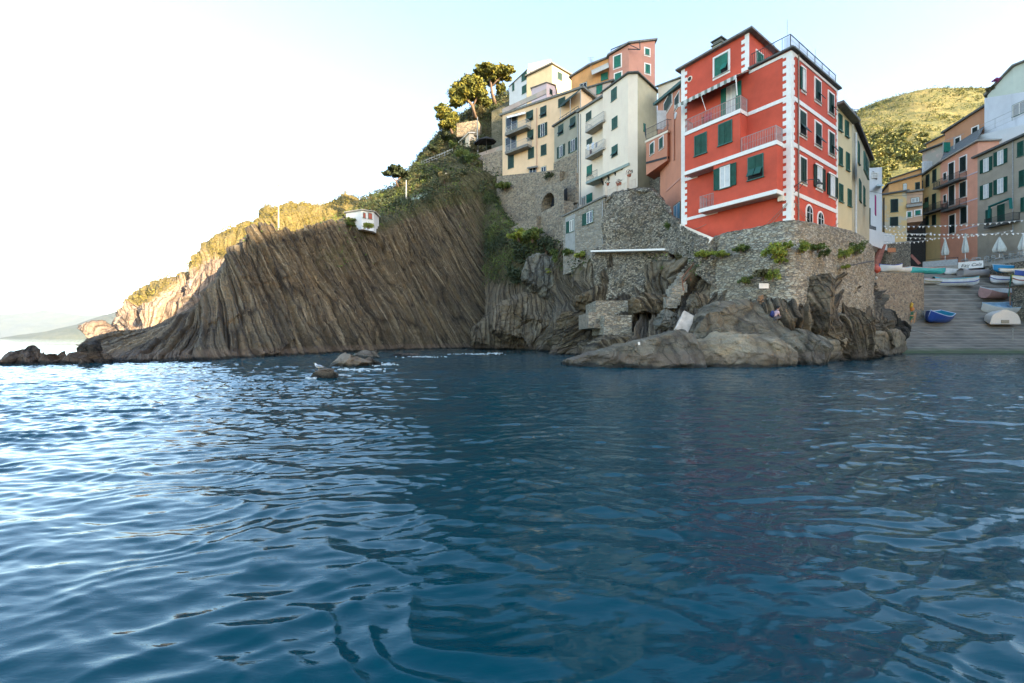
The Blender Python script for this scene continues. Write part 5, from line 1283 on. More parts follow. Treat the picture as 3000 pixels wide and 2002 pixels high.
# ------------------------------------------------------------------ hills behind
def hill_mat(name, a, b, c_, pink=None, sc=1.0):
    t = NT(name); co_ = t.coord(); n = t.noise(t.mapv(co_, (1, 1, 2.5)), .05 * sc, 7, .65); n2 = t.noise(co_, .4 * sc, 6, .75)
    col = t.ramp(t.math('ADD', t.math('MULTIPLY', n, .55), t.math('MULTIPLY', n2, .45)), [(.36, a), (.48, b), (.60, c_)])
    t.bump(n2, 1.0, 1.2 / sc)
    return t.done(col, .95)
M_HILLF = hill_mat('dry_terraced_hill', (.045, .06, .018), (.115, .12, .036), (.24, .20, .07))
M_HILLB = hill_mat('village_slope', (.03, .035, .015), (.08, .075, .04), (.16, .14, .09), None, 2.0)
def simple_hill(name, label, skyl, D_at, ybot, Dfront, mat, nu=260, nv=120, amp=6.0, lam=40, terr=None):
    pxs = np.linspace(skyl[0][0], skyl[-1][0], nu); ys = np.interp(pxs, [p[0] for p in skyl], [p[1] for p in skyl])
    k = np.linspace(0, 1, nv)[:, None]
    py = ybot + (ys[None, :] - ybot) * np.minimum(k * 1.25, 1) ** .9
    D = Dfront + (D_at - Dfront) * k ** 1.15 * 1.0
    X = (pxs[None, :] - CX) / F * D; Z = CH + (HY - py) / F * D
    kk = np.clip((k - .8) / .2, 0, 1); Z = Z - kk * 0.0
    g = fbm(X / lam, D / lam, 0, 4, 77, .42) * amp * np.clip(k * 3, 0, 1) * np.clip((1 - k) * 6, .25, 1)
    Z = Z + g
    if terr: Z = Z + np.floor(Z / terr) * 0 + .25 * terr * np.sin(Z / terr * 6.283)
    V = np.stack([X, D + 0 * X, Z], -1)
    back = V[-1:].copy(); back[..., 1] += 200; back[..., 0] *= 1.4; back[..., 2] *= .6; V = np.concatenate([V, back], 0)
    me = np_mesh(name, V.reshape(-1, 3), grid_quads(V.shape[0], V.shape[1])); tag(link(name, me, mat), label, None, None, 'structure')
    return V
FH = simple_hill('far_hill', 'sunlit terraced hill behind the village', [(2200, 420), (2400, 370), (2505, 333), (2543, 318), (2579, 305), (2630, 290), (2681, 277), (2732, 271), (2783, 270), (2885, 272), (3000, 290), (3200, 330)], 380, 640, 150, M_HILLF, 340, 260, 3.2, 50, 2.2)
simple_hill('village_hill', 'slope the village stands on', [(1440, 330), (1500, 300), (1600, 262), (1700, 300), (1800, 330), (1950, 330), (2050, 420), (2300, 560), (2520, 640), (2640, 655), (2710, 600), (2900, 480), (3200, 420)], 108, 900, 70, M_HILLB, 200, 80, 1.2, 12)
# ------------------------------------------------------------------ foliage
RS = np.random.RandomState(5)
def foliage_mat(name, dark, mid, lite, sc=1.2):
    t = NT(name); co_ = t.coord(); n = t.noise(co_, sc, 4, .6); n2 = t.noise(co_, sc * 8, 2, .6)
    c = t.ramp(t.math('ADD', t.math('MULTIPLY', n, .6), t.math('MULTIPLY', n2, .4)), [(.35, dark), (.5, mid), (.66, lite)])
    m = t.done(c, .75); return m
M_FPINE = foliage_mat('pine_needles', (.03, .05, .010), (.13, .14, .018), (.36, .28, .03), .8)
M_FDARK = foliage_mat('dark_scrub', (.016, .028, .010), (.035, .052, .018), (.07, .085, .03), .9)
M_FGREEN = foliage_mat('green_leaves', (.035, .065, .012), (.09, .13, .025), (.20, .22, .04), 1.4)
M_FBRIGHT = foliage_mat('bright_leaves', (.07, .11, .012), (.20, .25, .03), (.42, .40, .06), 2.0)
M_FDRY = foliage_mat('dry_scrub', (.05, .05, .018), (.12, .105, .04), (.22, .18, .07), 1.0)
M_FAR = foliage_mat('far_tree_leaves', (.06, .075, .016), (.14, .15, .03), (.27, .23, .055), .1)
M_BARK = plain((.16, .105, .07), .9, .35, 0, 3)
def leafmesh(name, pts, size, flat=.5):
    """small kite-shaped leaf clumps centred on the points"""
    n = len(pts); a = RS.normal(size=(n, 3)); a /= np.linalg.norm(a, axis=1, keepdims=True); b = RS.normal(size=(n, 3)); b -= (b * a).sum(1, keepdims=True) * a
    b /= np.linalg.norm(b, axis=1, keepdims=True)
    s = (size * RS.uniform(.55, 1.35, n))[:, None]
    c = np.cross(a, b)
    V = np.stack([pts - a * s, pts + b * s * flat + c * s * .15, pts + a * s, pts - b * s * flat + c * s * .15], 1).reshape(-1, 3)
    return np_mesh(name, V, np.arange(4 * n).reshape(-1, 4), False)
def blobpts(blobs, n, shell=.55):
    """points spread in overlapping ellipsoid clumps (cx,cy,cz,rx,ry,rz)"""
    B = np.array(blobs, float); vol = B[:, 3] * B[:, 4] * B[:, 5]; vol = vol ** .75
    idx = RS.choice(len(B), n, p=vol / vol.sum()); v = RS.normal(size=(n, 3)); v /= np.linalg.norm(v, axis=1, keepdims=True)
    r = RS.uniform(shell, 1.0, n)[:, None] * (1 + .18 * RS.normal(size=(n, 1)))
    return B[idx, :3] + v * r * B[idx, 3:6]
def pine(label, blobs, trunk, n, size, group=None, name='stone_pine', mat=None):
    """blobs: (px, py, D, rx_px, rz_px) pads of needles; trunk: list of limbs [(px, py, D, r)...]"""
    base = P(*trunk[0][0][:3]); root = thing(name, label, 'tree', tuple(base), group)
    bl = []
    for px, py, D, rx, rz in blobs:
        c = P(px, py, D); R_, Z_ = rx / F * D * 1.25, rz / F * D * 1.2
        bl.append((c.x, c.y, c.z, R_ * .85, R_ * .85, Z_ * .7))
        for k in range(int(12 + R_ * 5)):
            a = rnd.uniform(0, 6.28); q = rnd.uniform(.35, .95)
            bl.append((c.x + math.cos(a) * R_ * q, c.y + math.sin(a) * R_ * q, c.z + rnd.uniform(-.6, .9) * Z_ * (1.1 - q * .6), R_ * rnd.uniform(.16, .34), R_ * rnd.uniform(.16, .34), Z_ * rnd.uniform(.16, .34)))
    pts = blobpts(bl, n, .35) - np.array(base)
    link('crown', leafmesh('crown', pts, size), mat or M_FPINE, root)
    m = MB()
    for limb in trunk: m.tube([P(*q[:3]) for q in limb], [q[3] for q in limb], 7)
    m.build('trunk', M_BARK, root, None, True)
    return root
pine('large round stone pine, lower of the two on the ridge, sunlit on its right', [(1350, 275, 104, 32, 30), (1385, 252, 104, 30, 22), (1400, 275, 105, 26, 26), (1335, 300, 103, 18, 14), (1420, 300, 106, 16, 18)],
     [[(1392, 345, 104, .55), (1385, 310, 104, .4), (1360, 285, 104, .22), (1345, 272, 104, .12)], [(1385, 312, 104, .3), (1398, 285, 104, .2), (1405, 262, 104, .1)]], 15000, .36, 'stone pines on the ridge')
pine('tallest stone pine with a spreading flat crown at the top of the ridge', [(1425, 212, 108, 26, 16), (1462, 214, 108, 30, 15), (1490, 206, 108, 16, 8), (1440, 235, 109, 20, 12), (1468, 262, 110, 11, 18)],
     [[(1452, 310, 108, .5), (1442, 275, 108, .38), (1438, 245, 108, .28), (1430, 220, 108, .14)], [(1439, 255, 108, .24), (1460, 232, 108, .16), (1485, 212, 108, .08)]], 14000, .34, 'stone pines on the ridge')
pine('smaller leaning pine with a dark top and sunlit orange lower crown', [(1300, 325, 98, 20, 16), (1318, 345, 98, 20, 14), (1308, 368, 98, 22, 12), (1290, 340, 98, 12, 12)],
     [[(1325, 392, 98, .3), (1316, 365, 98, .2), (1304, 335, 98, .1)]], 6500, .30)
pine('lone umbrella pine on the skyline left of the cream houses', [(1135, 510, 88, 13, 6), (1160, 497, 88, 20, 9), (1183, 508, 88, 14, 7), (1165, 514, 88, 18, 5)],
     [[(1166, 548, 88, .22), (1160, 530, 88, .16), (1148, 518, 88, .08)], [(1161, 532, 88, .14), (1175, 518, 88, .07)]], 4500, .26, mat=M_FDARK)

# scrub that covers the slope above the cliff: uncountable, one object
def scatter_on(G, N, veg, n, size, mat, name, label, px0, px1, seed=1, up=.2, vmin=.35, ymin=None):
    rs = np.random.RandomState(seed); g = G.reshape(-1, 3); nn = N.reshape(-1, 3)
    px = g[:, 0] / g[:, 1] * F + CX; pyy = HY - (g[:, 2] - CH) / g[:, 1] * F; w = np.clip(veg.reshape(-1) - vmin, 0, 1) * (1 - ((px > 1000) & (px < 1108) & (pyy < 672) & (g[:, 1] < 66.5))) * (px > px0) * (px < px1) * (g[:, 2] > .5)
    cl = fbm(g[:, 0] / 2.5, g[:, 1] / 2.5, g[:, 2] / 2.5, 3, seed + 3); w = w * np.clip(cl + .25, 0, 1)
    # area weight
    du = np.linalg.norm(np.gradient(G, axis=1), axis=-1).reshape(-1); dv = np.linalg.norm(np.gradient(G, axis=0), axis=-1).reshape(-1); w = w * du * dv
    idx = rs.choice(len(g), n, p=w / w.sum())
    hgt = np.clip(cl[idx] + .3, 0, 1.2) * up
    p = g[idx] + rs.normal(size=(n, 3)) * .22 + nn[idx] * (rs.uniform(0, 1, (n, 1)) * hgt[:, None]) + np.array([0, 0, 1]) * (rs.uniform(0, 1, (n, 1)) * hgt[:, None])
    tag(link(name, leafmesh(name, p, size), mat), label, None, None, 'stuff')
VC = cliff_veg(None, GC[..., 2], GC)
scatter_on(GC, NC, VC, 36000, .24, M_FDARK, 'slope_scrub', 'dark green scrub covering the slope', 900, 1600, 1, 1.0, .5)
scatter_on(GC, NC, VC, 17000, .20, M_FGREEN, 'cliff_plants', 'green plants growing in the cliff beds', 700, 1600, 7, .7, .2)
scatter_on(GC, NC, VC, 16000, .22, M_FDRY, 'dry_grass', 'dry grass tufts on the cliff edge', 600, 1600, 11, .7, .3)
VH = head_veg(None, GH[..., 2], GH)
scatter_on(GH, NH, VH, 24000, .22, foliage_mat('sunlit_scrub', (.07, .06, .012), (.17, .14, .025), (.30, .23, .04), .8), 'headland_scrub', 'sunlit yellow green scrub on the headland', 200, 1200, 21, 1.0, .4)
# trees and bushes on the far hill read as one mass
def far_woods():
    bl = []
    g = FH
    for i in range(420):
        px = rnd.uniform(2515, 2900); py = rnd.uniform(395, 600)
        pxs = g[..., 0] / g[..., 1] * F + CX; pys = HY - (g[..., 2] - CH) / g[..., 1] * F
        if 480 < py < 560 and 2600 < px < 2860 and rnd.random() < .8: continue
        if py < 420 and rnd.random() < .6: continue
        j = np.argmin((pxs - px) ** 2 + (pys - py) ** 2); p = g.reshape(-1, 3)[j]
        r = rnd.uniform(1.4, 3.4) * p[1] / 260
        for k in range(4):
            bl.append((p[0] + rnd.uniform(-1, 1) * r * .6, p[1] + rnd.uniform(-1, 1) * r * .6, p[2] + rnd.uniform(.3, 1.1) * r, r * .6, r * .6, r * .5))
    pts = blobpts(bl, 52000, .5)
    tag(link('far_woods', leafmesh('far_woods', pts, .8), M_FAR), 'sunlit trees and bushes on the far hill', None, None, 'stuff')
far_woods()
NF = normals(FH[:-1]); VF = .5 + .5 * np.clip(fbm(FH[:-1, :, 0] / 18, FH[:-1, :, 1] / 18, 0, 3, 6), -1, 1)
scatter_on(FH[:-1], NF, VF, 34000, .52, M_FAR, 'hill_scrub', 'low scrub dotting the sunlit far hill', 2300, 3050, 41, 1.2, .3)

# bushes one can tell apart
def bush_mesh(name, n, size, seed, asp=.8, blobs=9):
    r_ = random.Random(seed); bl = [(0, 0, .45 * asp, .6, .6, .45 * asp)]
    for i in range(blobs):
        a = r_.uniform(0, 6.28); q = r_.uniform(.3, .75); bl.append((math.cos(a) * q, math.sin(a) * q, r_.uniform(.15, 1.0) * asp, r_.uniform(.2, .42), r_.uniform(.2, .42), r_.uniform(.18, .36) * asp))
    return leafmesh(name, blobpts(bl, n, .45), size)
PROTO = [(bush_mesh('foliage', 900, .11, s, a), bush_mesh('foliage', 900, .11, s + 50, a)) for s, a in ((1, .8), (2, 1.1), (3, .6))]
def stem_mesh():
    m = MB()
    for k in range(5):
        a = k * 1.26; m.tube([(0, 0, -.25), (math.cos(a) * .15, math.sin(a) * .15, .25), (math.cos(a) * .42, math.sin(a) * .42, .62)], [.05, .035, .012], 5)
    me = bpy.data.meshes.new('stem'); me.from_pydata([tuple(v) for v in m.v], [], m.f); me.materials.append(M_BARK); return me
STEM = stem_mesh(); _bm = {}
def bush(label, px, py, D, r_px, mat, group=None, name='shrub', asp=1.0, z=None, k=None):
    c = P(px, py, D); r = r_px / F * D; k = rnd.randrange(3) if k is None else k
    root = thing(name, label, 'shrub', tuple(c), group, rnd.uniform(0, 6.28)); r *= (1.6 if group and 'bastion' in group else 1.35); root.scale = (r, r, r * asp)
    key = (k, mat.name)
    if key not in _bm:
        me = PROTO[k][0].copy(); me.materials.clear(); me.materials.append(mat); _bm[key] = me
    o = bpy.data.objects.new('foliage', _bm[key]); C.objects.link(o); o.parent = root
    s_ = bpy.data.objects.new('stem', STEM); C.objects.link(s_); s_.parent = root
    return root
# on the bastion wall
for lab, px, py, D, r, mat in (('yellow green shrub leftmost on the stone bastion', 2068, 748, 33.0, 20, M_FBRIGHT), ('yellow green shrub second from the left on the bastion', 2112, 748, 32.0, 17, M_FBRIGHT),
      ('dark green shrub high on the bastion left of the largest one', 2170, 732, 30.6, 17, M_FGREEN), ('largest bright shrub high in the middle of the bastion wall', 2275, 742, 28.4, 30, M_FBRIGHT),
      ('lower half of the large bright growth trailing down the bastion', 2284, 765, 28.4, 16, M_FBRIGHT), ('sprawling yellowing shrub above the white sign', 2235, 808, 29.0, 22, M_FDRY), ('yellowing shrub right of the sprawling one above the white sign', 2264, 815, 28.3, 16, M_FBRIGHT),
      ('small green shrub left of the white sign', 2183, 826, 30.0, 15, M_FGREEN), ('light green shrub near the bastion corner under the drainpipe', 2356, 732, 28.3, 15, M_FBRIGHT),
      ('upright green shrub right of the bastion corner', 2396, 728, 29.3, 18, M_FGREEN), ('small trailing shrub under the upright green one', 2416, 748, 29.9, 11, M_FGREEN),
      ('long trailing shrub hanging on the right of the bastion', 2474, 750, 31.8, 14, M_FBRIGHT), ('tail of the long trailing shrub on the right of the bastion', 2478, 784, 31.6, 10, M_FBRIGHT), ('wispy green shrub at the right top of the bastion', 2508, 738, 33.2, 18, M_FGREEN)):
    bush(lab, px, py + r * .3, D, r, mat, 'shrubs rooted in the stone bastion')
# between cliff and promontory
for lab, px, py, D, r, mat in (('bright green bush under the arched wall', 1520, 690, 66, 30, M_FBRIGHT), ('bright green bush right of the first one under the arched wall', 1560, 690, 64, 30, M_FGREEN),
      ('dark green bush above the pale crag', 1600, 730, 60, 30, M_FDARK), ('green bush trailing beside the pale crag', 1640, 760, 56, 26, M_FGREEN), ('green bush at the foot of the stone house', 1670, 742, 50, 22, M_FGREEN),
      ('low bright bush left of the ledge', 1700, 748, 47, 18, M_FBRIGHT), ('green bush in the gully below the pale crag', 1605, 800, 58, 22, M_FBRIGHT), ('dark bush in the gully left of the crag', 1530, 760, 66, 34, M_FDARK), ('shadowed bush in the gully below the dark one', 1520, 820, 64, 30, M_FDARK),
      ('grey green shrub on the rubble wall', 1965, 668, 39, 14, M_FGREEN), ('small bush beside the rock stair', 1990, 765, 36, 16, M_FDRY), ('small dark bush on the retaining wall', 1610, 520, 74, 22, M_FDARK), ('bush on the left of the retaining wall', 1480, 545, 80, 22, M_FGREEN)):
    bush(lab, px, py + r * .4, D, r, mat, 'bushes in the gully under the houses')
# on the slope
for i in range(52):
    px = rnd.uniform(1010, 1475)
    tx = np.interp(px, [1010, 1090, 1170, 1250, 1330, 1410, 1475], [645, 592, 556, 455, 380, 330, 300]); bx = np.interp(px, [1010, 1090, 1170, 1250, 1330, 1410, 1475], [652, 650, 630, 585, 540, 520, 515])
    k = rnd.random() ** 1.3; py = tx + (bx - tx) * k * .9 + 4
    j = np.argmin((GC[..., 0] / GC[..., 1] * F + CX - px) ** 2 + (HY - (GC[..., 2] - CH) / GC[..., 1] * F - py) ** 2 + (np.arange(GC.shape[0])[:, None] < 150) * 1e6); p = GC.reshape(-1, 3)[j]
    bush(['dense dark bush on the slope above the cliff', 'green bush on the slope above the cliff', 'dry brown green bush on the slope above the cliff'][0 if i % 5 < 3 else (1 if i % 5 == 3 else 2)], px, py, p[1], rnd.uniform(9, 15) if px < 1240 else rnd.uniform(11, 22), [M_FDARK, M_FGREEN, M_FDRY][0 if i % 5 < 3 else (1 if i % 5 == 3 else 2)],
         ['dark bushes scattered on the slope', 'green bushes scattered on the slope', 'dry bushes scattered on the slope'][0 if i % 5 < 3 else (1 if i % 5 == 3 else 2)], 'slope_bush', rnd.uniform(.9, 1.5))
bush('round dark green bush between the cream hut and the parasol', 1362, 462, 96, 22, M_FDARK, name='slope_bush', k=0)
tag(bush('pink bougainvillea on the roof edge at the top right', 2918, 240, 69, 9, plain((.42, .07, .22), .8, .4)), None, 'flowers'); bush('grey trailing plant on the roof edge below the pink flowers', 2902, 265, 70, 10, M_FDRY)

VP = prom_veg(None, GP[..., 2], GP)
scatter_on(GP, NP_, VP, 12000, .17, M_FDARK, 'gully_scrub', 'dark scrub in the gully below the houses', 1400, 2060, 31, .7, .25)
scatter_on(GP, NP_, VP, 12000, .15, M_FGREEN, 'gully_plants', 'green plants in the gully below the houses', 1400, 2060, 33, .6, .3)

bush('low green bush in front of the left end of the white hut', 1028, 664, 61.5, 14, M_FGREEN, name='shrub'); bush('leafy green bush at the foot of the white hut below its red shutters', 1078, 668, 61.0, 15, M_FBRIGHT, name='shrub')
# ------------------------------------------------------------------ huts, poles on the slope
def hut(name, label, chain, tops, yb, back, mat, **k): return building(name, label, chain, tops, yb, back, mat, **k)
r, fs = hut('white_hut', 'small white hut with red shutters on the dark cliff top', [(1014, 64.3), (1060, 63), (1095, 64.3)], [624, 617, 622], 672, 2.5, M_WHITE, roof=(.2, .15), roofmat=M_CONC)
windows(r, fs[1], [(1067, 632, 6, 14), (1084, 634, 10, 16)], plain((.42, .10, .06), .7))
r, fs = hut('cream_hut', 'cream hut with slanted roof on the slope above the cliff', [(1347, 101), (1374, 98), (1396, 100)], [420, 392, 392], 465, 4, M_CREAMW, roof=(.3, .2), roofmat=M_TRIM)
window(r, fs[0], 1359, 418, 7, 14, 'closed', G_BLK)
hut('slope_terrace_wall', 'cream terrace wall ruin lower on the slope', [(1277, 88), (1306, 86)], [528, 506], 560, 3, M_CREAMW, roof=None, cat='wall')
hut('upper_terrace_wall', 'grey white retaining wall left of the peach house', [(1396, 92), (1474, 87)], [452, 425], 470, 3, M_PEEL, roof=None, cat='wall')
hut('ridge_wall', 'brown stone wall below the ridge pines', [(1338, 100), (1400, 99)], [362, 352], 396, 3, M_STONE_TAN, roof=None, cat='wall')
hut('rough_bank_wall', 'tan rubble wall just left of the peach house', [(1415, 86.5), (1472, 84.5)], [455, 440], 530, 3, M_STONE_TAN, roof=None, cat='wall')
hut('sheet_shed', 'pale green sheet metal shed on the cliff edge', [(1204, 80), (1252, 79)], [580, 562], 590, 2, plain((.40, .50, .44), .7, .15), roof=(.3, .1), cat='shed')
tr = thing('slope_fence', 'thin pale railing running up the slope', 'fence', tuple(P(1250, 480, 100)))
m = MB()
for i in range(13):
    k = i / 12; p = P(1235 + 90 * k, 492 - 36 * k, 99); m.bar(p, p + Vector((0, 0, 1.6)), .12)
m.bar(P(1235, 475, 99), P(1325, 438, 99), .14).bar(P(1235, 482, 99), P(1325, 446, 99), .12); m.build('rail', M_GREYP, tr)
def parasol(label, px, py, D, r_px, mat):
    p = P(px, py, D); root = thing('garden_parasol', label, 'parasol', tuple(p)); r = r_px / F * D
    MB().bar(p, p + Vector((0, 0, 3.0)), .09).build('pole', M_IRON, root)
    m = MB(); top = p + Vector((0, 0, 3.3)); n = 8
    ring = [p + Vector((math.cos(k * .785) * r, math.sin(k * .785) * r * .8, 2.3)) for k in range(n)]
    m.add([top] + ring + [q - Vector((0, 0, .15)) for q in ring], [(0, 1 + k, 1 + (k + 1) % n) for k in range(n)] + [(1 + k, 9 + k, 9 + (k + 1) % n, 1 + (k + 1) % n) for k in range(n)]); m.build('canopy', mat, root)
parasol('black garden parasol on the terrace left of the peach house', 1425, 448, 88, 30, M_BLACK); parasol('second black parasol partly behind the cream hut terrace', 1402, 452, 90, 16, M_BLACK)
def pole(name, label, px, yb, yt, D, head=True, r=.09):
    a, b = P(px, yb, D), P(px, yt, D); root = thing(name, label, 'lamp post' if head else 'pole', tuple(a))
    MB().tube([a - Vector((0, 0, 1.5)), a.lerp(b, .3), b], [r * 1.5, r * 1.2, r * .7], 7).build('post', M_GREYP, root)
    if head:
        MB().bar(b - Vector((.45, 0, 0)), b + Vector((.45, 0, 0)), .08).box(b + Vector((-.4, 0, .05)), (.5, .3, .22)).box(b + Vector((.4, 0, .05)), (.5, .3, .22)).box(b + Vector((0, 0, .35)), (.3, .3, .35)).build('floodlights', M_GREYP, root)
pole('lamp_post', 'tall thin floodlight mast on the headland skyline', 816, 650, 548, 78)
pole('utility_pole', 'pale pole beside the lone umbrella pine', 1190, 585, 528, 82, False, .12); pole('utility_pole', 'tall pale pole in front of the cream hut', 1399, 440, 343, 93, False, .12)

# ------------------------------------------------------------------ boats
def boat(label, px, py, D, L, B, H, heading, hull, inner, rim, tarp=None, pitch=0.0, stripe=None, transom=True, thwarts=2, name='rowing_boat', group='boats hauled out on the slipway', zoff=0.0, roll=0.0):
    """open boat standing on its keel; heading 0 points the bow to +X"""
    D = D or slipD(py); o = P(px, py, D); root = thing(name, label, 'boat', (o.x, o.y, o.z + zoff), group)
    root.rotation_euler = (roll, -pitch, heading)
    ns, nr = 15, 7; V = []; 
    def sec(s, inset=0.0):
        # s 0 stern .. 1 bow
        w = B / 2 * (min(1, .72 + .9 * s) if transom else math.sin(math.pi * min(1, .02 + s * .98)) ** .55) * (1 - max(0, (s - .45) / .55) ** 2.3) if transom else B / 2 * math.sin(math.pi * (.03 + .94 * s)) ** .6
        sheer = H * (1 + .28 * (2 * s - 1) ** 2 + .10 * max(0, s - .5)); keel = H * .55 * max(0, (s - .82) / .18) ** 2 + (0 if transom else H * .5 * max(0, (.15 - s) / .15) ** 2)
        out = []
        w = max(w - inset, .012); 
        for k in range(-nr, nr + 1):
            a = abs(k) / nr; y = w * (math.sin(a * math.pi / 2) ** .75) * (1 if k > 0 else -1); z = keel + inset + (sheer - keel - inset) * (a ** 1.9)
            out.append(Vector(((s - .5) * (L - inset * 2), y, z)))
        return out
    M_ = 2 * nr + 1
    m = MB(); vs = []
    for i in range(ns): vs += sec(i / (ns - 1))
    fs = [(i * M_ + k, (i + 1) * M_ + k, (i + 1) * M_ + k + 1, i * M_ + k + 1) for i in range(ns - 1) for k in range(M_ - 1)]
    m.add(vs, fs); m.add(vs[:M_], [tuple(range(M_))])
    m.build('hull', hull, root, local=True, smooth_=False)
    m = MB(); v2 = []
    for i in range(ns): v2 += sec(i / (ns - 1), .05)
    m.add(v2, [tuple(reversed(f)) for f in fs]); m.add(v2[:M_], [tuple(range(M_))]); m.build('inner_hull', inner, root, local=True)
    m = MB()
    for side in (0, M_ - 1):
        m.tube([(vs[i * M_ + side] + v2[i * M_ + side]) / 2 for i in range(ns)], .045, 5)
    m.tube([vs[0], vs[M_ - 1]], .045, 5); m.build('gunwale', rim, root, local=True)
    if stripe:
        m = MB()
        for side in (1, -1):
            pts = []
            for i in range(ns):
                row = vs[i * M_:(i + 1) * M_]; q = row[nr + side * 5]; pts.append(q + Vector((0, .02 * side, 0)))
            m.tube(pts, .05, 4)
        m.build('rubbing_strake', stripe, root, local=True)
    if tarp:
        m = MB(); tv = []
        for i in range(ns):
            s = i / (ns - 1); a, b = vs[i * M_], vs[i * M_ + M_ - 1]
            for k in range(7):
                q = k / 6; p = a.lerp(b, q); tv.append(p + Vector((0, 0, .03 + (.22 + .08 * math.sin(s * 9 + k)) * math.sin(math.pi * q) * (1 - s * .6))))
        m.add(tv, [(i * 7 + k, (i + 1) * 7 + k, (i + 1) * 7 + k + 1, i * 7 + k + 1) for i in range(ns - 1) for k in range(6)]); m.build('tarpaulin', tarp, root, local=True)
    else:
        for k in range(thwarts):
            s = .28 + k * (.45 / max(1, thwarts - 1)) if thwarts > 1 else .5; a = sec(s, .05); m = MB(); zz = a[0].z * .68
            m.box((a[0].x, 0, zz), (.22, abs(a[0].y) * 1.86, .04)); m.build('thwart', rim, root, local=True)
    MB().bar((L / 2 - .06, 0, H * .55), (L / 2 + .03, 0, H * 1.42), .05).build('stem_post', rim, root, local=True)
    return root
c_ = lambda *a: plain(a, .45, .12, 0, 2)
WHT, BLU, TEA, PIN = c_(.66, .67, .66), c_(.01, .06, .30), c_(.01, .22, .36), c_(.50, .30, .28)
boat('blue rowing boat with teal inside and pale rim, lowest on the slipway left side', 2738, 944, None, 4.0, 2.0, 1.0, R(205), BLU, TEA, c_(.45, .55, .70), zoff=.0, roll=R(-20))
boat('long turquoise boat with pink rim lying on top of the harbour wall', 2712, 803, 52.6, 5.4, 1.3, .62, R(6), c_(.03, .42, .46), TEA, PIN, thwarts=3, stripe=None)
boat('white bow of a boat on the wall, left of the long turquoise boat', 2632, 800, 51.8, 2.6, 1.2, .5, R(185), WHT, c_(.3, .3, .3), WHT)
boat('small blue and white boat behind the red buoy', 2606, 797, 51.5, 2.2, 1.2, .7, R(175), WHT, BLU, BLU)
boat('white boat with blue bottom and turquoise yellow cover at the top left of the slipway', 2800, 840, None, 4.6, 1.7, .85, R(-20), WHT, TEA, c_(.45, .38, .16), tarp=c_(.03, .35, .42), stripe=BLU)
boat('narrow white boat with dark bottom beside the harbour wall top', 2733, 833, None, 3.2, 1.2, .55, R(4), WHT, c_(.1, .1, .1), PIN, stripe=c_(.35, .3, .12))
boat('white and cream boat stored under the bar deck, left of the pillar', 2795, 806, None, 3.0, 1.4, .75, R(182), WHT, c_(.3, .28, .22), c_(.4, .35, .25))
boat('grey tarped boat under the bar deck, right of the pillar', 2858, 812, None, 3.8, 1.5, .72, R(-5), c_(.36, .34, .33), c_(.2, .2, .2), c_(.3, .25, .22), tarp=c_(.42, .38, .37))
boat('white boat with dark blue bottom at the foot of the terrace wall', 2936, 832, None, 3.5, 1.5, .85, R(186), WHT, c_(.3, .2, .15), c_(.33, .16, .1), stripe=BLU)
boat('white and pink boat on the right of the slipway, above the pale blue one', 2916, 874, None, 4.0, 1.9, .95, R(8), PIN, WHT, WHT, tarp=None, thwarts=3, roll=R(22))
boat('pale blue inside rowing boat on the right of the slipway under the pink one', 2934, 918, None, 4.2, 1.9, 1.0, R(165), WHT, c_(.25, .42, .60), c_(.40, .55, .66), thwarts=3, roll=R(-24))
boat('long bright blue boat on trestles at the right edge', 2975, 800, 55.8, 6.0, 1.5, .80, R(182), c_(.01, .22, .44), c_(.2, .3, .35), c_(.45, .60, .66))
boat('white canoe lying over the bright blue boat', 2964, 798, 51.5, 2.8, .7, .35, R(176), WHT, WHT, c_(.4, .35, .2), transom=False, name='canoe')
boat('deep blue boat low at the right edge under the canoe', 3004, 814, 51.2, 2.6, 1.2, .7, R(180), BLU, BLU, WHT)
boat('white boat with red bottom and yellow rim at the right edge', 3004, 836, 49.8, 3.0, 1.3, .85, R(180), WHT, c_(.4, .4, .1), c_(.55, .50, .06), stripe=c_(.30, .03, .02))
# upturned white tender seen from its transom
tb = P(2945, 951, 48.6); root = thing('upturned_tender', 'cream covered tender with a flat transom and grey motor pad, lowest right on the slipway', 'boat', tuple(tb), 'boats hauled out on the slipway')
prof = [(-1.68, 0), (-1.62, .5), (-1.45, .95), (-1.15, 1.22), (-.6, 1.45), (-.12, 1.66), (.3, 1.60), (.9, 1.40), (1.35, 1.15), (1.6, .75), (1.70, .35), (1.70, 0)]
m = MB(); fr_ = [tb + Vector((x, 0, z)) for x, z in prof]; bk = [tb + Vector((x * .6 + .25, 1.5, z * .62 + .5)) for x, z in prof]; m.prism(fr_, bk); m.build('hull', plain((.66, .63, .56), .5, .06), root)
MB().box(tb + Vector((-.05, -.03, .32)), (.85, .06, .36)).build('motor_pad', plain((.28, .26, .20), .8), root); MB().box(tb + Vector((0, -.02, .04)), (3.42, .08, .07)).build('rim', M_CONC, root)
# leaning poles, ropes, red post at the right of the slip
pr = thing('mooring_rack', 'cluster of green and orange poles with ropes beside the quay', 'rack', tuple(P(2962, 905, 50.5)))
for i, (a, b, c) in enumerate((((2966, 880), (2972, 795), (.02, .14, .09)), ((2955, 868), (2962, 806), (.03, .16, .10)), ((2960, 895), (2956, 835), (.36, .20, .12)), ((2972, 905), (2966, 842), (.38, .22, .13)), ((2976, 893), (2980, 805), (.05, .15, .11)), ((2950, 845), (2990, 838), (.30, .12, .08)))):
    MB().bar(P(*a, 51), P(*b, 51.3), .07).build('pole', plain(c, .7), pr)
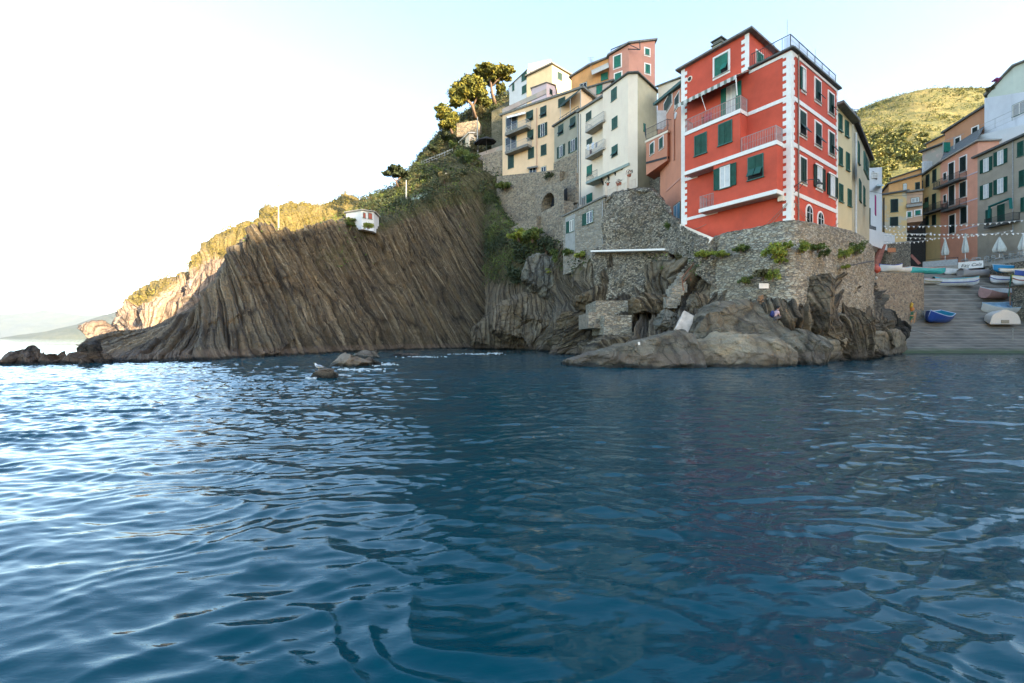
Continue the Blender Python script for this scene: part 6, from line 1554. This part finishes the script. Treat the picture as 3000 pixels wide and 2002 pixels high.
# buoys
def buoy(label, px, py, D, r, col, lab2=None):
    p = P(px, py, D); root = thing('buoy', label, 'buoy', tuple(p), 'buoys hanging at the harbour wall')
    m = MB().ell(p, (r, r, r * 1.05), 12, 9); m.tube([p + Vector((0, 0, r * .8)), p + Vector((-.1 * r, 0, r * 1.5))], [r * .5, r * .1], 8); m.build('float', plain(col, .5, .15), root, None, True)
    MB().tube([p + Vector((0, 0, r * 1.4)), p + Vector((.0, .05, r * 2.6))], .02, 5).build('rope', M_IRON, root)
buoy('large faded red buoy at the left end of the harbour wall', 2567, 790, 44.6, .38, (.50, .085, .05)); buoy('small white and black buoy hanging under the large red one', 2567, 816, 44.6, .15, (.55, .5, .42))
buoy('yellow float hanging on the harbour wall by the blue boat', 2671, 892, 49.3, .17, (.62, .40, .04)); buoy('orange float under the yellow one by the blue boat', 2672, 906, 49.3, .22, (.62, .22, .05)); buoy('long yellow fender between the two floats', 2670, 898, 49.15, .15, (.60, .36, .03))
dr_ = thing('fishing_gear', 'orange and green fishing gear leaning at the foot of the harbour wall', 'fishing gear', tuple(P(2675, 940, 49.2)))
MB().bar(P(2668, 938, 49.2), P(2671, 915, 49.4), .35, .1).build('net_bag', plain((.05, .16, .09), .9, .4), dr_); MB().bar(P(2666, 925, 49), P(2680, 925, 49), .1).bar(P(2678, 945, 49), P(2684, 915, 49.3), .09).bar(P(2670, 945, 49), P(2676, 918, 49.3), .07).build('poles', plain((.50, .26, .12), .8), dr_)
# chain posts at the slip corner
for lab, px, py, D, h in (('short iron post with chain at the left corner of the slipway', 2626, 968, 44.5, 1.2), ('short iron post by the tender at the right of the slipway', 2967, 990, 46.3, .9)):
    p = P(px, py, D); root = thing('mooring_post', lab, 'post', tuple(p)); MB().tube([p - Vector((0, 0, .6)), p + Vector((0, 0, h))], .05, 7).build('post', M_CONC, root); MB().ell(p + Vector((0, 0, h)), (.1, .1, .08), 8, 5).build('knob', M_CONC, root)
tag(MB().tube([P(2626, 945, 44.5), P(2650, 962, 45), P(2690, 972, 46), P(2740, 985, 47)], .025, 5).tube([P(2626, 950, 44.5), P(2648, 968, 45), P(2670, 975, 45.6)], .025, 5).build('chain', M_CONC), 'thin chain running down from the corner post', 'chain')
# sign on the bastion
p = P(2238, 838, 28.75); root = thing('white_sign', 'blank white sign board fixed low on the stone bastion', 'sign', tuple(p)); MB().box(p, (.62, .04, .34)).build('board', M_TRIM, root); MB().bar(p + Vector((0, .04, -.1)), p + Vector((0, .5, -.1)), .05).build('bracket', M_IRON, root)
p = P(2229, 868, 28.3)
m = MB()
for i in range(16): q = p + Vector((rnd.uniform(-.12, .12), .1, -i * .07)); m.box(q, (.12 * rnd.uniform(.6, 1.4), .3, .10))
tag(m.build('rust_outlet', plain((.30, .17, .09), .9, .3)), 'rust stained outlet slot beneath the white sign', 'outlet')
# bracket rods sticking out of the bastion
tag(MB().tube([P(2490, 778, 31.8), P(2530, 770, 33.5), P(2560, 765, 36)], .04, 5).build('iron_rod', M_IRON), 'dark iron rod across the right end of the bastion', 'rod')

# ------------------------------------------------------------------ terrace furniture
def umbrella(label, px, yb, yt, D, open_=.28):
    a, b = P(px, yb, D), P(px, yt, D); h = b.z - a.z; root = thing('closed_umbrella', label, 'umbrella', tuple(a), 'closed umbrellas on the bar terrace')
    MB().tube([a, b], .04, 6).box(a + Vector((0, 0, .05)), (.6, .6, .1)).build('pole', M_TRIM, root)
    m = MB(); n = 12; vs = []; lv = [(.30, open_ * .85), (.42, open_), (.6, open_ * .75), (.8, open_ * .42), (1.0, .04)]
    for j, (k, r) in enumerate(lv):
        for i in range(n): q = r * (1.15 if i % 2 else .75); vs.append(a + Vector((math.cos(i * .5236) * q, math.sin(i * .5236) * q, h * k)))
    m.add(vs, [(j * n + i, j * n + (i + 1) % n, (j + 1) * n + (i + 1) % n, (j + 1) * n + i) for j in range(len(lv) - 1) for i in range(n)]); m.build('canopy', plain((.60, .60, .53), .9, .1), root)
umbrella('closed cream umbrella in front of the mustard house', 2769, 768, 700, 63.0, .38); umbrella('tall closed cream umbrella in front of the salmon house', 2828, 765, 684, 60.9, .34); umbrella('closed cream umbrella with flared hem in front of the grey house', 2928, 758, 694, 58.0, .62); umbrella('closed umbrella cut by the right edge of the photo', 2998, 752, 686, 55.6, .45)
def chair_proto():
    t = thing('terrace_chair', 'x', 'chair', (0, 0, 0), 'white chairs along the terrace rail'); mt = plain((.42, .44, .42), .5, .1)
    MB().box((0, 0, .45), (.46, .46, .04)).build('seat', mt, t)
    MB().box((-.21, .22, .72), (.05, .04, .5)).box((.21, .22, .72), (.05, .04, .5)).box((0, .22, .93), (.46, .04, .08)).box((0, .22, .72), (.46, .03, .05)).build('backrest', mt, t)
    for sx in (-.2, .2):
        for sy in (-.2, .2): MB().box((sx, sy, .215), (.045, .045, .43)).build('leg', mt, t)
    return t
def table_proto():
    t = thing('terrace_table', 'x', 'table', (0, 0, 0), 'small tables on the terrace'); mt = plain((.36, .37, .36), .5, .1)
    MB().box((0, 0, .74), (.75, .75, .04)).build('tabletop', mt, t); MB().tube([(0, 0, .02), (0, 0, .72)], .04, 6).build('leg', mt, t); MB().box((0, 0, .02), (.45, .45, .04)).build('foot', mt, t); return t
def dup(root, loc, rz, label):
    r_ = root.copy(); C.objects.link(r_); r_.location = loc; r_.rotation_euler = (0, 0, rz); r_['label'] = label
    for ch in list(root.children): c2 = ch.copy(); C.objects.link(c2); c2.parent = r_
    return r_
cp, tp = chair_proto(), table_proto(); first = True; zd = ZT
deckD = lambda px: float(np.interp(px, [2703, 2806, 2884, 3070], [62.5, 60, 58.2, 52]))
spots = [(2818, 56.8), (2838, 56.2), (2855, 55.6), (2870, 55.1), (2893, 54.3), (2905, 53.9), (2942, 52.4), (2952, 52.1), (2960, 51.7), (2976, 51.2), (2986, 50.9), (2994, 50.4), (2795, 58.0), (2785, 58.4)]
for i, (px, D) in enumerate(spots):
    D = deckD(px) + .5 + rnd.uniform(0, .5); p = P(px, 0, D); lab = 'white chair standing by the terrace rail among the closed umbrellas'
    if i == 0: cp.location = (p.x, p.y, zd); cp.rotation_euler = (0, 0, rnd.uniform(0, 6)); cp['label'] = lab
    else: dup(cp, (p.x, p.y, zd), rnd.uniform(0, 6), lab)
for i, (px, D) in enumerate([(2828, 57.2), (2862, 56.0), (2899, 54.6), (2947, 52.9), (2981, 51.6)]):
    D = deckD(px) + .9; p = P(px, 0, D); lab = 'small grey table between the terrace chairs'
    if i == 0: tp.location = (p.x, p.y, zd); tp['label'] = lab
    else: dup(tp, (p.x, p.y, zd), 0, lab)
# bunting
def bunting(label, a, b, sag, n, size=.22):
    A_, B_ = P(a[0], a[1], a[2] - 3), P(b[0], b[1], b[2] - 2.5); root = thing('bunting', label, 'bunting', tuple(A_), 'strings of white pennants over the slipway')
    pt = lambda k: A_.lerp(B_, k) - Vector((0, 0, sag * 4 * k * (1 - k)))
    MB().tube([pt(i / 16) for i in range(17)], .018, 4).build('string', M_GREYP, root)
    for i in range(n):
        m = MB(); k = (i + .5 + rnd.uniform(-.12, .12)) / n; p = pt(k); q = pt(min(1, k + size / (B_ - A_).length)); w = Vector((0, rnd.uniform(-.12, .12), 0)); s_ = size * rnd.uniform(.75, 1.1)
        m.add([p, q, (p + q) / 2 - Vector((0, 0, s_)) + w, p + Vector((0, .012, 0)), q + Vector((0, .012, 0)), (p + q) / 2 - Vector((0, -.012, s_)) + w], [(0, 1, 2), (5, 4, 3), (0, 2, 5, 3), (1, 4, 5, 2), (0, 3, 4, 1)]); m.build('pennant', M_TRIM, root)
bunting('topmost pennant string reaching the grey house', (2583, 662, 56), (2998, 645, 47), .25, 26); bunting('pennant string sagging over the dark passage left of the bar', (2588, 665, 55), (2730, 682, 55), .4, 12)
bunting('long straight pennant string at mid height above the umbrellas', (2588, 684, 54), (3000, 683, 47.5), .1, 30); bunting('long sagging pennant string just under the straight one', (2592, 690, 55), (2870, 688, 52), .35, 20); bunting('lowest pennant string over the lane wall', (2590, 708, 56), (2735, 700, 56), .25, 11, .24)
bunting('short pennant string rising over the awning of the grey house', (2800, 690, 55), (2970, 674, 52), .2, 9)
# overhead wires in the lane
tag(MB().tube([P(2545, 560, 50), P(2620, 575, 55), P(2705, 570, 62)], .02, 4).build('lane_cable', M_IRON), 'thin cable crossing the lane in front of the tan house', 'cable')

# lamp behind, antennas on roofs
def antenna(label, px, yb, yt, D):
    a, b = P(px, yb, D), P(px, yt, D); root = thing('roof_antenna', label, 'antenna', tuple(a)); MB().bar(a - Vector((0, 0, .4)), b, .07).build('mast', M_GREYP, root)
    m = MB()
    for k in range(5): m.bar(b + Vector((-.6 + k * .1, 0, -.1 - k * .25)), b + Vector((.6 - k * .1, 0, -.1 - k * .25)), .045)
    m.build('dipoles', M_GREYP, root)
antenna('thin television antenna left of the pink tower', 1731, 200, 168, 82); antenna('television antenna on the shaded house roof in the lane', 2497, 352, 318, 38)
# ------------------------------------------------------------------ seated person
def skin_mesh(joints, edges, name, mat, parent, levels=2, root_i=0):
    """joints: (vec, radius); one continuous skinned surface, baked to a mesh"""
    me = bpy.data.meshes.new(name); me.from_pydata([tuple(j[0]) for j in joints], edges, []); ob = bpy.data.objects.new(name + '_build', me); C.objects.link(ob)
    ob.modifiers.new('skin', 'SKIN'); sm = ob.modifiers.new('sub', 'SUBSURF'); sm.levels = levels
    for i, j in enumerate(joints):
        v = me.skin_vertices[0].data[i]; v.radius = (j[1], j[1] if len(j) < 3 else j[2]); v.use_root = (i == root_i)
    bpy.context.view_layer.update(); dg = bpy.context.evaluated_depsgraph_get(); m2 = bpy.data.meshes.new_from_object(ob.evaluated_get(dg)); m2.name = name
    bpy.data.objects.remove(ob); m2.materials.clear(); m2.materials.append(mat)
    for p_ in m2.polygons: p_.use_smooth = True
    o = bpy.data.objects.new(name, m2); C.objects.link(o)
    if parent: o.parent = parent
    return o
def person():
    b = P(2268, 938, 27.3)            # seat on the rock
    root = thing('person', 'person with dark hair, pale pink shirt and navy backpack sitting hunched on the rocks', 'person', tuple(b), None, R(8))
    V = Vector   # local: +X to the right, -Y to the camera, facing right and a little to the camera
    pel, belly, chest, neck, headb, head = V((0, 0, .12)), V((.04, 0, .28)), V((.12, -.01, .46)), V((.20, -.02, .60)), V((.24, -.03, .68)), V((.27, -.04, .78))
    J = [(pel, .15, .12), (belly, .14, .11), (chest, .16, .11), (neck, .055), (headb, .075), (head, .10)]
    E = [(0, 1), (1, 2), (2, 3), (3, 4), (4, 5)]
    def limb(base, pts): 
        prev = base
        for q, r in pts: J.append((q, r)); E.append((prev, len(J) - 1)); prev = len(J) - 1
        return prev
    for s in (-1, 1):
        limb(2, [(V((.13, .17 * s, .50)), .062), (V((.16, .23 * s, .34)), .046), (V((.24, .22 * s, .24)), .040), (V((.40, .10 * s, .27)), .032), (V((.45, .07 * s, .28)), .030)])
        limb(0, [(V((.04, .10 * s, .10)), .10), (V((.26, .13 * s, .17)), .082), (V((.46, .13 * s, .20)), .062), (V((.56, .12 * s, .06)), .056), (V((.66, .12 * s, -.16)), .040), (V((.68, .12 * s, -.20)), .040), (V((.80, .12 * s, -.22)), .034)])
    skin = plain((.46, .27, .20), .6, .1)
    skin_mesh(J, E, 'body', skin, root)
    # fingers
    m = MB()
    for s in (-1, 1):
        p0 = V((.46, .07 * s, .28))
        for k in range(4):
            q = p0 + V((0, (.028 - .018 * k) * s, .005 * k)); L = [.075, .085, .08, .062][k]; m.tube([q, q + V((L * .5, -.01 * s, .005)), q + V((L * .85, -.025 * s, -.022))], [.009, .008, .006], 6)
        m.tube([p0 + V((-.02, -.02 * s, .02)), p0 + V((.02, -.045 * s, .035)), p0 + V((.045, -.05 * s, .03))], [.011, .009, .007], 6)
    m.build('hands', skin, root, local=True, smooth_=True)
    # shirt, shorts
    shirt = plain((.60, .42, .44), .9, .15); J2 = [(pel + V((0, 0, .04)), .158, .13), (belly, .155, .125), (chest, .175, .125), (chest + V((.04, 0, .07)), .10)]; E2 = [(0, 1), (1, 2), (2, 3)]
    for s in (-1, 1): J2 += [(V((.13, .17 * s, .50)), .074), (V((.155, .225 * s, .37)), .062)]; n = len(J2); E2 += [(2, n - 2), (n - 2, n - 1)]
    skin_mesh(J2, E2, 'shirt', shirt, root)
    sh = plain((.10, .10, .11), .9, .2); J3 = [(pel, .165, .135)]; E3 = []
    for s in (-1, 1): J3 += [(V((.04, .10 * s, .10)), .112), (V((.26, .13 * s, .17)), .096), (V((.38, .13 * s, .19)), .084)]; n = len(J3); E3 += [(0, n - 3), (n - 3, n - 2), (n - 2, n - 1)]
    skin_mesh(J3, E3, 'shorts', sh, root)
    m = MB().ell(head + V((-.02, 0, .035)), (.112, .108, .095), 14, 10); m.ell(head + V((-.06, 0, -.01)), (.075, .10, .09), 12, 8); m.build('hair', plain((.012, .01, .009), .8, .2), root, None, True, True)
    m = MB().ell(head + V((.103, 0, -.005)), (.022, .016, .028), 8, 6); m.build('nose', skin, root, None, True, True)
    m = MB()
    for s in (-1, 1): m.ell(head + V((.088, .035 * s, .015)), (.014, .014, .010), 8, 6)
    m.build('eyes', M_BLACK, root, None, True, True)
    m = MB()
    for s in (-1, 1): m.ell(head + V((0, .103 * s, -.005)), (.022, .012, .032), 8, 6)
    m.build('ears', skin, root, None, True, True)
    MB().ell(head + V((.09, 0, -.048)), (.012, .028, .007), 8, 6).build('mouth', plain((.35, .13, .11), .6), root, None, True, True)
    for s in (-1, 1): MB().tube([V((.66, .12 * s, -.235)), V((.74, .12 * s, -.245)), V((.83, .12 * s, -.245))], [.045, .045, .035], 8).build('shoe', plain((.35, .35, .34), .8), root, None, True, True)
    MB().box(V((-.0, -.0, .02)) + V((.30, 0, .0)), (.01, .01, .01))
    bp = thing('backpack', 'navy backpack on the back of the seated person', 'backpack', tuple(b), None, R(8)); navy = plain((.03, .04, .14), .85, .25)
    m = MB().ell(V((-.12, 0, .38)), (.10, .15, .21), 12, 9); m.build('bag', navy, bp, None, True, True); MB().ell(V((-.19, 0, .32)), (.06, .11, .11), 10, 8).build('pocket', plain((.02, .03, .12), .85), bp, None, True, True)
    m = MB()
    for s in (-1, 1): m.tube([V((-.06, .11 * s, .56)), V((.10, .13 * s, .64)), V((.27, .11 * s, .50)), V((.19, .15 * s, .30)), V((-.02, .15 * s, .22))], .018, 6)
    m.build('strap', navy, bp, None, True, True)
person()
# ------------------------------------------------------------------ gull
def gull():
    bpy.context.view_layer.update(); q = P(934, 1079, 17.42)
    hit, loc, *_ = bpy.context.scene.ray_cast(bpy.context.evaluated_depsgraph_get(), Vector((q.x, q.y, 3)), Vector((0, 0, -1)))
    b = Vector((q.x, q.y, (loc.z if hit and loc.z < 1.2 else .3) + .03)); root = thing('gull', 'white gull with grey wings standing on the small round rock', 'bird', tuple(b)); V = Vector
    wh = plain((.70, .70, .69), .8, .05); gr = plain((.34, .36, .38), .8, .1)
    b_ = V((0, 0, 0))
    J = [(V((.02, 0, .17)), .062), (V((-.06, 0, .185)), .072), (V((-.115, 0, .235)), .050), (V((-.135, 0, .285)), .034), (V((-.140, 0, .315)), .036), (V((.10, 0, .155)), .045), (V((.19, 0, .135)), .018)]
    skin_mesh(J, [(0, 1), (1, 2), (2, 3), (3, 4), (0, 5), (5, 6)], 'body', wh, root)
    m = MB().tube([V((-.165, 0, .315)), V((-.205, 0, .308)), V((-.222, 0, .298))], [.013, .010, .004], 6); m.build('beak', plain((.50, .33, .05), .5), root, None, True, True)
    for s in (-1, 1):
        m = MB().tube([V((-.08, .058 * s, .215)), V((.02, .066 * s, .20)), V((.12, .045 * s, .165)), V((.22, .016 * s, .145))], [.030, .042, .032, .008], 8); m.build('wing', gr, root, None, True, True)
        MB().tube([V((.0, .028 * s, .12)), V((-.005, .028 * s, .06)), V((0, .028 * s, -.02))], [.010, .007, .007], 6).box(V((-.025, .028 * s, -.015)), (.06, .035, .008)).build('leg', plain((.45, .33, .22), .6), root, None, True, True)
        MB().ell(V((-.158, .03 * s, .322)), (.006, .005, .006), 6, 5).build('eye', M_BLACK, root, None, True, True)
gull()
bpy.context.view_layer.update()
_o = Vector((0, 0, CH)); _d = (P(1872, 1010, 10) - _o).normalized()
_hit, _loc, *_r = bpy.context.scene.ray_cast(bpy.context.evaluated_depsgraph_get(), _o, _d)
tag(MB().box((_loc if _hit else P(1872, 1008, 24.6)) + Vector((0, 0, .06)), (.10, .08, .16)).build('white_bottle', M_TRIM), 'tiny white object on the broad dark boulder', 'litter')
# ------------------------------------------------------------------ distant coast and the air between
def mountains(name, label, sky, D, mat, seed, depth=900):
    n = 260; px = np.linspace(sky[0][0], sky[-1][0], n); ys = np.interp(px, [p[0] for p in sky], [p[1] for p in sky]); X = (px - CX) / F * D; Zt = (HY - ys) / F * D
    rows = []
    for k in np.linspace(0, 1, 30):
        Y = D - depth * (1 - k) * (1 + .3 * vn(X / 1200, 0, 0, seed)); Z = Zt * k ** .8 + fbm(X / 900, k * 3, 0, 4, seed) * D * .004 * (1 - k) * k * 4
        rows.append(np.stack([X, Y, Z - 2 * (1 - k)], -1))
    rows.append(rows[-1] + np.array([0, depth, 0]) - np.array([0, 0, 1.0]) * Zt[:, None] * np.array([0, 0, 1.0]))
    G = np.array(rows); tag(link(name, np_mesh(name, G.reshape(-1, 3), grid_quads(G.shape[0], n)), mat), label, None, None, 'structure')
M_MT = hill_mat('far_wooded_mountain', (.03, .045, .03), (.05, .07, .045), (.10, .11, .07), None, .05)
mountains('far_mountains', 'hazy mountains across the bay', [(-400, 935), (-200, 915), (0, 921), (57, 917), (134, 909), (191, 916), (249, 925), (318, 921), (383, 930), (700, 960), (1100, 985)], 20000, M_MT, 3, 2000)
mountains('near_coast', 'hazy coastal spur closer to the headland', [(150, 990), (215, 962), (300, 925), (383, 900), (430, 893), (600, 880), (900, 900)], 9000, M_MT, 9, 1000)
def haze():
    m = bpy.data.materials.new('haze_air'); m.use_nodes = True; nt = m.node_tree; nt.nodes.clear(); out = nt.nodes.new('ShaderNodeOutputMaterial'); v = nt.nodes.new('ShaderNodeVolumePrincipled')
    v.inputs['Color'].default_value = (.90, .94, 1, 1); v.inputs['Density'].default_value = HAZE; v.inputs['Anisotropy'].default_value = .2; nt.links.new(v.outputs[0], out.inputs['Volume'])
    x0, x1, y0, y1, z0, z1 = -21000, 21000, -400, 41000, -12, 2200
    b = MB().box(((x0 + x1) / 2, (y0 + y1) / 2, (z0 + z1) / 2), (x1 - x0, y1 - y0, z1 - z0)).build('haze', m); b.visible_shadow = True
    tag(b, 'pale morning haze over the bay', None, None, 'stuff')
HAZE = .00002
haze()

def foam():
    rs = np.random.RandomState(3); pts = []
    for cx, cy, lx, ly, n in ((1115, 1068, 45, 4, 80), (1060, 1084, 60, 3, 60), (985, 1100, 25, 3, 12), (912, 1108, 14, 2, 10), (1240, 1046, 60, 1.5, 50), (1380, 1038, 60, 1.2, 50), (40, 1064, 45, 2, 70), (1450, 1036, 25, 1.5, 30)):
        for _ in range(n):
            px, py = cx + rs.normal() * lx * .6, cy + rs.normal() * ly * .6; D = CH * F / (py - HY); pts.append(((px - CX) / F * D, D, .035, rs.uniform(.015, .06)))
    m = MB()
    for x, y, z, r in pts:
        n = 7; w = r * rs.uniform(1.2, 3.0); ring = [(x + math.cos(k * 6.283 / n) * w * rs.uniform(.6, 1.1), y + math.sin(k * 6.283 / n) * r * rs.uniform(.6, 1.1), z) for k in range(n)]
        m.add(ring + [(a, b, c - .06) for a, b, c in ring], [tuple(range(n))] + [(k, (k + 1) % n, n + (k + 1) % n, n + k) for k in range(n)])
    tag(m.build('foam', plain((.60, .66, .68), .6, .2)), 'thin white foam flecks round the rocks', None, None, 'stuff')
foam()
